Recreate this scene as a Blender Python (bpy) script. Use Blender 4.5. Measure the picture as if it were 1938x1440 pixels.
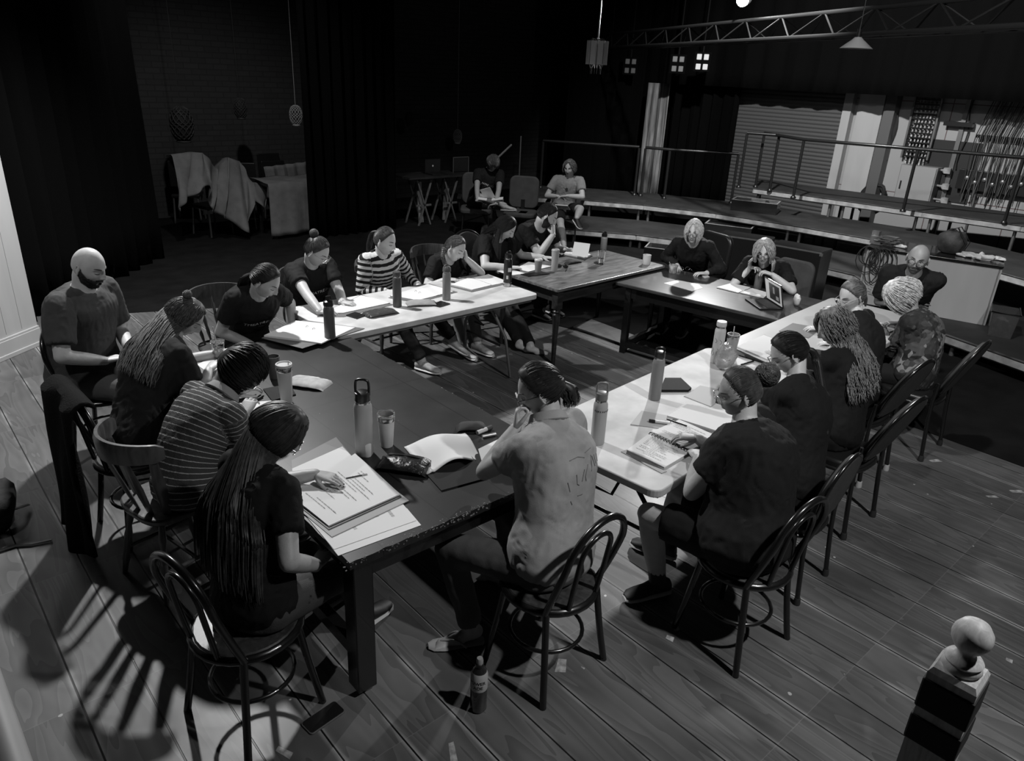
import bpy, math, random
import numpy as np
from mathutils import Vector, Matrix, noise as mnoise
from mathutils.bvhtree import BVHTree
random.seed(7); RS = np.random.RandomState(7)
PI = math.pi
sc = bpy.context.scene
for o in list(bpy.data.objects): bpy.data.objects.remove(o, do_unlink=True)
COL = sc.collection
# ------------------------------------------------------------------ camera
F_PX, PITCH, ROLL, YAW, CAM_Z = 1381.0, 0.400, 0.048, 0.832, 2.509
fw = np.array([math.cos(PITCH)*math.cos(YAW), math.cos(PITCH)*math.sin(YAW), -math.sin(PITCH)])
rr = np.cross(fw, [0, 0, 1.]); rr /= np.linalg.norm(rr); uu = np.cross(rr, fw)
r2 = rr*math.cos(ROLL)+uu*math.sin(ROLL); u2 = -rr*math.sin(ROLL)+uu*math.cos(ROLL)
CAMP = np.array([0, 0, CAM_Z])
cd = bpy.data.cameras.new('camera'); cam = bpy.data.objects.new('camera', cd); COL.objects.link(cam)
cd.sensor_width = 36; cd.lens = F_PX*36/1938; cd.clip_start = .05; cd.clip_end = 100
Mc = Matrix(((r2[0], u2[0], -fw[0], 0), (r2[1], u2[1], -fw[1], 0), (r2[2], u2[2], -fw[2], CAM_Z), (0, 0, 0, 1)))
cam.matrix_world = Mc; sc.camera = cam
def at(px, py, z):
    """floor-plan position of a spot seen in the photograph, at height z"""
    d = r2*(px-969)-u2*(py-720)+fw*F_PX
    return CAMP+d*((z-CAM_Z)/d[2])
def at_x(px, py, x):
    d = r2*(px-969)-u2*(py-720)+fw*F_PX
    return CAMP+d*(x/d[0])
def at_y(px, py, y):
    d = r2*(px-969)-u2*(py-720)+fw*F_PX
    return CAMP+d*(y/d[1])
# ------------------------------------------------------------------ world and lights
w = bpy.data.worlds.new('hall'); sc.world = w; w.use_nodes = True
w.node_tree.nodes['Background'].inputs[0].default_value = (1, 1, 1, 1)
w.node_tree.nodes['Background'].inputs[1].default_value = 0.006
def spot(name, loc, aim, power, size=80, blend=.5, rad=.08):
    l = bpy.data.lights.new(name, 'SPOT'); l.energy = power; l.spot_size = math.radians(size); l.spot_blend = blend; l.shadow_soft_size = rad
    o = bpy.data.objects.new(name, l); COL.objects.link(o); o.location = loc
    o.rotation_euler = (Vector(aim)-Vector(loc)).to_track_quat('-Z', 'Y').to_euler(); return o
def area(name, loc, aim, power, sx, sy):
    l = bpy.data.lights.new(name, 'AREA'); l.energy = power; l.shape = 'RECTANGLE'; l.size = sx; l.size_y = sy
    o = bpy.data.objects.new(name, l); COL.objects.link(o); o.location = loc
    o.rotation_euler = (Vector(aim)-Vector(loc)).to_track_quat('-Z', 'Y').to_euler(); return o
LA = (9.1, 6.0, 3.38); LB = (2.1, 6.4, 4.0); LC = (2.7, -.9, 4.7)
spot('stage_light_a', LA, (2.2, 2.6, .3), 950, 62, .9)
spot('stage_light_b', LB, (1.8, 5.6, .0), 900, 150, .8)
spot('stage_light_c', LC, (4.4, 1.3, .0), 620, 112, .9)
spot('stage_light_d', (8.0, 5.2, 5.0), (12.6, 5.4, .9), 1900, 110, .6)
spot('added_fill_e', (6.0, 6.4, 4.9), (7.9, 8.7, .8), 480, 55, .8)  # added spot without a visible source, brightens the two seated at the back
spot('added_fill_f', (3.2, 7.9, 4.9), (4.3, 11.2, .8), 260, 75, .8)  # added dim spot that lifts the sheeted furniture, no lamp hangs here
spot('stage_light_g', (3.4, 1.8, 5.2), (8.6, 3.1, .3), 620, 72, .8)
spot('stage_light_h', (-.9, 3.3, 4.7), (1.0, 5.6, .9), 190, 52, .8)
sc.view_settings.view_transform = 'Standard'; sc.view_settings.look = 'None'
sc.view_settings.exposure = 0.0; sc.view_settings.gamma = 1.0; sc.view_settings.use_curve_mapping = False
# ------------------------------------------------------------------ materials
MATS = {}
def mat(name, v, rough=.6, metal=0., spec=.5, noise=None, bump=None, alpha=1., trans=0., emit=0., coat=0.):
    """grey material; noise=(scale, lo, hi, (sx,sy,sz)); bump=(scale, strength, (sx,sy,sz))"""
    if name in MATS: return MATS[name]
    m = bpy.data.materials.new(name); m.use_nodes = True; nt = m.node_tree; b = nt.nodes['Principled BSDF']
    b.inputs['Base Color'].default_value = (v, v, v, 1); b.inputs['Roughness'].default_value = rough
    b.inputs['Metallic'].default_value = metal; b.inputs['Specular IOR Level'].default_value = spec
    b.inputs['Transmission Weight'].default_value = trans; b.inputs['Coat Weight'].default_value = coat
    if emit: b.inputs['Emission Color'].default_value = (1, 1, 1, 1); b.inputs['Emission Strength'].default_value = emit
    tc = nt.nodes.new('ShaderNodeTexCoord')
    def nz(scale, st, detail=6):
        mp = nt.nodes.new('ShaderNodeMapping'); mp.inputs['Scale'].default_value = st
        n = nt.nodes.new('ShaderNodeTexNoise'); n.inputs['Scale'].default_value = scale; n.inputs['Detail'].default_value = detail
        nt.links.new(tc.outputs['Object'], mp.inputs[0]); nt.links.new(mp.outputs[0], n.inputs['Vector']); return n
    if noise:
        s, lo, hi, st = noise; n = nz(s, st); r = nt.nodes.new('ShaderNodeMapRange')
        r.inputs[1].default_value = .3; r.inputs[2].default_value = .7; r.inputs[3].default_value = v*lo; r.inputs[4].default_value = v*hi
        nt.links.new(n.outputs[0], r.inputs[0]); nt.links.new(r.outputs[0], b.inputs['Base Color'])
    if bump:
        s, k, st = bump; n = nz(s, st, 4); bp = nt.nodes.new('ShaderNodeBump'); bp.inputs['Strength'].default_value = k; bp.inputs['Distance'].default_value = .01
        nt.links.new(n.outputs[0], bp.inputs['Height']); nt.links.new(bp.outputs[0], b.inputs['Normal'])
    MATS[name] = m; return m
def nodes(name, v=.5, rough=.5):
    m = mat(name, v, rough); nt = m.node_tree; return m, nt, nt.nodes['Principled BSDF'], nt.nodes.new, nt.links.new
U = (1, 1, 1)
M_SKIN = mat('skin', .40, .5, noise=(30, .93, 1.06, U), bump=(160, .08, U))
M_SKIN2 = mat('skin_tan', .30, .5, noise=(30, .93, 1.06, U), bump=(160, .08, U))
M_SKIN3 = mat('skin_pale', .48, .5, noise=(30, .94, 1.06, U), bump=(160, .08, U))
M_LIP = mat('lips', .17, .45); M_BROW = mat('brow_hair', .03, .7); M_EYE = mat('eye_dark', .02, .3); M_WHITE_EYE = mat('eye_white', .5, .3)
M_NAIL = mat('nail_dark', .02, .2)
def cloth(name, v, r=.85, k=.35): return mat(name, v, r, spec=.25, noise=(9, .85, 1.15, U), bump=(260, k*.35, U))
M_BLACKTEE = cloth('black_cotton', .0065); M_BLACK2 = cloth('washed_black_cotton', .011)
M_GREYTEE = cloth('grey_marl_cotton', .055); M_LIGHT = cloth('pale_cotton', .27); M_TEEBK = cloth('mid_grey_cotton', .2)
M_JEANS = cloth('dark_denim', .035); M_JEANS2 = cloth('mid_denim', .085); M_BLKPANT = cloth('black_trousers', .01); M_KHAKI = cloth('light_trousers', .2)
M_SHOE = mat('black_shoe', .012, .6); M_SOLE = mat('white_sole', .5, .6); M_SHOEW = mat('pale_shoe', .4, .7, noise=(12, .5, 1.2, U)); M_SOCK = mat('white_sock', .4, .9)
def hairm(name, v, r=.5): return mat(name, v, r, spec=.35, noise=(60, .6, 1.5, U))
H_DARK = hairm('hair_dark', .012); H_BROWN = hairm('hair_brown', .035); H_MID = hairm('hair_mid_brown', .07); H_BLOND = hairm('hair_blonde', .25); H_WHITE = hairm('hair_white', .45, .5)
def wood(name, lo, hi, rough=.45, scale=2.2, stretch=(1, 9, 9), knots=True, coat=0.):
    m, nt, b, N, L = nodes(name, hi, rough); tc = N('ShaderNodeTexCoord'); mp = N('ShaderNodeMapping'); mp.inputs['Scale'].default_value = stretch
    n = N('ShaderNodeTexNoise'); n.inputs['Scale'].default_value = scale; n.inputs['Detail'].default_value = 8; n.inputs['Distortion'].default_value = 1.2
    r = N('ShaderNodeMapRange'); r.inputs[1].default_value = .3; r.inputs[2].default_value = .7; r.inputs[3].default_value = lo; r.inputs[4].default_value = hi
    L(tc.outputs['Object'], mp.inputs[0]); L(mp.outputs[0], n.inputs['Vector']); L(n.outputs[0], r.inputs[0]); L(r.outputs[0], b.inputs['Base Color'])
    b.inputs['Coat Weight'].default_value = coat
    return m
M_CHAIRWOOD = wood('varnished_chair_wood', .02, .06, .42, 3, (8, 8, 1.5), coat=.08)
M_DARKWOOD = wood('dark_stained_wood', .012, .035, .35)
M_PINE = wood('pale_pine', .42, .66, .5, 5, (14, 14, 2.0))
M_BLKPAINT = mat('black_gloss_paint', .008, .25, coat=.3); M_BLKMET = mat('black_metal', .012, .3); M_STEEL = mat('brushed_steel', .45, .25, 1.0)
M_ALU = mat('aluminium', .5, .4, .9, noise=(20, .8, 1.1, U)); M_ZINC = mat('grey_steel_tube', .2, .4, .7)
M_PADGREY = cloth('grey_upholstery', .06); M_PADBLK = mat('black_vinyl', .012, .35)
M_PAPER = mat('white_paper', .62, .7, noise=(3, .96, 1.02, U)); M_CARD = mat('manila_card', .3, .6); M_CARDG = mat('grey_card', .12, .5)
M_COVER = mat('black_board_cover', .012, .75, spec=.2); M_BLKPL = mat('black_plastic', .012, .3); M_WHTPL = mat('white_plastic', .55, .35); M_GREYPL = mat('grey_plastic', .2, .4); M_GLASS = mat('clear_glass', .95, .03, trans=1.0)
M_DRAPE = mat('black_drape', .0018, .95, spec=.1); M_DRAPE2 = mat('backdrop_black', .008, .9, spec=.1, noise=(2, .7, 1.2, U))
M_SHEET = cloth('dust_sheet', .17); M_WALLW = mat('white_painted_board', .42, .55, noise=(2, .92, 1.04, (3, 3, .5))); M_TAPEW = mat('white_tape', .35, .6, noise=(8, .5, 1.1, U))
M_FLOORDARK = mat('dark_floor_layer', .009, .95, spec=.1, noise=(4, .7, 1.3, U), bump=(300, .4, U)); M_RISER = mat('riser_deck', .02, .7, noise=(3, .6, 1.5, U)); M_RUB = mat('rubber', .02, .8); M_CAP = mat('white_rubber', .5, .6)
# ------------------------------------------------------------------ mesh helpers
def V3(*a): return np.array(a, float)
def unit(v): v = np.array(v, float); return v/(np.linalg.norm(v)+1e-12)
def rotz(a): c, s = math.cos(a), math.sin(a); return np.array([[c, -s, 0], [s, c, 0], [0, 0, 1.]])
def rotx(a): c, s = math.cos(a), math.sin(a); return np.array([[1., 0, 0], [0, c, -s], [0, s, c]])
def roty(a): c, s = math.cos(a), math.sin(a); return np.array([[c, 0, s], [0, 1., 0], [-s, 0, c]])
class MB:
    def __init__(s): s.v = []; s.f = []; s.m = []; s.n = 0
    def add(s, V, Fc, mi=0):
        V = np.asarray(V, float).reshape(-1, 3); s.v.append(V); k = s.n
        for f in Fc: s.f.append(tuple(int(i)+k for i in f)); s.m.append(mi)
        s.n += len(V); return s
    def box(s, c, size, R=None, mi=0, taper=1.):
        h = np.array(size)/2.; P = np.array([[x*(taper if z < 0 else 1), y*(taper if z < 0 else 1), z] for x in (-1, 1) for y in (-1, 1) for z in (-1, 1)])*h
        if R is not None: P = P@np.asarray(R).T
        return s.add(P+np.array(c), [(0, 1, 3, 2), (4, 6, 7, 5), (0, 4, 5, 1), (2, 3, 7, 6), (0, 2, 6, 4), (1, 5, 7, 3)], mi)
    def rings(s, R, closed=True, cap=True, mi=0):
        n = len(R[0]); V = np.concatenate(R); Fc = []
        for i in range(len(R)-1):
            for j in range(n if closed else n-1):
                k = (j+1) % n; Fc.append((i*n+j, i*n+k, (i+1)*n+k, (i+1)*n+j))
        if cap: Fc.append(tuple(range(n-1, -1, -1))); Fc.append(tuple((len(R)-1)*n+j for j in range(n)))
        return s.add(V, Fc, mi)
    def tube(s, P, r, seg=8, cap=True, mi=0, loop=False, ell=None):
        P = [np.array(p, float) for p in P]; n = len(P); rs = [r]*n if np.isscalar(r) else list(r)
        T = []
        for i in range(n):
            a = P[(i-1) % n] if (loop or i > 0) else P[i]; b = P[(i+1) % n] if (loop or i < n-1) else P[i]; T.append(unit(b-a))
        u = np.cross(T[0], [0, 0, 1.]); u = unit(u) if np.linalg.norm(u) > .05 else unit(np.cross(T[0], [0, 1., 0]))
        R = []; A = np.arange(seg)*2*PI/seg
        for i in range(n):
            u = unit(u-T[i]*(u@T[i])); w_ = np.cross(T[i], u); e = ell or (1, 1)
            R.append(P[i]+rs[i]*(np.outer(np.cos(A)*e[0], u)+np.outer(np.sin(A)*e[1], w_)))
        if loop: R.append(R[0]); cap = False
        return s.rings(R, True, cap, mi)
    def sphere(s, c, r, nu=12, nv=8, R=None, mi=0):
        r = np.array([r]*3 if np.isscalar(r) else r, float); rings = []
        for i in range(nv+1):
            t = -PI/2+PI*i/nv; t = max(min(t, PI/2-.02), -PI/2+.02)
            A = np.arange(nu)*2*PI/nu; P = np.stack([np.cos(A)*math.cos(t), np.sin(A)*math.cos(t), np.full(nu, math.sin(t))], 1)*r
            if R is not None: P = P@np.asarray(R).T
            rings.append(P+np.array(c))
        return s.rings(rings, mi=mi)
    def bone(s, a, b, ra, rb, mid=None, seg=14, flatend=False):
        a, b = V3(*a), V3(*b); L = np.linalg.norm(b-a); P = []; r = []
        u = (b-a)/L
        for k in (1., .85, .5): P.append(a-u*ra*k); r.append(ra*math.sqrt(max(.02, 1-k*k)))
        for t in (0, .25, .5, .75, 1): P.append(a+(b-a)*t); x = ra+(rb-ra)*t; r.append(x if mid is None else x+(mid-(ra+rb)/2)*math.sin(PI*t))
        if not flatend:
            for k in (.5, .85, 1.): P.append(b+u*rb*k); r.append(rb*math.sqrt(max(.02, 1-k*k)))
        return s.tube(P, r, seg)
    def lathe(s, prof, c=(0, 0, 0), seg=20, R=None, mi=0, cap=True):
        A = np.arange(seg)*2*PI/seg; rg = []
        for r, z in prof:
            P = np.stack([np.cos(A)*r, np.sin(A)*r, np.full(seg, z)], 1)
            if R is not None: P = P@np.asarray(R).T
            rg.append(P+np.array(c))
        return s.rings(rg, True, cap, mi)
    def grid(s, fn, nu, nv, mi=0, thick=0):
        P = np.array([[fn(i/nu, j/nv) for j in range(nv+1)] for i in range(nu+1)], float).reshape(-1, 3); Fc = []
        for i in range(nu):
            for j in range(nv): a = i*(nv+1)+j; Fc.append((a, a+nv+1, a+nv+2, a+1))
        return s.add(P, Fc, mi)
    def prism(s, pts, z0, z1, mi=0):
        n = len(pts); return s.rings([np.array([[p[0], p[1], z0] for p in pts]), np.array([[p[0], p[1], z1] for p in pts])], mi=mi)
    def xf(s, R=None, t=(0, 0, 0)):
        s.v = [(v if R is None else v@np.asarray(R).T)+np.array(t) for v in s.v]; return s
    def mesh(s, name='m'):
        me = bpy.data.meshes.new(name); V = np.concatenate(s.v) if s.v else np.zeros((0, 3))
        me.from_pydata(V.tolist(), [], s.f); return me
    def build(s, name, m, parent=None, smooth=True, org=None, bevel=0, solid=0, sub=0):
        if org is not None: s.xf(t=-np.array(org, float))
        me = s.mesh(name); o = bpy.data.objects.new(name, me); COL.objects.link(o)
        for x in (m if isinstance(m, (list, tuple)) else [m]): me.materials.append(x)
        if any(s.m): me.polygons.foreach_set('material_index', s.m)
        if smooth:
            me.polygons.foreach_set('use_smooth', [True]*len(me.polygons))
            try: me.set_sharp_from_angle(angle=math.radians(45))
            except Exception: pass
        if parent is not None: o.parent = parent
        elif org is not None: o.location = org
        if solid: q = o.modifiers.new('s', 'SOLIDIFY'); q.thickness = solid; q.offset = 0
        if sub: q = o.modifiers.new('u', 'SUBSURF'); q.levels = sub; q.render_levels = sub
        if bevel: q = o.modifiers.new('b', 'BEVEL'); q.width = bevel; q.segments = 2; q.limit_method = 'ANGLE'; q.angle_limit = .6
        return o
def tag(o, label=None, cat=None, group=None, kind=None):
    if label: o['label'] = label
    if cat: o['category'] = cat
    if group: o['group'] = group
    if kind: o['kind'] = kind
    return o
def thing(name, label, cat, loc=(0, 0, 0), rz=0., group=None):
    o = bpy.data.objects.new(name, None); COL.objects.link(o); o.empty_display_size = .05
    o.location = [float(x) for x in loc]; o.rotation_euler = (0, 0, rz); return tag(o, label, cat, group)
def one(name, mb, m, label, cat, loc=(0, 0, 0), rz=0., group=None, **k):
    o = mb.build(name, m, None, **k); o.location = [float(x) for x in loc]; o.rotation_euler = (0, 0, rz); return tag(o, label, cat, group)
def dup(root, loc, rz, label, group=None, name=None):
    r = root.copy(); COL.objects.link(r); r.location = [float(x) for x in loc]; r.rotation_euler = (0, 0, rz); r['label'] = label
    if group: r['group'] = group
    for ch in list(root.children):
        c = ch.copy(); COL.objects.link(c); c.parent = r
        for g in list(ch.children): d = g.copy(); COL.objects.link(d); d.parent = c
    return r
def remesh(mb, voxel, smooth=2):
    me = mb.mesh('tmp'); o = bpy.data.objects.new('tmp', me); COL.objects.link(o)
    q = o.modifiers.new('r', 'REMESH'); q.mode = 'VOXEL'; q.voxel_size = voxel; q.use_smooth_shade = True
    if smooth: s = o.modifiers.new('s', 'SMOOTH'); s.iterations = smooth; s.factor = .5
    dg = bpy.context.evaluated_depsgraph_get(); dg.update()
    ev = o.evaluated_get(dg); out = ev.to_mesh(); n = len(out.vertices); co = np.zeros(n*3); out.vertices.foreach_get('co', co)
    fs = [tuple(p.vertices) for p in out.polygons]; nr = np.zeros(n*3); out.vertices.foreach_get('normal', nr)
    ev.to_mesh_clear(); bpy.data.objects.remove(o, do_unlink=True); bpy.data.meshes.remove(me)
    return co.reshape(-1, 3), fs, nr.reshape(-1, 3)
def facedir(deg): return V3(math.cos(math.radians(deg)), math.sin(math.radians(deg)), 0)
# ================================================================== THE SETTING
def floor_mat():
    m, nt, b, N, L = nodes('floor_boards', .1, .45); tc = N('ShaderNodeTexCoord')
    mp = N('ShaderNodeMapping'); mp.inputs['Rotation'].default_value = (0, 0, PI/2); mp.inputs['Location'].default_value = (.85, .0, 0); L(tc.outputs['Object'], mp.inputs[0])
    def brick(bw, rh, ms, sm, sh=(0, 0, 0)):
        va = N('ShaderNodeVectorMath'); va.operation = 'ADD'; va.inputs[1].default_value = sh; L(mp.outputs[0], va.inputs[0])
        q = N('ShaderNodeTexBrick'); q.offset = 0
        for k_, v_ in (('Scale', 1), ('Brick Width', bw), ('Row Height', rh), ('Mortar Size', ms), ('Mortar Smooth', sm)): q.inputs[k_].default_value = v_
        q.inputs['Color1'].default_value = (0, 0, 0, 1); q.inputs['Color2'].default_value = (1, 1, 1, 1); q.inputs['Mortar'].default_value = (.5, .5, .5, 1); L(va.outputs[0], q.inputs['Vector']); return q
    br = brick(.985, .235, .0, .1); seam = brick(98.5, .235, .0048, .5, (40, 0, 0)); joint = brick(.985, 94., .0022, .6, (0, 40, 0)); br2 = brick(98.5, .235, .024, 1., (40, 0, 0))
    # grain: rings stretched along the boards, shifted per board
    sp = N('ShaderNodeSeparateXYZ'); L(tc.outputs['Object'], sp.inputs[0])
    fl = N('ShaderNodeMath'); fl.operation = 'MULTIPLY'; L(br.outputs['Color'], fl.inputs[0]); fl.inputs[1].default_value = 37.
    cb = N('ShaderNodeCombineXYZ'); ax = N('ShaderNodeMath'); ax.operation = 'MULTIPLY'; ax.inputs[1].default_value = 7.5; L(sp.outputs[0], ax.inputs[0]); L(ax.outputs[0], cb.inputs[0])
    L(sp.outputs[1], cb.inputs[1]); L(fl.outputs[0], cb.inputs[2])
    n1 = N('ShaderNodeTexNoise'); n1.inputs['Scale'].default_value = .9; n1.inputs['Detail'].default_value = 2; n1.inputs['Distortion'].default_value = .6; L(cb.outputs[0], n1.inputs['Vector'])
    q = N('ShaderNodeMath'); q.operation = 'MULTIPLY'; q.inputs[1].default_value = 9; L(n1.outputs[0], q.inputs[0])
    si = N('ShaderNodeMath'); si.operation = 'FRACT'; L(q.outputs[0], si.inputs[0])
    g1 = N('ShaderNodeMapRange'); g1.inputs[1].default_value = 0; g1.inputs[2].default_value = 1; g1.inputs[3].default_value = 1.13; g1.inputs[4].default_value = .74; L(si.outputs[0], g1.inputs[0])
    n2 = N('ShaderNodeTexNoise'); n2.inputs['Scale'].default_value = 1.1; n2.inputs['Detail'].default_value = 8; L(tc.outputs['Object'], n2.inputs['Vector'])
    g2 = N('ShaderNodeMapRange'); g2.inputs[1].default_value = .3; g2.inputs[2].default_value = .7; g2.inputs[3].default_value = .062; g2.inputs[4].default_value = .15; L(n2.outputs[0], g2.inputs[0])
    g3 = N('ShaderNodeMapRange'); g3.inputs[3].default_value = .85; g3.inputs[4].default_value = 1.15; L(br.outputs['Color'], g3.inputs[0])
    m1 = N('ShaderNodeMath'); m1.operation = 'MULTIPLY'; L(g1.outputs[0], m1.inputs[0]); L(g2.outputs[0], m1.inputs[1])
    m2 = N('ShaderNodeMath'); m2.operation = 'MULTIPLY'; L(m1.outputs[0], m2.inputs[0]); L(g3.outputs[0], m2.inputs[1])
    # worn pale edges of the boards
    n3 = N('ShaderNodeTexNoise'); n3.inputs['Scale'].default_value = 2.6; n3.inputs['Detail'].default_value = 6; L(tc.outputs['Object'], n3.inputs['Vector'])
    w1 = N('ShaderNodeMapRange'); w1.inputs[1].default_value = .42; w1.inputs[2].default_value = .68; w1.inputs[4].default_value = .3; L(n3.outputs[0], w1.inputs[0])
    w2 = N('ShaderNodeMath'); w2.operation = 'MULTIPLY'; L(br2.outputs['Fac'], w2.inputs[0]); L(w1.outputs[0], w2.inputs[1])
    m3 = N('ShaderNodeMath'); m3.operation = 'ADD'; L(m2.outputs[0], m3.inputs[0]); L(w2.outputs[0], m3.inputs[1])
    inv = N('ShaderNodeMath'); inv.operation = 'SUBTRACT'; inv.inputs[0].default_value = 1; L(seam.outputs['Fac'], inv.inputs[1])
    jw = N('ShaderNodeMath'); jw.operation = 'MULTIPLY_ADD'; L(joint.outputs['Fac'], jw.inputs[0]); jw.inputs[1].default_value = .05; L(m3.outputs[0], jw.inputs[2])
    m4 = N('ShaderNodeMath'); m4.operation = 'MULTIPLY'; L(jw.outputs[0], m4.inputs[0]); L(inv.outputs[0], m4.inputs[1])
    # paint specks
    vo = N('ShaderNodeTexVoronoi'); vo.inputs['Scale'].default_value = 5.5; L(tc.outputs['Object'], vo.inputs['Vector'])
    n4 = N('ShaderNodeTexNoise'); n4.inputs['Scale'].default_value = 30; L(tc.outputs['Object'], n4.inputs['Vector'])
    ad = N('ShaderNodeMath'); ad.operation = 'MULTIPLY_ADD'; L(n4.outputs[0], ad.inputs[0]); ad.inputs[1].default_value = .16; L(vo.outputs['Distance'], ad.inputs[2])
    lt = N('ShaderNodeMath'); lt.operation = 'LESS_THAN'; lt.inputs[1].default_value = .112; L(ad.outputs[0], lt.inputs[0])
    mx = N('ShaderNodeMix'); mx.inputs[3].default_value = .45; L(lt.outputs[0], mx.inputs[0]); L(m4.outputs[0], mx.inputs[2]); L(mx.outputs[0], b.inputs['Base Color'])
    bp = N('ShaderNodeBump'); bp.inputs['Strength'].default_value = .5; bp.inputs['Distance'].default_value = .004; L(inv.outputs[0], bp.inputs['Height']); L(bp.outputs[0], b.inputs['Normal'])
    rg = N('ShaderNodeMapRange'); rg.inputs[1].default_value = .3; rg.inputs[2].default_value = .7; rg.inputs[3].default_value = .38; rg.inputs[4].default_value = .6; L(n2.outputs[0], rg.inputs[0]); L(rg.outputs[0], b.inputs['Roughness'])
    return m
M_FLOOR = floor_mat()
def struct(name, mb, m, **k): o = mb.build(name, m, None, **k); o['kind'] = 'structure'; return o
struct('floor', MB().box((6.5, 4.7, -.05), (17.4, 16.9, .1)), M_FLOOR, smooth=False)
struct('wall_left', MB().box((-2.2, 4.7, 2.75), (.1, 16.9, 5.5)), M_DRAPE2, smooth=False)
struct('wall_near', MB().box((6.5, -3.8, 2.75), (17.4, .1, 5.5)), M_DRAPE2, smooth=False)
struct('ceiling', MB().box((6.5, 4.7, 5.55), (17.4, 16.9, .1)), M_DRAPE, smooth=False)
XW = 14.4
def back_mat():
    m, nt, b, N, L = nodes('painted_brick_black', .012, .9); tc = N('ShaderNodeTexCoord'); mp = N('ShaderNodeMapping'); mp.inputs['Rotation'].default_value = (PI/2, 0, 0)
    br = N('ShaderNodeTexBrick'); br.inputs['Scale'].default_value = 1; br.inputs['Brick Width'].default_value = .24; br.inputs['Row Height'].default_value = .086; br.inputs['Mortar Size'].default_value = .01
    br.inputs['Color1'].default_value = (.034, .034, .034, 1); br.inputs['Color2'].default_value = (.042, .042, .042, 1); br.inputs['Mortar'].default_value = (.026, .026, .026, 1)
    L(tc.outputs['Object'], mp.inputs[0]); L(mp.outputs[0], br.inputs['Vector']); L(br.outputs['Color'], b.inputs['Base Color']); return m
struct('wall_far', MB().box((6.5, 13.1, 2.75), (17.4, .1, 5.5)), back_mat(), smooth=False)
# right hand wall of pale block and panel, with its roller door
def block_mat():
    m, nt, b, N, L = nodes('pale_blockwork', .2, .8); tc = N('ShaderNodeTexCoord'); sp = N('ShaderNodeSeparateXYZ'); cb = N('ShaderNodeCombineXYZ')
    L(tc.outputs['Object'], sp.inputs[0]); L(sp.outputs[1], cb.inputs[0]); L(sp.outputs[2], cb.inputs[1])
    br = N('ShaderNodeTexBrick'); br.inputs['Scale'].default_value = 1; br.inputs['Brick Width'].default_value = 1.25; br.inputs['Row Height'].default_value = .78; br.inputs['Mortar Size'].default_value = .008; br.offset = 0
    br.inputs['Color1'].default_value = (.3, .3, .3, 1); br.inputs['Color2'].default_value = (.34, .34, .34, 1); br.inputs['Mortar'].default_value = (.1, .07, .07, 1)
    L(cb.outputs[0], br.inputs['Vector']); L(br.outputs['Color'], b.inputs['Base Color']); return m
struct('wall_right', MB().box((XW+.05, 4.7, 2.75), (.1, 16.9, 5.5)), block_mat(), smooth=False)
yL, yR = at_x(1385, 260, XW-.05)[1]+.6, at_x(1588, 260, XW-.05)[1]
def shutter_mat():
    m, nt, b, N, L = nodes('roller_slats', .11, .45); b.inputs['Metallic'].default_value = .2
    return m
mb = MB(); n = 44; zt = 3.2
P = []
for i in range(n*4+1):
    z = zt*i/(n*4); x = .022*abs(math.sin(PI*i/4.)); P.append((z, x))
mb.grid(lambda u, v: (XW-.09-P[int(round(u*n*4))][1], yR+(yL-yR)*v, P[int(round(u*n*4))][0]), n*4, 1)
door = struct('door_1', mb, shutter_mat())
MB().box((XW-.09, yR-.09, 1.7), (.14, .16, 3.4)).box((XW-.09, yL+.06, 1.7), (.14, .12, 3.4)).build('guide_rail', M_WALLW, door, smooth=False)
# pilaster and pipes beside the roller door
for (pa, pb, dx, mm) in ((1603, 1650, .10, M_WALLW), (1652, 1672, .22, mat('dark_steel_column', .1, .5))):  # second column is one even dark grey
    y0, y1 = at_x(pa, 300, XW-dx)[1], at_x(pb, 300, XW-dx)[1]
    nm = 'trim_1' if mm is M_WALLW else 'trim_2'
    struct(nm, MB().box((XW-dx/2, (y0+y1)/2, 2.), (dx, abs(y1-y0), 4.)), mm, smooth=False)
# thin dark layer beyond the tables: carpet at right, same dark colour elsewhere
struct('floor_dark_layer', MB().prism([(5.9, -3.7), (6.03, 1.9), (5.75, 3.4), (5.4, 5.3), (4.9, 6.3), (3.4, 7.5), (1.6, 8.2), (1.2, 13.), (14.3, 13.), (14.3, -3.7)], 0., .006), M_FLOORDARK, smooth=False)
# white panelled flat on the left
A = at(80, 650, 0)[:2]; Bq = at(0, 684, 0)[:2]; d = unit(np.append(Bq-A, 0))[:2]; nrm = np.array([-d[1], d[0]])
if nrm@(-A) < 0: nrm = -nrm
def flat_mat():
    m, nt, b, N, L = nodes('groove_board_white', .42, .5); return m
ang = math.atan2(d[1], d[0])
fl = MB()
L0 = 3.2
fl.box((L0/2, -.05, 1.9), (L0, .08, 3.8))
o = fl.build('wall_white_flat', flat_mat() and M_WALLW, None, smooth=False); o.location = (A[0], A[1], 0); o.rotation_euler = (0, 0, ang); o['kind'] = 'structure'
s_ = 1 if (rotz(ang)@V3(0, 1, 0))[:2]@nrm > 0 else -1
k = MB()
for i in range(1, 24): k.box((i*.17, s_*-.0+(-.05+s_*.0402), 1.95), (.0022, .002, 3.5))
g = k.build('groove', mat('groove_shade', .14, .8), o, smooth=False)
bb = MB(); y_ = -.05+s_*.052
bb.box((L0/2, y_, .08), (L0, .026, .16)).box((L0/2, y_+s_*.006, .02), (L0, .036, .04)).box((L0/2, y_-s_*.004, .17), (L0, .018, .02))
bb.build('baseboard', M_WALLW, o, smooth=False, bevel=.004)
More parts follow.
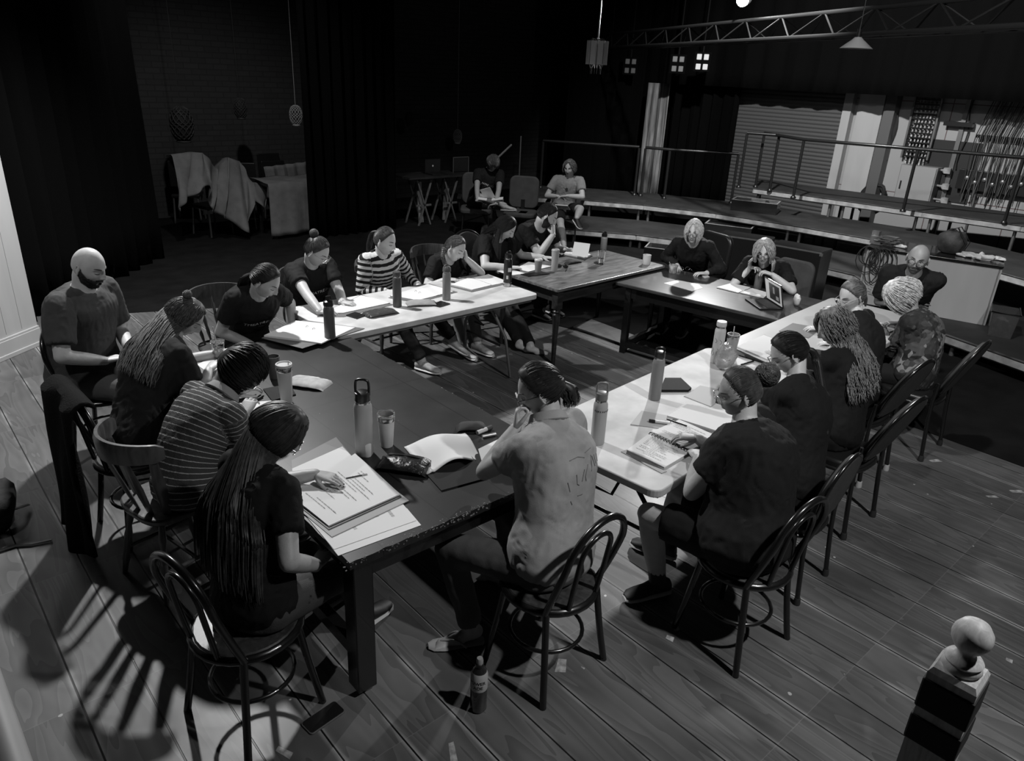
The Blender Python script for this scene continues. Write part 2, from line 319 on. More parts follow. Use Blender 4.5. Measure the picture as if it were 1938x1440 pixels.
# ---- black drapes: wavy hanging cloth with real thickness
def drape(name, label, a, b, z0, z1, folds, amp=.07, m=None, gr='black stage drapes', kind='curtain', seed=0):
    a, b = np.array(a, float), np.array(b, float); L = np.linalg.norm(b-a); t = (b-a)/L; nn = np.array([-t[1], t[0]]); nu = int(folds*8)
    rs = np.random.RandomState(seed); ph = rs.rand(4)*6
    def fn(u, v):
        k = 1-.35*v; off = amp*k*(math.sin(u*folds*2*PI+ph[0]+.6*math.sin(3*v+u*5))+.35*math.sin(u*folds*4.6*PI+ph[1]+v))
        p = a+t*(L*u)+nn*off; return (p[0], p[1], z0+(z1-z0)*v)
    return one(name, MB().grid(fn, nu, 10), m or M_DRAPE, label, kind, solid=.01, group=None)
drape('stage_drape', 'black floor-length drape hanging behind the white panelled flat at far left', (.75, 8.0), (2.97, 10.4), .01, 5.4, 11, seed=1)
drape('stage_drape', 'black floor-length drape between the sheeted furniture and the wooden trestles', (5.15, 10.4), (6.75, 10.45), .01, 5.4, 9, seed=2)
drape('stage_drape', 'black drape left of the pale hanging strip of curtain', (11.3, 11.2), (13.55, at_x(1216, 260, 13.5)[1]+.16), .01, 5.4, 9, seed=3)
ya, yb, yc = at_x(1388, 260, 14.)[1], at_x(1262, 260, 14.)[1], at_x(1216, 260, 14.)[1]
drape('stage_drape', 'black drape between the pale curtain strip and the roller door', (14., ya), (14., yb), .01, 5.4, 7, seed=4)
drape('stage_drape', 'black drape directly behind the pale curtain strip', (14.2, 9.0), (14.2, 11.8), .01, 5.4, 6, seed=9)
drape('pale_curtain', 'narrow pale silvery curtain strip hanging between two black drapes', (13.5, at_x(1258, 260, 13.5)[1]), (13.5, at_x(1217, 260, 13.5)[1]), .02, 2.42, 3, amp=.03, m=mat('silver_cloth', .22, .6, noise=(3, .4, 1.5, (1, 8, .6))), seed=5)
drape('stage_border', 'black border curtain hanging over the top of the roller door and pale wall', (13.6, -2.5), (13.6, 10.3), 2.42, 5.4, 26, amp=.04, seed=6)
# ================================================================== STAGE RISERS
def riser(name, label, pf, pb, z, strip=True, legs=True, tmat=None, gr=None):
    """deck from front edge pf=(p,q) to back edge pb=(p,q)"""
    c = np.mean([pf[0], pf[1], pb[0], pb[1]], 0); org = (c[0], c[1], 0); t = thing(name, label, 'stage riser', org, 0, gr)
    Q = [np.array(q)-c for q in (pf[0], pf[1], pb[1], pb[0])]
    MB().prism([tuple(q) for q in Q], z-.09, z).build('deck', tmat or M_RISER, t, smooth=False)
    a, b = Q[0], Q[1]; tt = (b-a)/np.linalg.norm(b-a); nn = np.array([tt[1], -tt[0]])
    if nn@(-c) < 0: nn = -nn
    if strip:
        q = [a+nn*.012+tt*.02, b+nn*.012-tt*.02, b-nn*.0, a-nn*.0]; MB().prism([tuple(x) for x in q], z-.075, z-.012).build('edge_strip', M_TAPEW, t, smooth=False)
        q = [a+nn*.013, b+nn*.013, b-nn*.03, a-nn*.03]; MB().prism([tuple(x) for x in q], z, z+.004).build('nosing', mat('worn_black_edge', .05, .4, noise=(9, .2, 2.5, U)), t, smooth=False)
    if legs and z > .15:
        for q in (Q[0]*.86, Q[1]*.86, Q[2]*.86, Q[3]*.86):
            MB().tube([(q[0], q[1], 0), (q[0], q[1], z-.09)], .024, 10).build('leg', M_ZINC, t)
    return t
def tier(edge, depth, z, names, gr, c=(3.5, 3.5)):
    c = np.array(c, float)
    for i in range(len(edge)-1):
        p, q = np.array(edge[i], float), np.array(edge[i+1], float)
        pb, qb = p+unit(p-c)*depth, q+unit(q-c)*depth
        riser('stage_riser', names[i], (p, q), (pb, qb), z)
T1E = [(7.75, 9.0), (8.5, 8.15), (9.15, 7.3), (9.5, 6.5), (9.78, 5.3), (9.75, 4.05), (8.9, 3.2), (8.1, 2.35), (7.75, 1.2), (7.4, -.3)]
nm = ['lowest stage riser behind the seated person in the light tee', 'lowest stage riser behind the grey bottle on the floor', 'lowest stage riser with pale front strip left of the small black step', 'lowest stage riser behind the fair-haired person in black sweater', 'lowest stage riser behind the two black boxes', 'lowest stage riser seen between black box and white-fronted counter', 'lowest stage riser under the left of the white-fronted counter', 'lowest stage riser under the right of the white-fronted counter', 'lowest stage riser carrying the clear plastic tub', 'lowest stage riser at the right edge of the picture']
tier(T1E, 1.35, .22, nm, None)
T2E = [(8.7, 9.75), (9.57, 8.83), (10.15, 8.01), (10.64, 6.88), (10.85, 5.59), (10.95, 4.4), (10.6, 3.2), (10.1, 1.9), (9.6, .3)]
nm = ['middle stage riser behind the empty grey chair', 'middle stage riser behind the head of the person in light tee', 'middle stage riser with a white strip below the left handrail', 'middle stage riser below the black taped step by the roller door', 'middle stage riser with scuffed black edge left of the coiled leads', 'middle stage riser directly behind the coiled leads', 'middle stage riser behind the counter and the soft bag', 'middle stage riser at the right edge above the tub']
tier(T2E, 1.5, .5, nm, None)
T3E = [(11.95, 7.05), (12.15, 5.6), (12.3, 4.3), (12.45, 3.), (12.5, 1.6), (12.4, .2)]
nm = ['highest stage riser in front of the roller door', 'highest stage riser in front of the coiled cable and pale column', 'highest stage riser in front of the grey electrical cabinet', 'highest stage riser below the hanging bundle of leads', 'highest stage riser at the right edge of the picture']
tier(T3E, 1.4, .8, nm, None, c=(6, 3.8))
# handrails
def rail(label, pts, zb, zt, gr=None, bright=False):
    c = np.mean(np.array(pts), 0); t = thing('handrail', label, 'handrail', (c[0], c[1], zb))
    P = [(p[0]-c[0], p[1]-c[1]) for p in pts]; h = zt-zb
    MB().tube([(x, y, h) for x, y in P], .026, 10).build('top_rail', M_BLKMET, t)
    for x, y in P:
        MB().tube([(x, y, .0), (x, y, h-.02)], .024, 10).build('post', M_BLKMET, t)
        MB().lathe([(.045, 0), (.045, .02), (.03, .04)], (x, y, 0), 12).build('clamp', M_BLKMET, t)
    return t
def along(px, py, z): return tuple(at(px, py, z)[:2])
rail('black tubular handrail along the middle risers, nearest the dark drapes', [along(1028, 266, 1.36), along(1210, 278, 1.36)], .5, 1.36)
rail('black tubular handrail running towards the roller door', [along(1222, 279, 1.36), along(1268, 283, 1.36), along(1398, 291, 1.36)], .5, 1.36)
rail('long black handrail on the highest riser across the pale wall', [along(1447, 252, 1.72), along(1522, 264, 1.72), along(1738, 282, 1.72), along(1938, 298, 1.72)], .8, 1.72)
rail('short black handrail return at the corner of the highest riser', [tuple(np.array(along(1447, 252, 1.72))+[-.35, .12]), along(1475, 256, 1.72)], .8, 1.72)
# taped black steps
def step(label, px, py, zt, zb, w=.75, d=.42, yaw=None):
    p = at(px, py, zt); yaw = math.atan2(p[1]-3.5, p[0]-3.5) if yaw is None else yaw; t = thing('step_box', label, 'step', (p[0], p[1], zb), yaw)
    h = zt-zb; MB().box((0, 0, h/2), (d, w, h)).build('box', M_BLKPAINT, t, smooth=False, bevel=.004)
    m = MB(); 
    for s in (-1, 1): m.box((s*(d/2-.012), 0, h+.002), (.022, w, .003)); m.box((0, s*(w/2-.012), h+.002), (d-.05, .022, .003))
    m.build('edge_tape', M_TAPEW, t, smooth=False)
step('black step with pale taped edges beside the post of the left handrail end', 1432, 379, .68, .5)
step('black step with pale taped edges behind the fair-haired person', 1382, 424, .38, .22)
step('black floor-level step with pale taped edges left of the fair-haired person', 1268, 468, .2, .0, .7, .4)
# black boxes standing behind the long-haired person
def flight(label, px, py, h, w, d, yaw):
    p = at(px, py, h); t = thing('black_box', label, 'box', (p[0], p[1], 0), yaw)
    MB().box((0, 0, h/2), (d, w, h)).build('box', M_PADBLK, t, bevel=.01, smooth=False)
    m = MB(); m.box((-d/2+.005, 0, h), (.014, w, .014)); 
    for s in (-1, 1): m.box((-d/2, s*w/2, h*.98), (.03, .03, .03))
    m.build('edge_trim', M_ALU, t, smooth=False)
flight('tall black box behind and left of the person leaning on a flask', 1412, 446, .78, .62, .4, .32)
flight('tall black box behind and right of the person leaning on a flask', 1515, 466, .78, .62, .4, .15)
# white-fronted counter
p0, p1 = at(1645, 470, .85)[:2], at(1895, 507, .85)[:2]; dd = unit(np.append(p1-p0, 0)); nn = V3(-dd[1], dd[0], 0); nn = nn if nn[0] > 0 else -nn; W_ = np.linalg.norm(p1-p0)
t = thing('counter', 'white-fronted counter with black top standing on the lowest risers', 'counter', (p0[0], p0[1], .22)); h = .63
R_ = np.stack([dd, nn, [0, 0, 1]], 1)
def ob(c, s): m = MB(); m.box(c, s); return m.xf(R_)
ob((W_/2, .01, h/2), (W_, .02, h)).build('front_panel', M_WALLW, t, smooth=False)
ob((W_, .3, h/2), (.03, .6, h)).build('side_panel', M_WALLW, t, smooth=False); ob((0, .3, h/2), (.03, .6, h)).build('side_panel', M_WALLW, t, smooth=False)
ob((W_/2, .29, h+.012), (W_+.04, .64, .024)).build('top', M_BLKPAINT, t, smooth=False, bevel=.003)
def ctr(u, v, z=0): q = dd*u*W_+nn*v; return (p0[0]+q[0], p0[1]+q[1], .22+h+.024+z)
def lump(name, label, cat, loc, r, m, seed, sub=.25, seg=20, flatb=True, **k):
    mb = MB(); mb.sphere((0, 0, r[2]*.8), r, seg, 12)
    v = mb.v[0]; v_ = np.array([Vector(p)*(1+sub*mnoise.noise(Vector(p)*(2.2/max(r))+Vector((seed, 0, 0)))*1.6) for p in v]); 
    if flatb: v_[:, 2] = np.maximum(v_[:, 2], 0)
    mb.v[0] = v_; return one(name, mb, m, label, cat, loc, **k)
for s_ in (-1, 1):
    q = ctr(.6, .3); one('bag_strap', MB().tube([(s_*.05, -.12, .02), (s_*.06, -.16, .14), (s_*.05, -.04, .29), (s_*.04, .06, .24)], .01, 6, ell=(1.6, .5)), M_RUB, ['left', '', 'right'][s_+1]+' webbing strap looped over the dark rucksack on the counter', 'strap', q)
lump('soft_bag', 'soft dark rucksack slumped on the white-fronted counter', 'bag', ctr(.6, .3), (.12, .15, .15), mat('grey_nylon', .045, .6, noise=(8, .5, 1.6, U), bump=(14, 1., U)), 3, .09)
for i, (u, v, s, lb) in enumerate(((.22, .2, .05, 'small pale crumpled paper on the counter left of the bag'), (.72, .22, .06, 'crumpled pale paper on the counter just right of the bag'), (.83, .2, .09, 'largest crumpled pale paper on the right part of the counter'), (.97, .3, .05, 'small pale scrap at the right end of the counter'))):
    lump('crumpled_paper', lb, 'paper', ctr(u, v), (s, s*1.4, s*.35), M_PAPER, i+9, .5)
# coiled leads hanging over the left end of the counter
m = MB(); rs = np.random.RandomState(4)
for k_ in range(11):
    u0 = .0+.19*rs.rand(); wd = .05+.07*rs.rand(); dp = .2+.22*rs.rand(); P = []
    for i in range(15):
        a = 2*PI*i/14; s_x = u0*W_+wd*math.sin(a); zz = h+.03-dp/2+dp/2*math.cos(a); yy = -.03-.02*rs.rand()
        q = dd*s_x+nn*yy; P.append((q[0], q[1], zz))
    m.tube(P, .0055, 5)
one('coiled_leads', m, M_RUB, 'tangle of dark leads looped over the left end of the white-fronted counter', 'cable', (p0[0], p0[1], .22))
m = MB(); 
for k_ in range(4):
    P = []; 
    for i in range(22): a = i*.8+k_; r_ = .09+.03*math.sin(i*1.3+k_); P.append((r_*math.cos(a), r_*1.3*math.sin(a), .03+.012*k_+.02*abs(math.sin(i))))
    m.tube(P, .008, 6)
m.box((.05, -.02, .06), (.1, .16, .07)).box((-.06, .08, .05), (.07, .12, .08)).box((.02, .13, .09), (.06, .08, .09))
one('plug_box_and_leads', m, mat('mixed_grey_leads', .09, .5, noise=(6, .2, 2.6, U)), 'heap of plugs, sockets and leads on the counter corner', 'cable', ctr(.1, .22))
# clear tub on the lowest riser
p = at(1890, 632, .22); t = thing('storage_tub', 'clear plastic tub holding pale wrapped things on the lowest riser', 'tub', p, .3)
tr = [np.array([[x*s, y*s, z] for x, y in ((-.17, -.12), (.17, -.12), (.17, .12), (-.17, .12))]) for z, s in ((0, .85), (.26, 1.), (.26, .96), (.012, .82))]
MB().rings(tr).build('shell', mat('cloudy_plastic', .3, .15, trans=.85), t, bevel=.01)
MB().tube([(-.175, -.125, .26), (.175, -.125, .26), (.175, .125, .26), (-.175, .125, .26)], .01, 6, loop=True).build('rim', M_BLKPL, t)
lump('wrapped_parcel', 'pale wrapped parcel inside the clear tub', 'parcel', p+V3(0, 0, .015), (.11, .07, .09), mat('pale_wrap', .4, .35, noise=(12, .2, 1.4, U)), 22)
# ================================================================== FITTINGS ON THE PALE WALL
def wx(px, py, dx): return at_x(px, py, XW-dx)
# cable tray
a, b = wx(1768, 175, .1), wx(1724, 300, .1); t = thing('cable_tray', 'wire cable tray packed with white cables up the pale wall', 'cable tray', (XW-.1, (a[1]+b[1])/2, 0)); wd = .22
zt, zb = 2.5, b[2]; MB().box((0, -wd, (zt+zb)/2), (.05, .03, zt-zb)).box((0, wd, (zt+zb)/2), (.05, .03, zt-zb)).build('side_rail', M_ZINC, t, smooth=False)
for i in range(14): MB().box((0, 0, zb+(zt-zb)*(i+.5)/14), (.04, 2*wd, .022)).build('rung', M_BLKMET, t, smooth=False)
for i in range(6):
    m = MB(); P = [(.03, -.16+.062*i+.01*math.sin(j*1.7+i), zb-.1+(zt-zb+.1)*j/12) for j in range(13)]; m.tube(P, .014, 6); m.build('cable', mat('pale_cable', .5, .4, noise=(9, .1, 1.5, (1, 1, 6))), t)
# electrical cabinet
a, b = wx(1706, 310, .25), wx(1762, 372, .25); yc = (a[1]+b[1])/2; wd = abs(a[1]-b[1]); t = thing('electrical_cabinet', 'grey metal electrical cabinet on the wall under the cable tray', 'cabinet', (XW-.13, yc, b[2]-.15)); hh = a[2]-b[2]+.15
MB().box((0, 0, hh/2), (.24, wd, hh)).build('body', M_GREYPL, t, smooth=False, bevel=.01); MB().box((-.13, 0, hh/2), (.02, wd*.94, hh*.95)).build('door', mat('cabinet_door', .3, .4), t, smooth=False, bevel=.004)
MB().box((-.145, wd*.38, hh*.45), (.015, .025, .14)).build('handle', M_BLKPL, t, smooth=False)
p_ = wx(1780, 322, .1)
struct('wall_recess', MB().box((XW-.012, yc-.25, 1.25), (.02, 1.15, 1.0)), mat('dark_service_panel', .015, .7), smooth=False)
for i, (px, py, lb) in enumerate(((1783, 322, 'upper chrome and black connector beside the cabinet'), (1780, 352, 'middle pale connector beside the cabinet'), (1778, 378, 'lower chrome connector beside the cabinet'))):
    q = wx(px, py, .12); m = MB(); m.tube([(0, .12, 0), (0, -.06, 0)], .02, 8).lathe([(.05, -.05), (.055, 0), (.05, .05)], (0, -.08, 0), 12, R=rotx(PI/2)); m.box((-.02, -.1, 0), (.06, .1, .09))
    one('power_connector', m, mat('connector_pale', .35, .35, noise=(7, .3, 1.3, U)), lb, 'connector', q)
# coil of cable on the wall
q = wx(1650, 372, .14); m = MB()
for k_ in range(7): m.tube([(-.02*k_*.3, (.2+.012*(k_ % 3))*math.cos(a_*PI/9+.1*k_), (.22+.012*(k_ % 3))*math.sin(a_*PI/9)) for a_ in range(18)], .016, 6, loop=True)
one('cable_coil', m, M_RUB, 'black coil of cable hung on the pale wall beside the steel column', 'cable', q)
# hanging lead bundle at the right
q = wx(1905, 262, .12); t = thing('lead_rack', 'wall rack with a fan of thin leads draped over its bar', 'cable rack', (XW-.12, q[1], q[2]))
MB().box((0, -.1, 0), (.05, 1.1, .05)).build('bar', M_BLKMET, t, smooth=False); rs = np.random.RandomState(8)
for i in range(30):
    y0 = .42-.03*i+.02*rs.rand(); m = MB(); P = [(-.05-.03*rs.rand(), y0-.33-.25*rs.rand(), 1.3), (-.06, y0-.12, .55), (-.05, y0, .03)]
    zz = -.85-.25*rs.rand(); sw = .16*(rs.rand()-.2)
    for j in range(1, 7): P.append((-.05-.02*rs.rand(), y0+sw*j/6+.012*math.sin(j+i), zz*j/6))
    m.tube(P, .006+.004*rs.rand(), 5); m.build('lead', [M_RUB, mat('grey_lead', .045, .5), mat('pale_lead', .09, .5)][i % 3], t)
q = wx(1895, 348, .16); t = thing('patch_panel', 'long black wall panel with sockets behind the hanging leads', 'panel', (XW-.1, q[1], q[2])); MB().box((0, 0, 0), (.12, 1.35, .32)).build('panel', M_BLKPL, t, smooth=False, bevel=.005)
for i in range(9): MB().lathe([(.035, 0), (.035, .02), (.02, .03)], (-.06, -.55+.135*i, .03*(-1)**i), 10, R=roty(-PI/2)).build('socket', M_ZINC, t)
struct('trim_3', MB().box((XW-.03, wx(1790, 300, .05)[1]-.12, 1.6), (.05, .07, 3.2)).box((XW-.03, wx(1865, 300, .05)[1], 1.6), (.03, .03, 3.2)), M_ZINC, smooth=False)
for (px, lb) in ((1708, 'thin cable hanging down the pale wall left of the tray'), (1848, 'thin cable hanging down the pale wall right of the tray')):
    a = wx(px, 180, .06); P = [(0, .03*math.sin(i*.9), -i*.12) for i in range(11)]; one('hanging_cable', MB().tube(P, .012, 6), M_RUB, lb, 'cable', (XW-.06, a[1], 2.5))
a = wx(1815, 235, .1); one('wall_bracket', MB().box((0, 0, 0), (.12, .45, .07)), M_BLKPL, 'short black bracket on the wall right of the cable tray', 'bracket', a)
# ================================================================== OVERHEAD
M_TRUSS = mat('dull_truss_metal', .035, .45, .5)
A, B = at(1140, 92, 3.02), at(1960, 50, 3.02); A = A+(A-B)*.04; B = B+(B-A)*.1; L_ = np.linalg.norm(B-A); tt = (B-A)/L_; nn = V3(-tt[1], tt[0], 0)
t = thing('lighting_truss', 'long metal lighting truss crossing above the risers', 'truss', (A+B)/2); C_ = [nn*-.13, nn*.13, V3(0, 0, .25)]
for c in C_: MB().tube([c-tt*L_/2, c+tt*L_/2], .025, 8).build('chord', M_TRUSS, t)
n = int(L_/.42)
for k_, (i0, i1) in enumerate(((0, 2), (1, 2), (0, 1))):
    m = MB()
    for i in range(n): a = C_[i0 if i % 2 else i1]+tt*(-L_/2+L_*i/n); b = C_[i1 if i % 2 else i0]+tt*(-L_/2+L_*(i+1)/n); m.tube([a, b], .01, 6)
    m.build('lattice', M_TRUSS, t)
for s in (-.42, .42): MB().tube([C_[2]+tt*L_*s, V3(*(C_[2]+tt*L_*s))+V3(0, 0, 2.2)], .006, 6).build('hanging_wire', M_BLKMET, t)
p = at(1620, 92, 2.84) if False else CAMP+unit(r2*(1620-969)-u2*(92-720)+fw*F_PX)*8.4
t = thing('dome_lamp', 'unlit white dome pendant lamp hanging below the truss', 'lamp', p)
MB().lathe([(.0, .1), (.03, .1), (.05, .08), (.145, .005), (.15, 0), (.142, .0), (.045, .07), (.0, .085)], seg=28, cap=False).build('shade', mat('enamel_pale', .3, .4), t)
MB().lathe([(.0, .17), (.02, .17), (.02, .1), (0, .1)], seg=12, cap=False).tube([(0, 0, .17), (0, 0, 5.48-p[2])], .005, 6).build('flex', M_BLKPL, t)
p = CAMP+unit(r2*(1130-969)-u2*(100-720)+fw*F_PX)*7.4
t = thing('chrome_pendant', 'small chrome and glass pendant lamp hanging over the tables', 'lamp', p)
MB().tube([(0, 0, .05), (0, 0, 5.48-p[2])], .007, 8).build('rod', M_STEEL, t)
for i in range(9):
    a = 2*PI*i/9; MB().box((.09*math.cos(a), .09*math.sin(a), 0), (.012, .05, .2), R=rotz(a)).build('glass_panel', mat('smoked_glass', .35, .15, .5), t, smooth=False)
for i in range(6):
    a = 2*PI*(i+.5)/6; r_ = [(0, .11), (.055, .12), (.075, .09), (.07, -.09), (.05, -.13), (.03, -.1)]
    MB().tube([(x*math.cos(a), x*math.sin(a), z) for x, z in r_], .0055, 6).build('arm', M_STEEL, t)
    MB().tube([(.05*math.cos(a), .05*math.sin(a), -.12), (.05*math.cos(a), .05*math.sin(a), -.18)], .004, 6).build('pin', M_STEEL, t)
M_CELL = mat('lamp_cell', .05, .3, emit=.02); M_CELLM = mat('lamp_cell_mid', .05, .3, emit=.10); M_CELLB = mat('lamp_cell_bright', .2, .3, emit=.5)
for (px, py, bmat, lb) in ((1193, 125, M_CELL, 'dim four-cell stage light, leftmost of the three on the dark wall'), (1283, 121, M_CELLM, 'dim four-cell stage light, middle of the three on the dark wall'), (1329, 117, M_CELLB, 'bright four-cell stage light, rightmost of the three on the dark wall')):
    p = at_x(px, py, 12.6); t = thing('blinder_light', lb, 'stage light', p, math.atan2(p[1], p[0]))
    MB().box((.06, 0, 0), (.1, .3, .34)).build('housing', M_DRAPE, t, smooth=False)
    for sy in (-1, 1):
        for sz in (-1, 1): MB().box((-.0, sy*.065, sz*.085-.0), (.02, .09, .1)).build('cell', bmat, t, smooth=False, bevel=.01)
    MB().tube([(.06, 0, .17), (.06, 0, 5.48-p[2])], .012, 6).build('pole', M_BLKMET, t)
# lamp that throws the main light
t = thing('stage_lamp', 'lit stage lamp at the top edge of the picture above the truss', 'stage light', (LA[0]+.12, LA[1]+.04, LA[2]+.16), math.atan2(LA[1]-2.9, LA[0]-3.3))
MB().lathe([(.0, .2), (.09, .2), (.1, .0), (.1, -.0)], (.2, 0, .0), 16, R=roty(PI/2-.4)).build('housing', M_BLKMET, t)
MB().lathe([(0, 0), (.07, 0), (.075, .008), (0, .012)], (-.02, 0, -.06), 20, R=roty(PI/2-.4)).build('lens', mat('lit_lens', .9, .3, emit=60.), t)
MB().tube([(.15, 0, 0), (.15, 0, 5.48-LA[2]-.2)], .015, 8).build('pole', M_BLKMET, t)
# ================================================================== LEFT BACKGROUND
def lantern(px, py, y, h, label, m, cord=.5):
    p = at_y(px, py, y); t = thing('pierced_lantern', label, 'lantern', p)
    r_ = lambda z: h*.33*math.sqrt(max(.15, 1-(z*1.75)**2)); prof = [(r_(z/h)*.55 if abs(z) > .42*h else r_(z/h), z) for z in np.linspace(-h/2, h/2, 13)]
    mb = MB()
    for i in range(12):
        a = 2*PI*i/12; mb.tube([(r*math.cos(a+.5*math.sin(9*z/h)), r*math.sin(a+.5*math.sin(9*z/h)), z) for r, z in prof], h*.018, 5)
        mb.tube([(r*math.cos(a-.5*math.sin(9*z/h)), r*math.sin(a-.5*math.sin(9*z/h)), z) for r, z in prof], h*.018, 5)
    mb.build('lattice', m, t); MB().lathe([(r*.9, z) for r, z in prof], seg=16).build('liner', mat('lantern_dark', .01, .8), t)
    MB().lathe([(h*.2, -h/2-.01), (h*.22, -h/2), (h*.2, -h/2+.015)], seg=16).build('base_ring', m, t)
    MB().tube([(0, 0, h/2), (0, 0, h/2+cord)], .004, 5).build('cord', m, t)
M_LANT = mat('lantern_pale', .34, .6); M_LANTD = mat('lantern_dim', .03, .7)
lantern(560, 218, 11.6, .3, 'pale pierced lantern hanging above the sheeted table', M_LANT, 2.4)
lantern(866, 258, 12.2, .26, 'pale slim lantern hanging above the trestle table', mat('lantern_mid', .3, .7), 2.4)
lantern(455, 205, 11.9, .3, 'dark lantern hanging above the middle of the sheeted furniture', M_LANTD, 2.4)
lantern(344, 235, 11.9, .5, 'large dark lantern hanging above the left sheeted chair', M_LANTD, 2.4)
lantern(775, 225, 12.2, .26, 'dark lantern hanging just right of the middle drape', M_LANTD, 2.4)
# sheeted table and chairs
def sheet(name, label, loc, fn, nu, nv, m=M_SHEET, cat='sheet'):
    return one(name, MB().grid(fn, nu, nv), m, label, cat, loc, solid=.006)
p = at(545, 452, 0); y_t = p[1]; x0, x1 = at_y(508, 300, y_t)[0], at_y(640, 300, y_t)[0]; zt = .82
t = thing('side_table', 'low table hidden under a pale dust sheet beside the middle drape', 'table', ((x0+x1)/2, y_t+.35, 0)); hw = (x1-x0)/2
MB().box((0, 0, zt-.04), (hw*1.9, .56, .04)).build('tabletop', M_DARKWOOD, t, smooth=False)
for sx in (-1, 1):
    for sy in (-1, 1): MB().box((sx*hw*.9, sy*.25, zt/2-.03), (.05, .05, zt-.06)).build('leg', M_DARKWOOD, t, smooth=False)
def sfn(u, v):  # front drop and top
    x = -hw-.02+(2*hw+.04)*u
    if v < .5: z = .06+(zt-.05)*(v/.5); y = -.32-.04*math.sin(u*9)*(1-v*2)-.02*math.sin(u*23)*(1-v*2); x *= 1+.03*(1-v*2)
    else: z = zt+.012+.01*math.sin(u*14+v*9); y = -.3+.66*(v-.5)/.5
    return (x, y, z)
sheet('dust_sheet', 'pale dust sheet over the low table beside the middle drape', ((x0+x1)/2, y_t+.35, 0), sfn, 26, 24)
def wooden_plain_chair(label, loc, rz):
    t = thing('dark_chair', label, 'chair', loc, rz)
    MB().box((0, 0, .43), (.42, .42, .05)).build('seat', M_PADBLK, t, bevel=.01, smooth=False); MB().box((0, -.2, .78), (.4, .035, .4)).build('backrest', M_PADBLK, t, bevel=.01, smooth=False)
    for sx in (-1, 1):
        for sy in (-1, 1): MB().tube([(sx*.18, sy*.18, .42), (sx*.2, sy*.21, 0)], .015, 8).build('leg', M_ZINC, t)
    return t
for (px, py, rz, lb) in ((375, 425, -.5, 'dark chair at the left end of the sheeted furniture'), (420, 450, .3, 'dark chair under the near folds of the draped sheet'), (465, 430, 2.6, 'dark chair behind the drooping edge of the sheet'), (525, 400, PI, 'dark chair backed by the pale sheet behind the low table')):
    p = at(px, py, 0); wooden_plain_chair(lb, (p[0], p[1]+(.32 if px in (375, 420) else 0), .006), rz)
# the long sheet draped over the chair backs
pk = [(325, 292, .95), (362, 287, 1.02), (385, 289, 1.0), (410, 318, .86), (432, 297, .98), (455, 305, .96), (478, 345, .78), (505, 345, .8)]
yy = at(420, 450, 0)[1]-.1; TP = [at_y(a, b, yy+.15*(i % 2)) for i, (a, b, _) in enumerate(pk)]
BT = [(340, 400), (352, 375), (395, 352), (400, 398), (425, 412), (470, 440), (480, 375), (503, 402)]
BP = [at_y(a, b, yy-.22+.06*math.sin(i*2.1)) for i, (a, b) in enumerate(BT)]
base = TP[0].copy(); base[2] = 0
def lerpP(A, u):
    x = u*(len(A)-1); i = min(int(x), len(A)-2); f = x-i; f = f*f*(3-2*f); return A[i]*(1-f)+A[i+1]*f
def dfn(u, v):
    a, b = lerpP(TP, u), lerpP(BP, u)
    if v < .12: q = a+V3(0, .25*(1-v/.12), -.05*(1-v/.12))
    else:
        k = (v-.12)/.88; q = a+(b-a)*k; q = q+V3(.02*math.sin(u*60+2*k), -.05*math.sin(PI*k)*1.0+.05*math.sin(u*52+1.5*math.sin(k*3))*k, 0)
    return q-base
sheet('dust_sheet', 'long pale dust sheet draped in peaks over several chair backs', base, dfn, 90, 20)
p = at(545, 300, .9); y2 = y_t+1.0; c = at_y(545, 305, y2)
wooden_plain_chair('dark chair under the pale sheet behind the low table', (c[0]-.1, y2-.02+.19, .006), PI)
sheet('dust_sheet', 'pale sheet over the seat back behind the low table', (c[0], y2, 0), lambda u, v: (-.42+.84*u+.03*math.sin(v*3), .03*math.sin(u*30), .42+.58*v*(1-.10*(1-u))), 30, 8)
# trestle table with things on it
yq = at(820, 424, 0)[1]; xa, xb = at_y(768, 335, yq)[0], at_y(880, 335, yq)[0]; zt = at_y(820, 334, yq)[2]
t = thing('trestle_table', 'narrow dark table top resting on two pairs of crossed wooden trestles', 'table', ((xa+xb)/2, yq, 0)); hw = (xb-xa)/2
MB().box((.1, .2, zt), (hw*2+.2, .62, .03)).build('tabletop', M_DARKWOOD, t, smooth=False)
M_TRW = mat('rough_grey_timber', .1, .7, noise=(5, .5, 1.6, (6, 6, 1)))
for (cx_, flip) in ((-.42*hw, 1), (.48*hw, -1)):
    for s in (-1, 1):
        MB().box((cx_+s*.02, -.02, zt/2), (.025, .025, zt*1.08), R=roty(s*.34)).build('leg', M_TRW, t, smooth=False)
        MB().box((cx_+s*.02, .32, zt/2), (.025, .025, zt*1.08), R=roty(-s*.34)).build('leg', M_TRW, t, smooth=False)
    MB().box((cx_, .12, zt*.5), (.09, .03, zt*.94), R=roty(-.07*flip)).build('board', mat('splashed_timber', .16, .7, noise=(4, .2, 1.8, (4, 4, 1))), t, smooth=False)
    MB().box((cx_, .0, zt*.42), (.3, .02, .03)).build('brace', M_TRW, t, smooth=False)
q = at_y(872, 322, yq+.2); t = thing('tabletop_frame', 'small dark screen with a thin pale frame on the trestle table', 'screen', (q[0], q[1], zt+.015)); MB().box((0, .012, .13), (.34, .02, .24)).build('screen', M_BLKPL, t, smooth=False)
m = MB()
for s in (-1, 1): m.box((s*.17, -.002, .13), (.012, .012, .26))
m.box((0, -.002, .255), (.34, .012, .012)); m.build('frame', M_ZINC, t, smooth=False)
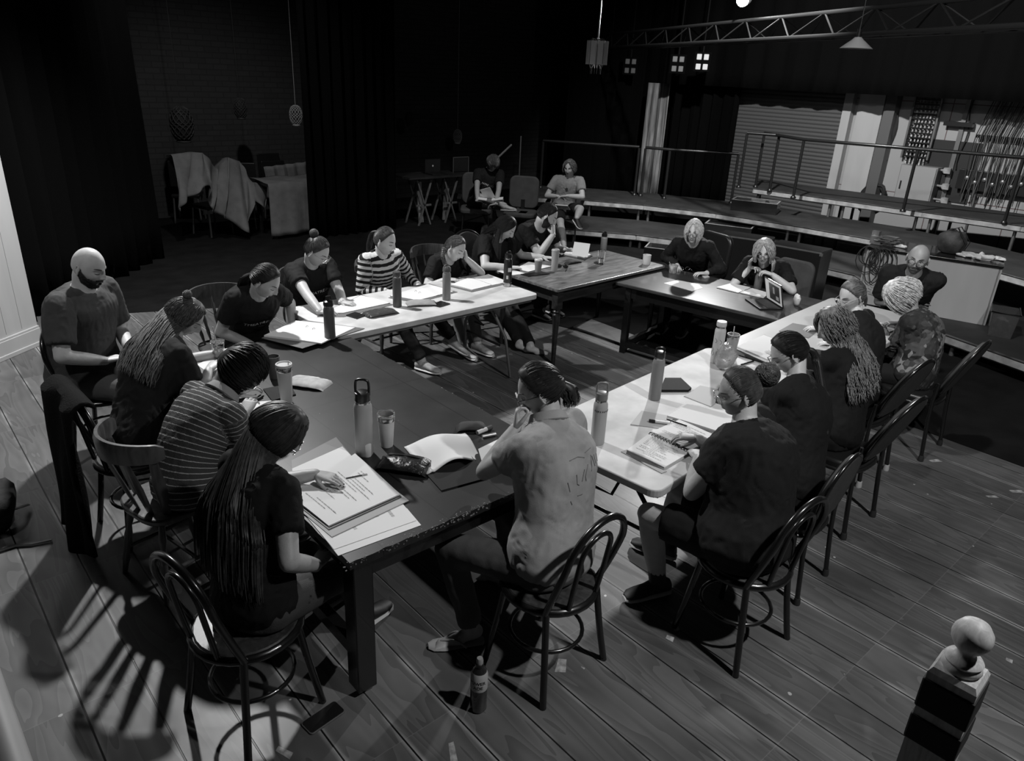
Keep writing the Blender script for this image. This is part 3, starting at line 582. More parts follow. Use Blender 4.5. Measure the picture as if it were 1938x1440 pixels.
q = at_y(820, 312, yq+.2); t = thing('open_laptop', 'dark open laptop with a tiny pale emblem on the trestle table', 'laptop', (q[0], q[1], zt+.015)); MB().box((0, -.1, .012), (.32, .22, .015)).build('keyboard_base', M_BLKPL, t, smooth=False); MB().box((0, .02, .13), (.32, .012, .22)).build('lid', M_BLKPL, t, smooth=False)
MB().box((0, -.0 if False else .012, .13), (.025, .004, .025), R=roty(PI/4)).build('emblem', M_PAPER, t, smooth=False).location = (0, 0, 0)
# dark pole and thin stand near the seated pair
q = at(982, 350, .0); yy2 = 9.9; a, b = at_y(986, 258, yy2), at_y(981, 350, yy2); one('thin_stand', MB().tube([(0, 0, 0), (0, 0, a[2])], .012, 8).lathe([(.12, 0), (.12, .01), (.02, .03)], seg=16), M_ZINC, 'thin upright stand behind the empty grey chair', 'stand', (a[0], a[1], .006))
a, b = at_y(948, 293, 9.7), at_y(968, 274, 9.7); one('leaning_pole', MB().tube([(b-a)*-2.6, (b-a)*1.], .018, 8), mat('grey_pole', .1, .5), 'grey pole leaning diagonally behind the cap-free seated reader', 'pole', a)
# ================================================================== NEAR THE CAMERA
dpt = 1.47; axd = lambda px, py, k: CAMP+(r2*(px-969)-u2*(py-720)+fw*F_PX)*(k/F_PX)
bc = axd(1841, 1203, dpt); t = thing('newel_post', 'pine newel post with a turned ball top and black taped bands', 'post', (bc[0], bc[1], 0)); zc = bc[2]
e = at(1853, 1326, zc-.12)-at(1759, 1275, zc-.12); ya_ = math.atan2(e[1], e[0]); s = .046
MB().lathe([(.0, zc+.038), (.012, zc+.036), (.026, zc+.028), (.036, zc+.012), (.038, zc), (.036, zc-.012), (.027, zc-.028), (.019, zc-.036), (.0175, zc-.043), (.022, zc-.05), (.033, zc-.054), (.037, zc-.06), (.034, zc-.066), (.037, zc-.071), (.0385, zc-.078), (.034, zc-.085), (0, zc-.085)], seg=32, cap=False).build('ball_finial', M_PINE, t)
zt_ = zc-.085
Rz = rotz(ya_)
m = MB(); m.rings([np.array([[x*k_, y*k_, z] for x, y in ((-s, -s), (s, -s), (s, s), (-s, s))])@Rz.T for z, k_ in ((0, 1), (zt_-.012, 1), (zt_, .86))]); m.build('post', M_PINE, t, smooth=False)
for (za, zb) in ((zt_-.105, zt_-.030), (zt_-.195, zt_-.128)):
    m = MB(); m.box((0, 0, (za+zb)/2), (2*s+.008, 2*s+.008, zb-za), R=Rz); m.build('black_band', mat('matt_black_tape', .006, .7), t, smooth=False, bevel=.004)
a, b = at(-52, 1210, 1.25), at(42, 1500, 1.25); q = b-a
one('white_handrail', MB().tube([(0, 0, 0), q], .03, 12), M_WALLW, 'pale painted handrail crossing the bottom left corner close to the viewer', 'handrail', a)
MBx = MB().box((0, 0, .06), (.12, .22, .12)); p = at(-14, 1318, .06); one('pale_block', MBx, M_WALLW, 'small pale block on the floor at the bottom left edge', 'block', (p[0]-.03, p[1], .001), .2, smooth=False, bevel=.004)
# ================================================================== TABLES
def painted_top(name, base, dark, seam, stain=.3):
    """planked / scuffed table top; object space x,y"""
    m, nt, b, N, L = nodes(name, base, .6 if base > .3 else .42); tc = N('ShaderNodeTexCoord')
    n = N('ShaderNodeTexNoise'); n.inputs['Scale'].default_value = 4; n.inputs['Detail'].default_value = 10; L(tc.outputs['Object'], n.inputs['Vector'])
    r = N('ShaderNodeMapRange'); r.inputs[1].default_value = .35; r.inputs[2].default_value = .65; r.inputs[3].default_value = dark; r.inputs[4].default_value = base; L(n.outputs[0], r.inputs[0])
    n2 = N('ShaderNodeTexNoise'); n2.inputs['Scale'].default_value = 28; n2.inputs['Detail'].default_value = 4; L(tc.outputs['Object'], n2.inputs['Vector'])
    vo = N('ShaderNodeTexVoronoi'); vo.inputs['Scale'].default_value = 9; L(tc.outputs['Object'], vo.inputs['Vector'])
    ad = N('ShaderNodeMath'); ad.operation = 'MULTIPLY_ADD'; ad.inputs[1].default_value = .3; L(n2.outputs[0], ad.inputs[0]); L(vo.outputs['Distance'], ad.inputs[2])
    lt = N('ShaderNodeMath'); lt.operation = 'LESS_THAN'; lt.inputs[1].default_value = .17; L(ad.outputs[0], lt.inputs[0])
    mx = N('ShaderNodeMix'); mx.inputs[3].default_value = stain; L(lt.outputs[0], mx.inputs[0]); L(r.outputs[0], mx.inputs[2])
    out = mx.outputs[0]
    if seam:
        br = N('ShaderNodeTexBrick'); br.offset = 0
        mp = N('ShaderNodeMapping'); mp.inputs['Rotation'].default_value = (0, 0, PI/2); mp.inputs['Location'].default_value = (.1, .16, 0); L(tc.outputs['Object'], mp.inputs[0]); L(mp.outputs[0], br.inputs['Vector'])
        for k, v in (('Scale', 1), ('Brick Width', 9.), ('Row Height', seam), ('Mortar Size', .004), ('Mortar Smooth', .5)): br.inputs[k].default_value = v
        m2 = N('ShaderNodeMix'); m2.inputs[3].default_value = dark*.35; L(br.outputs['Fac'], m2.inputs[0]); L(out, m2.inputs[2]); out = m2.outputs[0]
    L(out, b.inputs['Base Color']); return m
M_T1 = painted_top('black_painted_boards', .021, .010, .33, .26)
M_WT = painted_top('scuffed_white_laminate', .56, .36, 0, .3)
M_T3 = wood('worn_table_wood', .05, .2, .35, 3, (1.3, 7, 7), coat=.2); M_T4 = wood('polished_dark_table', .022, .05, .3, 3, (7, 1.3, 7), coat=.3)
def rrect(w, d, r, n=5):
    P = []
    for cx, cy, a0 in ((w/2-r, d/2-r, 0), (-w/2+r, d/2-r, 90), (-w/2+r, -d/2+r, 180), (w/2-r, -d/2+r, 270)):
        for i in range(n+1): a = math.radians(a0+90*i/n); P.append((cx+r*math.cos(a), cy+r*math.sin(a)))
    return P
# big black-painted table
X0, X1, Y0, Y1, ZT = 1.115, 2.40, 2.10, 4.60, .74
t = thing('painted_table', 'large black-painted plank table with chipped edges, nearest the viewer', 'table', ((X0+X1)/2, (Y0+Y1)/2, 0)); W_, D_ = X1-X0, Y1-Y0
m = MB(); n = 40; rs = np.random.RandomState(2)
def jag(P): return [(x+rs.randn()*.0018, y+rs.randn()*.0018) for x, y in P]
edge = []
for (ax_, ay_), (bx_, by_) in (((-W_/2, -D_/2), (W_/2, -D_/2)), ((W_/2, -D_/2), (W_/2, D_/2)), ((W_/2, D_/2), (-W_/2, D_/2)), ((-W_/2, D_/2), (-W_/2, -D_/2))):
    for i in range(n): edge.append((ax_+(bx_-ax_)*i/n, ay_+(by_-ay_)*i/n))
MB().prism(jag(edge), ZT-.035, ZT).build('tabletop', M_T1, t, smooth=False)
m = MB()
for i in range(420):
    e = edge[rs.randint(0, 46)] if rs.rand() < .7 else edge[rs.randint(46, len(edge))]; e = (e[0]+rs.randn()*.02*(abs(e[1]) > D_/2-.03), e[1]+rs.randn()*.02*(abs(e[0]) > W_/2-.03)); hz = abs(e[1]) > D_/2-.03; L1 = .002+.010*rs.rand()**2
    if rs.rand() < .5: m.box((e[0]*1.0006, e[1]*1.0006, ZT-.003-.02*rs.rand()**2), ((L1, .003, .0015+.004*rs.rand()) if hz else (.003, L1, .0015+.004*rs.rand())), R=roty(rs.randn()*.2) if hz else rotx(rs.randn()*.2))
    else: q_ = rs.rand()**2*.03; m.box((e[0]*(1-(0 if hz else q_/W_)), e[1]*(1-(q_/D_*2 if hz else 0)), ZT+.0002), (L1, .001+.0025*rs.rand(), .0006), R=rotz(rs.randn()*.6+(0 if hz else PI/2)))
tag(m.build('chipped_edge_paint', mat('bare_chips', .2, .8), t, smooth=False), kind='stuff')
MB().box((0, -D_/2+.06, ZT-.085), (W_-.12, .03, .1)).box((0, D_/2-.06, ZT-.085), (W_-.12, .03, .1)).box((-W_/2+.06, 0, ZT-.085), (.03, D_-.12, .1)).box((W_/2-.06, 0, ZT-.085), (.03, D_-.12, .1)).build('apron', M_BLKPAINT, t, smooth=False)
for sx in (-1, 1):
    for sy in (-1, 1):
        l = MB().box((sx*(W_/2-.07), sy*(D_/2-.07), .37), (.09, .09, .68)).build('leg', M_BLKPAINT, t, smooth=False, bevel=.005)
        MB().lathe([(.018, 0), (.02, .01), (.018, .035)], (sx*(W_/2-.07), sy*(D_/2-.07), -.0), 12).build('caster', M_CAP, l)
MB().box((-W_/2+.07, 0, .2), (.05, D_-.16, .07)).box((W_/2-.07, 0, .2), (.05, D_-.16, .07)).box((0, 0, .2), (W_-.14, .05, .06)).build('stretcher', M_BLKPAINT, t, smooth=False, bevel=.003)
# folding tables
def folding(name, label, c, ang, w, d, z, m, under=True):
    t = thing(name, label, 'table', (c[0], c[1], 0), ang)
    MB().prism(rrect(w, d, .055), z-.042, z).build('tabletop', m, t, smooth=False, bevel=.006)
    for s in (-1, 1):
        x = s*(w/2-.28)
        for q in (-1, 1):
            P = [(x-s*.1, q*.12, z-.05), (x, q*.16, z-.22), (x+s*.02, q*(d/2-.12), .38), (x+s*.06, q*(d/2-.08), .015)]
            MB().tube(P, .0135, 10).build('leg', M_ZINC if m is M_WT and under else M_BLKMET, t)
        MB().tube([(x, -d/2+.17, .3), (x, d/2-.17, .3)], .011, 8).tube([(x-s*.3, 0, z-.05), (x, 0, .42), (x, .12, .42)], .009, 8).build('brace', M_BLKMET, t)
    MB().box((0, d/2-.04, z-.055), (w-.12, .02, .025)).box((0, -d/2+.04, z-.055), (w-.12, .02, .025)).build('frame', M_ZINC, t, smooth=False)
    return t
folding('folding_table', 'pale folding table behind the black-painted table, on the far left side', (3.265, 4.745), .008, 1.93, .80, .762, M_WT)
u5 = unit(V3(.9957, .094, 0)); v5 = V3(-u5[1], u5[0], 0); o5 = V3(2.485, 1.69, 0); a5 = math.atan2(u5[1], u5[0])
c5 = o5+u5*1.0+v5*.43
t5 = folding('folding_table', 'scuffed white folding table on the right nearest the viewer', c5[:2], a5, 2.0, .86, .742, M_WT, under=False)
o6 = V3(4.50, 1.86, 0); u6 = unit(V3(.9975, .07, 0)); v6 = V3(-u6[1], u6[0], 0); c6 = o6+u6*.98+v6*.415
folding('folding_table', 'plain pale folding table at the far right beside the fair short-haired person', c6[:2], math.atan2(u6[1], u6[0]), 1.96, .80, .772, mat('pale_laminate', .4, .45, noise=(3, .9, 1.08, U)), under=False)
# turned-leg wooden table
def turned(h, sq=.075, r=.032): return [(0, 0), (r*.5, 0), (r*.62, .03), (r*.72, .2), (r*1.0, h*.62), (r*1.15, h*.68), (r*.7, h*.7), (r*1.2, h*.725), (r*.75, h*.75), (r*1.1, h*.78), (0, h*.78)]
c3 = at(1050, 550, .74)[:2]; x3, y3 = c3[0], c3[1]; W3, D3, Z3 = 1.60, .84, .752
t = thing('turned_leg_table', 'worn wooden table with turned legs and worn pale top in the far middle', 'table', (x3+W3/2, y3+D3/2, 0), .03)
MB().prism(rrect(W3, D3, .012, 2), Z3-.028, Z3).build('tabletop', M_T3, t, smooth=False, bevel=.005)
MB().box((0, -D3/2+.06, Z3-.085), (W3-.14, .025, .115)).box((0, D3/2-.06, Z3-.085), (W3-.14, .025, .115)).box((-W3/2+.07, 0, Z3-.085), (.025, D3-.14, .115)).box((W3/2-.07, 0, Z3-.085), (.025, D3-.14, .115)).build('apron', M_DARKWOOD, t, smooth=False)
for sx in (-1, 1):
    for sy in (-1, 1):
        x, y = sx*(W3/2-.07), sy*(D3/2-.06); h = Z3-.03; MB().lathe(turned(h), (x, y, 0), 16).box((x, y, h*.88), (.07, .07, h*.24)).build('leg', M_DARKWOOD, t)
# dark table with a rectangular base frame
q4 = [at(p[0], p[1], .705)[:2] for p in ((1163, 533), (1500, 612), (1548, 572), (1258, 495))]
yl = unit(np.append(q4[0]-q4[1], 0)); a4 = math.atan2(yl[1], yl[0])-PI/2; L4 = np.linalg.norm(q4[0]-q4[1]); W4 = .92
ctr4 = (q4[0]+q4[1])/2+np.array([yl[1], -yl[0]])*W4/2
t = thing('dark_table', 'long polished dark table in front of the two fair-haired people', 'table', (ctr4[0], ctr4[1], 0), a4); Z4 = .705
MB().prism(rrect(W4, L4, .02, 2), Z4-.03, Z4).build('tabletop', M_T4, t, smooth=False, bevel=.006)
MB().box((-W4/2+.07, 0, Z4-.085), (.025, L4-.2, .11)).box((W4/2-.07, 0, Z4-.085), (.025, L4-.2, .11)).box((0, L4/2-.12, Z4-.085), (W4-.14, .025, .11)).box((0, -L4/2+.12, Z4-.085), (W4-.14, .025, .11)).build('apron', M_BLKPAINT, t, smooth=False)
for sx in (-1, 1):
    for sy in (-1, 1): MB().box((sx*(W4/2-.08), sy*(L4/2-.13), Z4/2-.015), (.06, .06, Z4-.03)).build('leg', M_BLKPAINT, t, smooth=False, bevel=.003)
    MB().box((0, sx*(L4/2-.13), .09), (W4-.16, .05, .05)).build('base_rail', M_BLKPAINT, t, smooth=False)
MB().box((-W4/2+.08, 0, .09), (.05, L4-.3, .05)).build('base_rail', M_BLKPAINT, t, smooth=False)
# low dark platform frame on the floor in the middle (seen between the table legs)
pf = [at(*q, .02)[:2] for q in ((1085, 618), (1190, 655), (1215, 640), (1118, 604))]
one('floor_panel', MB().prism([tuple(q-pf[0]) for q in pf], 0, .016), wood('raw_floor_ply', .07, .13, .6), 'pale bare wood panel lying on the floor under the far middle table', 'panel', (pf[0][0], pf[0][1], .008), smooth=False)
# ================================================================== CHAIRS
def arch(xw, yb, z0, zt, ylean, r, n=14, foot=None):
    P = []
    if foot: P.append((-foot[0], foot[1], 0)); P.append((-(foot[0]+xw)/2, (foot[1]+yb)/2, z0*.55))
    P.append((-xw, yb, z0)); zc = zt-xw*1.05
    P.append((-xw*1.06, yb+ylean*.4, z0+(zc-z0)*.5))
    for i in range(n+1):
        a = PI-PI*i/n; P.append((xw*1.06*math.cos(a), yb+ylean*(.75+.25*math.sin(a)), zc+xw*1.05*math.sin(a)))
    P.append((xw*1.06, yb+ylean*.4, z0+(zc-z0)*.5)); P.append((xw, yb, z0))
    if foot: P.append(((foot[0]+xw)/2, (foot[1]+yb)/2, z0*.55)); P.append((foot[0], foot[1], 0))
    return P
def smoothpath(P, k=3):
    P = np.array(P, float)
    for _ in range(k):
        Q = [P[0]]
        for i in range(len(P)-1): Q.append(P[i]*.75+P[i+1]*.25); Q.append(P[i]*.25+P[i+1]*.75)
        Q.append(P[-1]); P = np.array(Q)
        if len(P) > 90: break
    return P
def bentwood(label, loc, rz, group=None):
    t = thing('bentwood_chair', label, 'chair', loc, rz, group); n = 28
    MB().lathe([(0, .445), (.17, .445), (.19, .452), (.2, .462), (.195, .468), (0, .462)], (0, 0, 0), n, cap=False).build('seat', M_CHAIRWOOD, t)
    MB().tube([(.205*math.cos(a), .205*math.sin(a), .445) for a in np.linspace(0, 2*PI, n, False)], .018, 8, loop=True).build('seat_ring', M_BLKPAINT, t)
    MB().tube([(.165*math.cos(a), .165*math.sin(a), .2) for a in np.linspace(0, 2*PI, n, False)], .0095, 8, loop=True).build('stretcher_ring', M_BLKPAINT, t)
    MB().tube(smoothpath(arch(.17, -.13, .45, .9, -.13, 1), 1), .0155, 10).build('backrest', M_BLKPAINT, t)
    MB().tube(smoothpath(arch(.088, -.185, .45, .82, -.06, 1), 1), .0115, 10).build('inner_hoop', M_BLKPAINT, t)
    for s in (-1, 1):
        MB().tube(smoothpath([(s*.165, -.13, .46), (s*.185, -.16, .2), (s*.21, -.19, 0)], 2), [.016]*10+[.015]*4 if False else .0155, 10).build('leg', M_BLKPAINT, t)
        MB().tube(smoothpath([(s*.14, .13, .44), (s*.165, .16, .2), (s*.19, .19, 0)], 2), .015, 10).build('leg', M_BLKPAINT, t)
    return t
def spindle(label, loc, rz, m=None, group=None, slats=False):
    m = m or M_CHAIRWOOD; t = thing('spindle_chair', label, 'chair', loc, rz, group)
    MB().prism([(.21*math.copysign(abs(math.cos(a))**.6, math.cos(a)), .2*math.copysign(abs(math.sin(a))**.6, math.sin(a))) for a in np.linspace(0, 2*PI, 32, False)], .425, .46).build('seat', m, t, bevel=.01)
    # curved crest rail
    rg = []
    for i in range(19):
        a = -1.15+2.3*i/18; hh = .055*(.45+.55*math.cos(a*1.05)**.5 if abs(a) < 1.12 else .5); ro, ri = .262, .24
        c = lambda r, z: (r*math.sin(a)*1.0, .05-r*math.cos(a)*1.12-.04, z)
        zc = .83; rg.append(np.array([c(ri, zc-hh), c(ro, zc-hh*.9), c(ro+.004, zc+hh*.5), c(ro-.004, zc+hh), c(ri+.004, zc+hh), c(ri, zc+hh*.4)]))
    MB().rings(rg).build('crest_rail', m, t)
    N = 5
    for i in range(N):
        a = -.95+1.9*i/(N-1); top = V3(.25*math.sin(a), .01-.25*1.12*math.cos(a), .8); bot = V3(.17*math.sin(a)*1.05, -.15*math.cos(a)-.01, .45)
        if slats: MB().tube([bot, (bot+top)/2, top], [.012, .02, .012], 8, ell=(1.6, .5)).build('slat', m, t)
        else: 
            k = [.008, .009, .014, .011, .015, .011, .014, .009, .008]; MB().tube([bot+(top-bot)*j/8 for j in range(9)], k, 8).build('spindle', m, t)
    for sx in (-1, 1):
        for sy in (-1, 1):
            a, b = V3(sx*.14, sy*.13, .43), V3(sx*.2, sy*.2, 0); k = [.014, .016, .02, .013, .02, .018, .014, .02, .014, .012]
            MB().tube([a+(b-a)*j/9 for j in range(10)], k, 10).build('leg', m, t)
        MB().tube([(sx*.175, -.17, .16), (sx*.175, .17, .16)], .01, 8).build('stretcher', m, t)
    MB().tube([(-.175, 0, .16), (.175, 0, .16)], .01, 8).build('stretcher', m, t)
    return t
def banquet(label, loc, rz, group=None, lean=.16, white=False):
    t = thing('banquet_chair', label, 'chair', loc, rz, group)
    MB().prism([(.21*math.copysign(abs(math.cos(a))**.7, math.cos(a)), .21*math.copysign(abs(math.sin(a))**.7, math.sin(a))) for a in np.linspace(0, 2*PI, 32, False)], .415, .475).build('seat', M_PADBLK, t, bevel=.018)
    MB().tube([(.212*math.copysign(abs(math.cos(a))**.7, math.cos(a)), .212*math.copysign(abs(math.sin(a))**.7, math.sin(a)), .42) for a in np.linspace(0, 2*PI, 32, False)], .012, 8, loop=True).build('seat_frame', M_BLKMET, t)
    # padded back: rounded top panel
    def outline(k=1.):
        P = []; w0, w1 = .15, .205
        for i in range(17): a = PI*i/16; P.append((w1*k*math.cos(a), .74+.19*k*math.sin(a)))
        P += [(-w1*k, .66), (-w0*k, .5), (w0*k, .5), (w1*k, .66)]; return P
    Y = lambda z: -.2-lean*(z-.46)/.5
    O = outline(.93); m = MB(); m.rings([np.array([[x, Y(z)+.03, z] for x, z in O]), np.array([[x*.9, Y(z)+.045, .7+(z-.7)*.9] for x, z in O])]); m.build('back_pad', M_PADBLK, t)
    m = MB(); m.rings([np.array([[x, Y(z)-.012, z] for x, z in O]), np.array([[x, Y(z)+.03, z] for x, z in O])]); m.build('back_panel', M_PADGREY, t)
    MB().tube(smoothpath([(x, Y(z), z) for x, z in outline()]+[(outline()[0][0], Y(.74), .74)], 1), .0125, 10).build('back_frame', M_BLKPAINT, t)
    for s in (-1, 1):
        for (pts) in ([(s*.175, -.21, .6), (s*.19, -.2, .42), (s*.2, -.24, .02)], [(s*.18, .16, .43), (s*.2, .2, .02)]):
            l = MB().tube(smoothpath(pts, 1), .0145, 10).build('leg', M_BLKPAINT, t)
            MB().lathe([(.02, 0), (.021, .01), (.017, .045)], (pts[-1][0], pts[-1][1], 0), 12).build('foot_cap', M_CAP if (white) else M_RUB, l)
    return t
def officechair(label, loc, rz, arms=False, m=None, plain=False):
    t = thing('padded_chair', label, 'chair', loc, rz); m = m or M_PADGREY
    MB().prism(rrect(.5, .48, .09), .38, .46).build('seat', m, t, bevel=.025)
    rg = []
    P = rrect(.48, .5, .1); m2 = MB(); m2.rings([np.array([[x, -.27-.0-.08*(y+.25), .72+y] for x, y in P]), np.array([[x, -.21-.08*(y+.25), .72+y] for x, y in P])]); m2.build('backrest', m, t, bevel=.02)
    for sx in (-1, 1):
        for sy in (-1, 1): MB().tube([(sx*.2, sy*.18, .39), (sx*.22, sy*.22, 0)], .013, 8).build('leg', M_BLKMET, t)
        if arms: MB().box((sx*.27, -.02, .62), (.06, .34, .035)).tube([(sx*.26, .1, .4), (sx*.27, .1, .61)], .012, 8).build('armrest', M_BLKPL, t)
    MB().box((0, -.2, .46), (.06, .03, .3)).build('back_support', M_BLKMET, t, smooth=False)
    return t
R_ = math.radians
def cz(x, y): return (x, y, .0065 if (x > 5.9 or y > 7.0) else 0)
CH = {}
CH['lh'] = bentwood('black bentwood chair of the long-straight-haired reader, nearest bottom left', (.79, 2.36, 0), R_(-78))
CH['grey'] = bentwood('black bentwood chair of the person in the pale polo shirt', (1.92, 1.80, 0), R_(4))
CH['bun'] = bentwood('black bentwood chair of the person with a hair bun in the right foreground', (2.76, 1.35, 0), R_(-3))
CH['pt'] = banquet('padded banquet chair mostly hidden behind the person with the hair bun', (3.40, 1.48, 0), R_(4), lean=.1)
CH['pt'].scale = (.9, .9, .9)
CH['pony'] = bentwood('black bentwood chair with the dark coat over its back', (.86, 4.02, 0), R_(-84))
CH['sman'] = spindle('wooden slat-back chair of the person in the striped knit shirt', (.86, 3.47, 0), R_(-78), m=wood('mid_brown_chair', .06, .14, .3, 3, (8, 8, 1.5), coat=.4), slats=True)
CH['th1'] = spindle('spindle-back wooden chair at the left end of the back row', (1.93, 5.40, 0), R_(180))
CH['th2'] = spindle('spindle-back wooden chair behind the person in clear glasses', (2.75, 5.62, 0), R_(178))
CH['stripe'] = spindle('spindle-back wooden chair of the person in the boldly striped top', (3.46, 5.58, 0), R_(184))
CH['braid'] = spindle('spindle-back wooden chair of the person with a braid', (4.15, 5.72, 0), R_(176))
CH['tattoo'] = banquet('round-backed padded chair of the person with the tattooed arm', (4.80, 5.80, 0), R_(176))
CH['beard'] = banquet('round-backed padded chair of the bearded person resting on a fist', (5.55, 6.02, 0), R_(178))
CH['curly'] = banquet('padded banquet chair with grey back panel nearest on the right', (4.22, 1.62, 0), R_(0), lean=.2)
CH['bunR'] = banquet('padded banquet chair with white foot caps, second on the right', (4.92, 1.84, 0), R_(-2), white=True, lean=.2)
CH['white'] = banquet('padded banquet chair at the far right with its back tilted to the counter', (5.66, 1.74, 0), R_(2), lean=.2)
CH['bald'] = bentwood('black bentwood chair of the bald bearded person', (.95, 5.03, 0), R_(-122))
p_ = at(1002, 412, 0)
CH['empty'] = officechair('empty grey padded chair between the two people seated at the back', (7.95, 8.72, .0065), R_(128))
CH['bk1'] = officechair('grey padded armchair under the cap-free reader in a black printed tee', (7.52, 9.32, .0065), R_(140), True)
CH['bk2'] = officechair('grey padded armchair under the person in the pale printed tee', (8.5, 8.28, .0065), R_(130), True)
CH['bl2'] = officechair('grey round-backed chair of the person leaning on a flask', (6.80, 3.52, .0065), R_(92))
CH['bl1'] = officechair('dark chair hidden behind the fair-haired person in black sweater', (6.78, 4.55, .0065), R_(80), m=M_PADBLK)
t = thing('stool', 'low dark stool under the bald person in glasses by the counter', 'stool', (7.02, 2.40, .0065)); MB().lathe([(0, .41), (.18, .41), (.19, .42), (.19, .45), (.17, .46), (0, .46)], seg=24, cap=False).build('seat', M_PADBLK, t)
for i in range(4): a_ = PI/4+i*PI/2; MB().tube([(.11*math.cos(a_), .11*math.sin(a_), .42), (.17*math.cos(a_), .17*math.sin(a_), 0)], .013, 8).build('leg', M_BLKMET, t)
CH['bl2'].scale = (.86, .9, .9)
# ================================================================== PEOPLE
def sstep(a, b, x): t = np.clip((x-a)/(b-a), 0, 1); return t*t*(3-2*t)
def headshape(d, feat=True, jaw=1.):
    x, y, z = d[:, 0], d[:, 1], d[:, 2]
    X = .0765*x; Y = np.where(y > 0, .094, .100)*y; Z = np.where(z > 0, .117, .122)*z
    t = np.clip((-.12-z)/.88, 0, 1)
    X = X*(1-.36*t**1.25/jaw); Y = np.where(y < 0, Y*(1-.62*sstep(0, .75, t)), Y*(1-.07*t))
    Y = Y+.012*t*(y > -.2)
    X = X*(1+.05*np.exp(-((Z-.045)/.04)**2)*(y < 0)); X = X*(1-.05*np.exp(-((Z-.02)/.03)**2)*sstep(.3, .7, y))
    if feat:
        m = sstep(.15, .5, y); g = lambda x0, z0, sx, sz: np.exp(-((np.abs(X)-x0)/sx)**2-((Z-z0)/sz)**2) if x0 else np.exp(-(X/sx)**2-((Z-z0)/sz)**2)
        D = (.010*g(0, .004, .009, .018)+.017*g(0, -.014, .0085, .013)+.023*g(0, -.031, .0112, .010)+.007*g(.012, -.036, .0065, .006)
             - .0145*g(.031, .005, .0155, .012)+.0065*g(.031, .000, .0115, .0065)+.0045*g(.027, .021, .020, .006)+.004*g(.042, -.028, .018, .016)
             + .0065*g(0, -.0555, .017, .0038)+.0075*g(0, -.066, .014, .0048)-.003*g(0, -.0605, .020, .0022)-.0045*g(0, -.0785, .016, .006)
             + .0065*g(0, -.099, .018, .012)-.0025*g(0, -.047, .004, .006))
        Y = Y+D*m
    return np.stack([X, Y, Z], 1)
def hpt(X, Z, jaw=1., off=0.):
    d = np.array([[X/.0765, 0, Z/.12]])
    for _ in range(10):
        d[0, 1] = math.sqrt(max(.02, 1-d[0, 0]**2-d[0, 2]**2)); q = headshape(d, True, jaw)[0]; d[0, 0] += (X-q[0])/.0765*.8; d[0, 2] += (Z-q[2])/.12*.8
    return V3(X, q[1]+off, Z)
NU, NV = 96, 84
def build_head(mb, Hm, Hc, hs, jaw, eyes, male):
    az = np.linspace(0, 2*PI, NU, False); az = az-.38*np.sin(az)  # denser over the face
    el = np.linspace(-PI/2+.04, PI/2-.03, NV)
    A, E_ = np.meshgrid(az, el); d = np.stack([np.sin(A)*np.cos(E_), np.cos(A)*np.cos(E_), np.sin(E_)], -1).reshape(-1, 3)
    P = headshape(d, True, jaw); W_ = P*hs@Hm.T+Hc; lips = (np.abs(P[:, 0]) < .021) & (np.abs(P[:, 2]+.0605+.05*P[:, 0]**2/.021) < .0098*np.sqrt(np.clip(1-(P[:, 0]/.022)**2, 0, 1))) & (P[:, 1] > 0)
    Fc, Mi = [], []
    for i in range(NV-1):
        for j in range(NU):
            a, b = i*NU+j, i*NU+(j+1) % NU; Fc.append((a, b, b+NU, a+NU)); Mi.append(1 if (lips[a] and lips[b] and lips[a+NU]) else 0)
    k = mb.n; mb.v.append(W_); mb.f += [tuple(i+k for i in f) for f in Fc]; mb.m += Mi; mb.n += len(W_)
    mb.add(W_[:NU], [tuple(range(NU-1, -1, -1))]); mb.add(W_[-NU:], [tuple(range(NU))])
    T = lambda q: (np.asarray(q)*hs)@Hm.T+Hc
    for s in (-1, 1):
        # ear
        e = MB(); e.sphere((0, 0, 0), (.006, .015, .028), 12, 8, R=rotx(-.18)); e.tube([(s*.004, .014*math.cos(a)*(1 if math.sin(a) > 0 else .7)-.001, .029*math.sin(a)) for a in np.linspace(-1.6, 2.9, 16)], .0042, 6)
        e.xf(rotz(s*-.35), (s*.0775, -.008, -.008)); mb.add(T(np.concatenate(e.v)), e.f)
        # brow and lid line
        br = [hpt(s*x, .0225+.006*math.sin((x-.012)/.04*2.2), jaw, .0006) for x in np.linspace(.013, .049, 7)]
        b = MB(); b.tube(br, [.0016, .0036, .0042, .0042, .0036, .0026, .0012] if male else [.0014, .0026, .0031, .0031, .0026, .002, .001], 6); mb.add(T(np.concatenate(b.v)), b.f, 2)
        if eyes == 'open':
            c = hpt(s*.031, .003, jaw); b = MB(); b.sphere(c+V3(0, -.0035, 0), (.0125, .0062, .0052), 12, 8); mb.add(T(np.concatenate(b.v)), b.f, 4)
            b = MB(); b.sphere(c+V3(0, .0005, .0), (.0052, .0035, .0052), 10, 6); mb.add(T(np.concatenate(b.v)), b.f, 3)
            li = [hpt(s*x, .0085-2.6*(x-.031)**2*10, jaw, .0012) for x in np.linspace(.018, .044, 7)]
        else: li = [hpt(s*x, -.0045+1.6*(x-.031)**2*14, jaw, .0004) for x in np.linspace(.018, .045, 7)]
        b = MB(); b.tube(li, [.001, .0019, .0023, .0023, .0023, .0019, .001], 5); mb.add(T(np.concatenate(b.v)), b.f, 3)
    lp = [hpt(x, -.0607, jaw, .0002) for x in np.linspace(-.02, .02, 9)]; b = MB(); b.tube(lp, [.0006]+[.0013]*7+[.0006], 5); mb.add(T(np.concatenate(b.v)), b.f, 3)
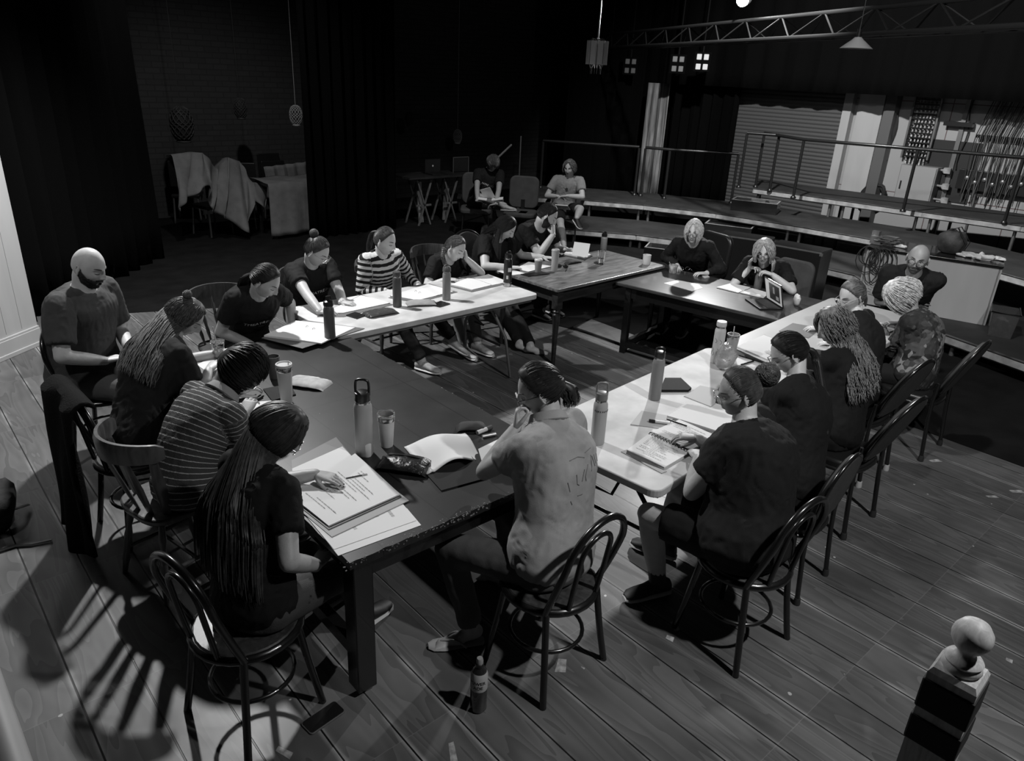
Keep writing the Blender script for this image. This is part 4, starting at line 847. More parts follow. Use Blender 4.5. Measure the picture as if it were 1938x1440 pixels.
def hand_mb(side, curl, spread, thumb, hs):
    """palm + five fingers, wrist at origin, +y fingers, +z back of the hand; side=+1 thumb at +x"""
    m = MB(); R = []
    for y, w_, h_ in ((-.03, .026, .019), (0, .027, .0185), (.03, .036, .0165), (.06, .041, .0145), (.085, .041, .0125), (.094, .037, .010)):
        a = np.arange(16)*2*PI/16; c = np.sign(np.cos(a))*np.abs(np.cos(a))**.8; R.append(np.stack([c*w_, np.full(16, y), np.sin(a)*h_], 1))
    m.rings(R)
    cs = curl if hasattr(curl, '__len__') else [curl]*4
    tips = []
    for i, (x, L, yb) in enumerate(((.031, .071, .084), (.0105, .079, .089), (-.0105, .073, .086), (-.0305, .057, .078))):
        p = V3(side*x, yb, 0); c = cs[i]; a = .12*c+.02; sx = side*x*spread*6; pts = [p-V3(0, .02, 0), p]
        for k, f in enumerate((.42, .31, .27)):
            a += (.75, 1.05, .7)[k]*c if k else .55*c; p = p+V3(math.sin(sx)*math.cos(a), math.cos(sx)*math.cos(a), -math.sin(a))*L*f; pts.append(p)
        r = [.0088, .0092, .0084, .0076, .0064] if i < 3 else [.0078, .0082, .0074, .0066, .0056]
        for k in range(4): m.bone(pts[k], pts[k+1], r[k], r[k+1], seg=10)
        tips.append((pts[-1], unit(pts[-1]-pts[-2])))
    t0 = V3(side*.018, .012, -.004); dr = unit(V3(side*(.75-.5*thumb), .72, -.25-.5*thumb)); pts = [t0, t0+dr*.042]; dr2 = unit(dr+V3(-side*.35*(thumb+.3), .3, -.05)); pts.append(pts[-1]+dr2*.032); pts.append(pts[-1]+unit(dr2+V3(-side*.2*thumb, .15, 0))*.025)
    for k, (ra, rb) in enumerate(((.0145, .0115), (.0112, .0098), (.0096, .0082))): m.bone(pts[k], pts[k+1], ra, rb, seg=10)
    tips.append((pts[-1], unit(pts[-1]-pts[-2])))
    return m, tips
HAND_CACHE = {}
def hand(mb, W_, dirn, palm, side, curl, spread, thumb, hs, nails=None):
    key = (side, str(curl), spread, thumb)
    if key not in HAND_CACHE:
        m, tips = hand_mb(side, curl, spread, thumb, 1); v, f, _ = remesh(m, .0036, 2); HAND_CACHE[key] = (v, f, tips)
    v, f, tips = HAND_CACHE[key]; y = unit(dirn); z = -np.array(palm, float); z = unit(z-y*(z@y)); x = np.cross(y, z); R = np.stack([x, y, z], 1)
    mb.add(v*hs@R.T+W_, f)
    if nails is not None:
        for p, d in tips:
            q = (p-d*.003)*hs@R.T+W_; nails.sphere(q+z*.005*hs, (.0055*hs, .0075*hs, .0028*hs), 8, 6, R=R)
def ik(S, T_, a, b, pole):
    d = T_-S; L = np.linalg.norm(d); 
    if L > (a+b)*.999: k = L/((a+b)*.999); a, b = a*k, b*k
    u = d/L; x = (a*a-b*b+L*L)/(2*L); h = math.sqrt(max(0, a*a-x*x)); p = np.array(pole, float); p = unit(p-u*(p@u)); return S+u*x+p*h
def strand_mesh(mb, P, r, sides=4):
    """P (N,K,3) centre lines, r (K,) or (N,K) radii"""
    N, K, _ = P.shape; T = np.gradient(P, axis=1); T /= np.linalg.norm(T, axis=2, keepdims=True)+1e-9
    ref = np.array([.31, .52, .79]); Uv = np.cross(T, ref); Uv /= np.linalg.norm(Uv, axis=2, keepdims=True)+1e-9; Vv = np.cross(T, Uv)
    r = np.broadcast_to(r, (N, K))[..., None]; ang = [2*PI*i/sides for i in range(sides)]
    Q = np.stack([P+r*(Uv*math.cos(a)+Vv*math.sin(a)) for a in ang], 2)  # N,K,S,3
    idx = np.arange(N*K*sides).reshape(N, K, sides); a = idx[:, :-1]; b = idx[:, 1:]
    F = np.stack([a, np.roll(a, -1, 2), np.roll(b, -1, 2), b], -1).reshape(-1, 4)+mb.n
    mb.v.append(Q.reshape(-1, 3)); mb.f += [tuple(x) for x in F.tolist()]; mb.m += [0]*len(F); mb.n += N*K*sides
def hairline(az, kind=0):
    a = np.abs(np.degrees(az)); return np.radians(np.interp(a, [0, 28, 50, 70, 84, 96, 112, 140, 180], [49, 46, 35, 15, -2, -4, -24, -38, -42]))
def dirof(az, el): return np.stack([np.sin(az)*np.cos(el), np.cos(az)*np.cos(el), np.sin(el)], -1)
def slerp(a, b, t):
    c = np.clip((a*b).sum(-1, keepdims=True), -.999, .999); w_ = np.arccos(c); return (np.sin((1-t)*w_)*a+np.sin(t*w_)*b)/np.sin(w_)
def hair(T, hs, parent, org, m, spec, seed, back):
    """spec: dict(mode, gather=(az,el), n, vol, tails=[...], ...)"""
    rs = np.random.RandomState(seed); mb = MB(); vol = spec.get('vol', .012); mode = spec['mode']; n = int(spec.get('n', 260)*2.4); hl = spec.get('raise', 0.)
    # scalp shell
    nu, nv = 48, 14; A = np.linspace(-PI, PI, nu, False); rings = []
    for j in range(nv+1):
        e0 = hairline(A)+hl; e = e0+(PI/2-.02-e0)*(j/nv)**.9; d = dirof(A, e); o = vol*sstep(0, .22, j/nv)+.0015-(.006 if j == 0 else 0)
        q = headshape(d, False); q = q*(1+o/.1)[..., None] if hasattr(o, 'shape') else q*(1+o/.1)
        nz_ = np.array([mnoise.noise(Vector(x*45)+Vector((seed, 0, 0))) for x in q])[:, None]; q = q*(1+.02*nz_*(vol/.012)*sstep(0, .3, j/nv)); rings.append(T(q))
    mb.rings(rings, True, True)
    # roots on the scalp
    i = np.arange(n*3)+.5; ph = np.arccos(1-2*i/(n*3)); th = PI*(1+5**.5)*i; d = np.stack([np.cos(th)*np.sin(ph), np.sin(th)*np.sin(ph), np.cos(ph)], -1)+rs.randn(n*3, 3)*.03; d /= np.linalg.norm(d, axis=1, keepdims=True)
    az = np.arctan2(d[:, 0], d[:, 1]); el = np.arcsin(d[:, 2]); ok = el > hairline(az)+hl+.02; d, az, el = d[ok], az[ok], el[ok]; N = len(d); K = 9; t = np.linspace(0, 1, K)[None, :, None]
    if mode in ('gather', 'half'):
        ga, ge = spec.get('gather', (PI, .2)); G = dirof(np.array([ga]), np.array([ge]))+0*d; D = slerp(d[:, None, :], G[:, None, :], t)
        off = .002+vol*(.9+.35*rs.rand(N)[:, None])*np.minimum(1, .35+2.2*np.arange(K)/K)[None]; P = headshape(D.reshape(-1, 3), False).reshape(N, K, 3)*(1+off/.1)[..., None]
        P += rs.randn(N, 1, 3)*.0012; strand_mesh(mb, T(P.reshape(-1, 3)).reshape(N, K, 3), np.array([.0012]+[.0021]*(K-2)+[.0014])*hs*(.6+.8*rs.rand(N, 1)))
    elif mode == 'short':
        fz = spec.get('flow', (0., -.4)); L_ = spec.get('len', .55); G = dirof(np.array([fz[0]]), np.array([fz[1]]))+0*d; D = slerp(d[:, None, :], G[:, None, :], t*L_*(.6+.6*rs.rand(N)[:, None, None]))
        off = .002+vol*(.7+.9*rs.rand(N)[:, None])*np.sin(np.linspace(.35, 2.3, K))[None]; P = headshape(D.reshape(-1, 3), False).reshape(N, K, 3)*(1+off/.1)[..., None]
        if spec.get('messy'): P += (rs.randn(N, 1, 3)*spec['messy'])*np.linspace(0, 1, K)[None, :, None]**1.5
        strand_mesh(mb, T(P.reshape(-1, 3)).reshape(N, K, 3), np.array([.0012]+[.0022]*(K-3)+[.0014, .0004])*hs*(.6+.8*rs.rand(N, 1)))
    elif mode == 'down':
        part = spec.get('part', 0.); low = spec.get('low', -.45); amin = spec.get('amin', 1.25); a2 = np.where(az >= part, 1, -1)*np.clip(np.abs(az-part), 0, PI)
        at_ = np.sign(a2)*np.maximum(np.abs(a2)*.85+.15*PI*.9, amin); at_ = np.where(np.abs(at_) > PI, np.sign(at_)*PI, at_); Gd = dirof(at_, np.full(N, low)); st = d.copy(); st[:, 0] *= .75; st /= np.linalg.norm(st, axis=1, keepdims=True)
        D = slerp(st[:, None, :], Gd[:, None, :], t); off = .003+vol*(.8+.6*rs.rand(N)[:, None])*np.minimum(1.6, .4+1.6*np.arange(K)/K)[None]
        P = headshape(D.reshape(-1, 3), False).reshape(N, K, 3)*(1+off/.1)[..., None]; Wp = T(P.reshape(-1, 3)).reshape(N, K, 3)
        g = spec.get('fall'); kk = spec.get('fallk', 9)
        if g is not None:
            # g(s, a) -> (n,3) world guide ; s in 0..1 along the fall, a lateral -1..1
            a_n = at_/PI; a_n = np.sign(a_n)*(1-np.abs(a_n))*2.2; a_n = np.clip(a_n+rs.randn(N)*.14, -1.15, 1.15); ln = .66+.38*rs.rand(N); ex = []; jit = rs.randn(N, 3)
            for q in range(1, kk+1):
                s_ = q/kk; Gp = g(s_*ln, a_n, jit); b_ = min(1., s_*spec.get('blend', 2.2)); ex.append(Wp[:, -1]*(1-b_)+(Gp)*b_ if b_ < 1 else Gp)
            Wp = np.concatenate([Wp, np.stack(ex, 1)], 1)
        cu = spec.get('curl')
        if cu:
            K2 = Wp.shape[1]
            # resample finer for ringlets
            tt = np.linspace(0, K2-1, K2*(7 if cu[1] > 2 else 3)); i0 = np.minimum(tt.astype(int), K2-2); fr = (tt-i0)[None, :, None]; Wp = Wp[:, i0]*(1-fr)+Wp[:, i0+1]*fr
            p0 = rs.rand(N, 1)*6.28; fq = cu[1]*(.8+.4*rs.rand(N, 1)); ph_ = p0+fq*tt[None]; am = cu[0]*np.clip(tt/4., .15, 1)[None]*(.6+.8*rs.rand(N, 1))
            Wp = Wp+(np.cos(ph_)*am)[..., None]*V3(1, .2, 0)+(np.sin(ph_)*am)[..., None]*V3(0, .6, .7)
        K2 = Wp.shape[1]; r = np.full(K2, spec.get('r', .0036)*.62); r[0] = .001; r[-3:] *= np.array([.9, .6, .25]); strand_mesh(mb, Wp, r*hs*(.6+.8*rs.rand(N, 1)))
    for tl in spec.get('tails', []):
        # bundle of strands along a polyline of world points
        Pth = np.array(tl['path'], float); K = 16; s_ = np.linspace(0, len(Pth)-1, K); i0 = np.minimum(s_.astype(int), len(Pth)-2); fr = (s_-i0)[:, None]; C = Pth[i0]*(1-fr)+Pth[i0+1]*fr
        for _ in range(2): C[1:-1] = (C[:-2]+2*C[1:-1]+C[2:])/4
        wd = np.interp(np.linspace(0, 1, K), np.linspace(0, 1, len(tl['w'])), tl['w']); nn = int(tl.get('n', 60)*1.8); a = rs.rand(nn)*2*PI; q = np.sqrt(rs.rand(nn)); lat = np.array(tl.get('lat', (1, 0, 0)), float); oth = np.array(tl.get('oth', (0, 1, 0)), float); fl = tl.get('flat', .5)
        off = (np.cos(a)*q)[:, None, None]*wd[None, :, None]*lat+(np.sin(a)*q)[:, None, None]*wd[None, :, None]*oth*fl
        sc_ = np.linspace(0, 1, K)[None, :, None]; P = C[None]+off
        if tl.get('wave'): P = P+np.sin(sc_*tl.get('wf', 14)+rs.rand(nn, 1, 1)*2)*tl['wave']*sc_*lat
        ln = (.85+.15*rs.rand(nn))[:, None, None]; P = P[:, :1]+(P-P[:, :1])*ln; r = np.full(K, tl.get('r', .004)*.6); r[-4:] *= np.array([.9, .75, .5, .2]); strand_mesh(mb, P, r)
        if tl.get('core', True): mb.tube([c for c in C], list(np.maximum(wd*.55*np.r_[np.ones(K-3), .7, .4, .1], .001)), 10, ell=None)
    if spec.get('bun'):
        ba, be, br = spec['bun']; c = dirof(np.array([ba]), np.array([be])); c = headshape(c, False)[0]*(1+(br*.75+vol)/.1); m2 = MB(); m2.sphere(c, br*1.0, 20, 14)
        for k in range(120):
            ax = unit(rs.randn(3)+unit(c)*1.2); u = unit(np.cross(ax, rs.randn(3))); v = np.cross(ax, u); h_ = br*rs.uniform(-.5, .7); rr_ = math.sqrt(max(.0001, br*br*1.06-h_*h_)); a0 = rs.rand()*6; P = [c+ax*h_+rr_*(u*math.cos(a0+.35*i)+v*math.sin(a0+.35*i)) for i in range(12)]
            m2.tube(P, [.0006]+[.0026]*10+[.0006], 4)
        mb.add(T(np.concatenate(m2.v)), m2.f)
    if spec.get('braid'):
        Pth = np.array(spec['braid'], float); K = 40; s_ = np.linspace(0, len(Pth)-1, K); i0 = np.minimum(s_.astype(int), len(Pth)-2); fr = (s_-i0)[:, None]; C = Pth[i0]*(1-fr)+Pth[i0+1]*fr; l = np.array([1, 0, 0.]); o = np.array([0, 1., 0])
        for k in range(3):
            ph_ = 2*PI*k/3; P = [C[i]+l*.013*math.sin(i*.75+ph_)+o*.006*math.sin(2*(i*.75+ph_)) for i in range(K)]; mb.tube(P, [.011-.006*(i/K)**2 for i in range(K)], 6)
    o = mb.build(spec.get('part', 'hair') if isinstance(spec.get('part'), str) else 'hair', m, parent, org=org); return o
def person(label, P, yaw, Hc, gaze, hands=None, feet=None, s=1., girth=1., male=False, skin=None, top=None, tee=True, legm=None, shorts=False, hairspec=None, hairm=None, shoe='black', beard=None, glasses=None, eyes='down', stripe=None, slump=.04, print_=None, collar=None, rsh=(0, 0), vox=.010, wr=.006, seed=0, jaw=None, name='person', open_front=False, hs=None, hidelegs=False, nails=False, sleeve=.62, shl=None, scrawl=None):
    P = np.array(P, float); Hc = np.array(Hc, float); f = facedir(yaw); l = V3(-f[1], f[0], 0); up = V3(0, 0, 1.); hs = hs or (1.03 if male else .97); jaw = jaw or (1.15 if male else 1.); skin = skin or M_SKIN
    gy, gp, gr = [math.radians(a) for a in gaze]; gf = V3(math.cos(gy)*math.cos(gp), math.sin(gy)*math.cos(gp), -math.sin(gp)); gx = unit(np.cross(gf, up)); gz = np.cross(gx, gf); cx_, sx_ = math.cos(gr), math.sin(gr); gx, gz = gx*cx_+gz*sx_, -gx*sx_+gz*cx_; Hm = np.stack([gx, gf, gz], 1)
    org = V3(P[0], P[1], 0); t = thing('person', label, 'person', org)
    T = lambda q: (np.asarray(q)*hs)@Hm.T+Hc
    hb = T((0, -.03, -.085)); body_up = unit(Hc-P); NB = Hc-unit(gz*.5+body_up*.8+f*.1)*.142*hs-f*.012
    # spine
    P0 = P-up*.05; L = np.linalg.norm(NB-P0); Cc = (P0+NB)/2-f*(slump+.02)+up*.03
    spn = lambda u: (1-u)**2*P0+2*u*(1-u)*Cc+u*u*NB
    shd = .165*s*(1.08 if male else .97); sl = unit(l+0*f); 
    sr = rotz(math.radians(rsh[0]))@l   # shoulder line turned
    def torso(inf, g=1.):
        R = []; a = np.arange(28)*2*PI/28
        tab = [(-.02, .15, .10), (.05, .172, .125), (.16, .168, .125), (.34, .142, .108), (.5, .143, .112), (.66, .158, .118), (.8, .162, .112), (.89, .152, .095), (.94, .118, .080), (.975, .085, .068), (1.0, .063, .06)]
        for (u, w_, d_) in tab:
            c = spn(u); tn = unit(spn(min(1, u+.02))-spn(u-.02)); la = unit(l*(1-u)+sr*u); la = unit(la-tn*(la@tn)); de = np.cross(tn, la); k = girth*(1+.25*(1 if u < .6 else 0)*(girth-1))
            if not male and .6 < u < .85: d_ += .014
            i_ = inf*(1 if u < .93 else .6); ww = w_*s*k+i_; dd_ = d_*s*k+i_
            ca, sa = np.cos(a), np.sin(a); R.append(c+np.outer(np.sign(ca)*np.abs(ca)**.85*ww, la)+np.outer(np.sign(sa)*np.abs(sa)**.85*dd_, de))
        return R
    Sh = [spn(.87)+sr*shd*q+up*(.018+(shl[i] if shl else 0))+f*(.01+rsh[1]) for i, q in enumerate((1, -1))]
    body = MB(); body.rings(torso(-.012)); body.bone(NB-up*.03, hb+gz*.02, .060*s*(1.04 if male else .95), .054*s*(1.02 if male else .93))
    for q in Sh: body.bone(spn(.93), q, .05*s, .052*s)
    arms = []
    hands = hands or [None, None]
    for i, h in enumerate(hands):
        sd = 1 if i == 0 else -1
        if h is None: h = dict(w=P+f*.22+l*sd*.10+up*.09, palm=(0, 0, -1), dir=f-l*sd*.5)
        Wr = np.array(h['w'], float); pole = np.array(h.get('pole', -up*.8+l*sd*.7-f*.5), float); E_ = ik(Sh[i], Wr, .285*s, .245*s, pole); arms.append((Sh[i], E_, Wr))
        body.bone(Sh[i], E_, .050*s*girth**.5, .040*s, mid=.047*s*girth**.5); body.bone(E_, Wr, .040*s, .0265*s, mid=.0385*s)
    hp = [P+l*.088*s*q-up*.0 for q in (1, -1)]; legs = []
    feet = feet or [None, None]
    for i in range(2):
        q = 1 if i == 0 else -1; ft = feet[i] if feet[i] is not None else dict(a=(P[0], P[1], 0)+f*.42+l*.11*q, yaw=yaw)
        An = np.array(ft['a'], float); An = V3(An[0], An[1], max(An[2], .09)); pole = np.array(ft.get('pole', f*.7+up*.8+l*q*.12), float); Kn = ik(hp[i], An, .43*s, .41*s, pole); legs.append((hp[i], Kn, An, ft.get('yaw', yaw), ft))
        body.bone(hp[i], Kn, .082*s, .056*s, mid=.072*s); body.bone(Kn, An, .053*s, .036*s, mid=.056*s if True else 0)
        if shoe == 'bare' or ft.get('bare'):
            fd = facedir(ft.get('yaw', yaw)); body.bone(An-up*.02-fd*.02, An+fd*.10-up*.062, .035, .026); body.bone(An+fd*.06-up*.06, An+fd*.155-up*.072, .032, .016)
            lt = V3(-fd[1], fd[0], 0)
            for j in range(5): body.bone(An+fd*.13-up*.074+lt*(.028-.014*j), An+fd*(.18-.006*j)-up*.078+lt*(.032-.016*j), .011, .0085)
    v, fc, _ = remesh(body, vox, 3); B_ = MB(); B_.add(v, fc); nl = MB() if nails else None
    for i, h in enumerate(hands):
        sd = 1 if i == 0 else -1
        if h is None: h = dict(palm=(0, 0, -1), dir=f-l*sd*.5)
        if h.get('hide'): continue
        fa = unit(arms[i][2]-arms[i][1]); dr = unit(np.array(h.get('dir', fa*.6+f*.4), float)); hand(B_, arms[i][2], dr, h.get('palm', (0, 0, -1)), sd, h.get('curl', .35), h.get('spread', .5), h.get('thumb', .3), (.98 if male else .9)*s**.5, nl)
    build_head(B_, Hm, Hc, hs, jaw, eyes, male)
    B_.build('body', [skin, M_LIP, M_BROW, M_EYE, M_WHITE_EYE], t, org=org)
    if nl:
        for V_ in nl.v[:10]: k_ = MB(); k_.v = [V_]; k_.n = len(V_); F0 = MB().sphere((0, 0, 0), 1, 8, 6); k_.f = F0.f; k_.m = F0.m; k_.build('fingernail', M_NAIL, t, org=org)
    # top
    m = MB(); inf = .016; m.rings([r for r in torso(inf*1.3)[:-1]]+[torso(.010)[-1]+.0*up])
    for i, (S, E_, Wr) in enumerate(arms):
        m.bone(spn(.92), S, .062*s, .068*s)
        if tee: En = S+(E_-S)*sleeve; d_ = unit(E_-S); m.bone(S, En, .070*s*girth**.5, .070*s*girth**.4, flatend=True)
        else: m.bone(S, E_, .066*s, .056*s); m.bone(E_, Wr-(Wr-E_)*.06, .056*s, .036*s, flatend=True)
    v, fc, nr = remesh(m, vox*1.05, 4)
    nz_ = np.empty(len(v))
    for i in range(len(v)):
        p = Vector(v[i]); a = mnoise.noise(p*9+Vector((seed*3.1, 0, 0))); b = mnoise.noise(Vector((v[i][0]*22, v[i][1]*22, v[i][2]*11+4*a))); nz_[i] = a*.9+(1-abs(b)*2.2)*.8
    v = v+nr*(nz_*wr)[:, None]; me_m = MB(); me_m.add(v, fc); o = me_m.build('shirt', top or M_BLACKTEE, t, org=org)
    if stripe or open_front:
        ts = np.linspace(0, 1, 41); SP = np.array([spn(u) for u in ts]); D1 = np.linalg.norm(v[:, None]-SP[None], axis=2); k = D1.argmin(1); ln = np.r_[0, np.cumsum(np.linalg.norm(np.diff(SP, axis=0), axis=1))]
        tan = np.gradient(SP, axis=0); tan /= np.linalg.norm(tan, axis=1, keepdims=True); val = ln[k]+((v-SP[k])*tan[k]).sum(1); best = D1.min(1)/.17
        for S, E_, Wr in arms:
            for a, b, o0 in ((S, E_, .0), (E_, Wr, .3)):
                u_ = np.clip(((v-a)@(b-a))/((b-a)@(b-a)), 0, 1.1); dd_ = np.linalg.norm(v-(a+u_[:, None]*(b-a)), axis=1)/.075; mk = (dd_ < best) & (u_ > .02); val[mk] = (u_*np.linalg.norm(b-a)+o0)[mk]; best[mk] = dd_[mk]
        at_ = o.data.attributes.new('band', 'FLOAT', 'POINT'); at_.data.foreach_set('value', val.astype(np.float32))
    # lower garments
    m = MB(); sp_ = P0
    a = np.arange(24)*2*PI/24
    R = []
    for u, w_, d_ in ((-.06, .1, .09), (-.0, .165, .125), (.10, .183, .138), (.2, .172, .13)):
        c = spn(max(u, 0))+(up*u*.5 if u < 0 else 0); ca, sa = np.cos(a), np.sin(a); R.append(c+np.outer(ca*(w_*s*girth+.004), l)+np.outer(sa*(d_*s*girth+.004), f if u < .05 else unit(f-up*.0)))
    m.rings(R)
    for (h_, Kn, An, fy, ft) in legs:
        if shorts: m.bone(h_, h_+(Kn-h_)*.8, .098*s*girth**.5, .092*s, flatend=True)
        else: m.bone(h_, Kn, .094*s*girth**.5, .070*s); m.bone(Kn, Kn+(An-Kn)*.95, .070*s, .056*s if not ft.get('wide') else .09, flatend=True)
    v, fc, nr = remesh(m, vox*1.15, 3)
    nz_ = np.array([mnoise.noise(Vector(p)*10+Vector((seed, 5, 0)))+.5*mnoise.noise(Vector(p)*26) for p in v]); v = v+nr*(nz_*.005)[:, None]
    m = MB(); m.add(v, fc); m.build('shorts' if shorts else 'trousers', legm or M_JEANS, t, org=org)
    # shoes
    if shoe != 'bare':
        for (h_, Kn, An, fy, ft) in legs:
            if ft.get('bare'): continue
            fd = facedir(fy); tl = ft.get('pitch', 0.); fd = unit(fd-up*tl); lt = V3(-fd[1], fd[0], 0); u3 = unit(np.cross(fd, lt)); zb = An-u3*.088
            rg = []
            for y, w_, h2 in ((-.075, .02, .035), (-.068, .032, .07), (-.03, .038, .095), (.02, .038, .085), (.07, .042, .058), (.12, .046, .044), (.165, .040, .034), (.188, .022, .022)):
                aa = np.arange(14)*2*PI/14; ca, sa = np.cos(aa), np.sin(aa); rg.append(zb+fd*y+np.outer(ca*w_, lt)+np.outer(.014+(sa*.5+.5)*h2, u3))
            sm, so = (M_SHOE, M_SOLE) if shoe == 'black' else (M_SHOEW, M_SOLE)
            k = MB(); k.rings(rg); sh = k.build('shoe', sm, t, org=org)
            rg = []
            for y, w_ in ((-.08, .018), (-.07, .034), (-.02, .041), (.07, .045), (.125, .049), (.17, .043), (.195, .02)):
                aa = np.arange(10)*2*PI/10; rg.append(zb+fd*y+np.outer(np.cos(aa)*w_, lt)+np.outer((np.sin(aa)*.5+.5)*.028-.002, u3))
            k = MB(); k.rings(rg); k.build('sole', so, sh, org=org)
            k = MB(); k.tube([An-u3*.03, An+unit(Kn-An)*.09], [.042*s, .044*s], 12); k.build('sock', M_SHOE if shoe == 'black' else M_SOCK, t, org=org)
    for (h_, Kn, An, fy, ft) in legs:
        if ft.get('sandal'):
            fd = facedir(fy); lt = V3(-fd[1], fd[0], 0); g0 = V3(An[0], An[1], .004); rg = []
            for y, w_ in ((-.06, .015), (-.05, .032), (0, .036), (.07, .042), (.13, .047), (.18, .04), (.205, .02)): aa = np.arange(12)*2*PI/12; rg.append(g0+fd*y+np.outer(np.cos(aa)*w_, lt)+np.outer((np.sin(aa)*.5+.5)*.018-.002, up))
            k = MB(); k.rings(rg); k.build('sandal_sole', mat('pale_sandal', .3, .6), t, org=org)
            k = MB(); tp = g0+fd*.145+up*.03
            for q in (-1, 1): k.tube(smoothpath([tp, g0+fd*.08+lt*q*.03+up*.055, g0+fd*.03+lt*q*.047+up*.012], 2), .005, 6)
            k.build('sandal_strap', mat('pale_sandal', .3, .6), t, org=org)
    if scrawl:
        vv = np.array([list(q.co) for q in o.data.vertices])+org; bvh = BVHTree.FromPolygons([tuple(q) for q in vv], [tuple(p.vertices) for p in o.data.polygons]); tn = unit(spn(.7)-spn(.5)); xl = unit(sr-tn*(sr@tn)); fn = np.cross(xl, tn); fn = fn if fn@f > 0 else -fn; k = MB()
        for st in scrawl:
            P_ = []
            for x, y in st:
                w_ = spn(.62)-xl*x+tn*y-fn*.5; hit = bvh.ray_cast(Vector(w_), Vector(fn)); P_.append(np.array(hit[0])-fn*.001 if hit[0] is not None else w_+fn*.36)
            k.tube(P_, .0022, 4)
        k.build('faded_scrawl', mat('faded_ink', .12, .8), t, org=org)
    if hairspec: hair(T, hs, t, org, hairm or H_DARK, hairspec(dict(T=T, NB=NB, spn=spn, f=f, l=l, Hm=Hm, Hc=Hc, sr=sr, up=up)) if callable(hairspec) else hairspec, seed, None)
    if beard is not None:
        k = MB(); A_ = np.linspace(-1.75, 1.75, 61); E2 = np.linspace(-1.42, .15, 34); aa, ee = np.meshgrid(A_, E2); d = dirof(aa, ee).reshape(-1, 3); q = headshape(d, False, jaw)
        q2 = headshape(d, True, jaw); zb = np.interp(np.degrees(np.abs(aa.ravel())), [0, 22, 40, 60, 74, 84, 96, 100], [-.042, -.042, -.046, -.034, -.014, .008, .008, -.05]); ins = (q2[:, 2] < zb) & ~((np.abs(q2[:, 0]) < .023) & (np.abs(q2[:, 2]+.061) < .0055))
        nz_ = np.array([mnoise.noise(Vector(x*90)) for x in q2]); o_ = beard*(.75+.5*nz_)*np.clip((zb-q2[:, 2])/.018, .12, 1); q3 = q2*(1+(o_/.1))[:, None]; n_ = 61; F = []
        for i in range(33):
            for j in range(60):
                a = i*n_+j; 
                if ins[a] and ins[a+1] and ins[a+n_] and ins[a+n_+1]: F.append((a, a+1, a+n_+1, a+n_))
        k.add(T(q3), F); k.build('beard', mat('beard_dark', .014, .75, bump=(400, .9, U)) if hairm is not H_WHITE else mat('stubble_grey', .14, .8, bump=(400, .9, U)), t, org=org)
    if glasses:
        gm, big = glasses; g = MB(); ls = MB(); yy = hpt(0.0, .004, jaw)[1]+.006
        for sd in (-1, 1):
            O = []
            for i in range(20):
                a = 2*PI*i/20; ca, sa = math.cos(a), math.sin(a); x = .0325+big*.024*math.copysign(abs(ca)**.75, ca); z = -.002+big*.018*math.copysign(abs(sa)**.75, sa); O.append(V3(sd*x, yy-.9*max(0, x-.03)**1.3, z))
            g.tube(O, .0017, 6, loop=True); ls.add(np.array(O), [tuple(range(20))]); g.tube([V3(sd*(.0325+big*.024), yy-.010, .006), V3(sd*.074, .045, .006), V3(sd*.079, -.006, .004), V3(sd*.078, -.02, -.012)], .0016, 6)
        g.tube([V3(-.009, yy, .002), V3(0, yy+.002, .004), V3(.009, yy, .002)], .0016, 6)
        g.v = [T(q) for q in g.v]; ls.v = [T(q) for q in ls.v]; go = g.build('glasses', gm, t, org=org); ls.build('lenses', mat('spectacle_lens', .9, .02, trans=1., alpha=1), go, org=org, smooth=False)
    if collar:
        k = MB(); rg = []; tn = unit(NB-spn(.9))
        for r_, h_ in ((.074, -.012), (.071, .030), (.078, .034), (.095, -.004), (.088, -.014)):
            aa = np.linspace(.35, 2*PI-.35, 30); la = unit(l-tn*(l@tn)); de = np.cross(la, tn); de = de if de@f > 0 else -de; rg.append(NB+tn*h_+np.outer(np.cos(aa)*r_, de)+np.outer(np.sin(aa)*r_*.98, la))
        k.rings(rg, False, False); k.build('collar', collar, t, org=org, solid=.002)
    if print_:
        vv, fc2 = np.array([list(q.co) for q in o.data.vertices])+org, [tuple(p.vertices) for p in o.data.polygons]; bvh = BVHTree.FromPolygons([tuple(q) for q in vv], fc2)
        for (txt, sz, u, dx, pm, nm_) in print_:
            tc = bpy.data.curves.new('t', 'FONT'); tc.body = txt; tc.size = sz; tc.align_x = 'CENTER'; tc.offset = sz*.012; to = bpy.data.objects.new('t', tc); COL.objects.link(to); dg = bpy.context.evaluated_depsgraph_get(); me = bpy.data.meshes.new_from_object(to.evaluated_get(dg)); bpy.data.objects.remove(to)
            q = np.array([list(x.co) for x in me.vertices]); fcs = [tuple(p.vertices) for p in me.polygons]; c = spn(u); tn = unit(spn(u+.02)-spn(u-.02)); xl = unit(sr-tn*(sr@tn)); fn = np.cross(xl, tn); fn = fn if fn@f > 0 else -fn; out = []
            for x in q:
                w_ = c+xl*(x[0]+dx)+tn*x[1]+fn*.5; hit = bvh.ray_cast(Vector(w_), Vector(-fn)); out.append(np.array(hit[0])+fn*.009 if hit[0] is not None else w_-fn*.36)
            k = MB(); k.add(out, fcs); k.build(nm_, pm, t, org=org, smooth=False); bpy.data.meshes.remove(me)
    return t
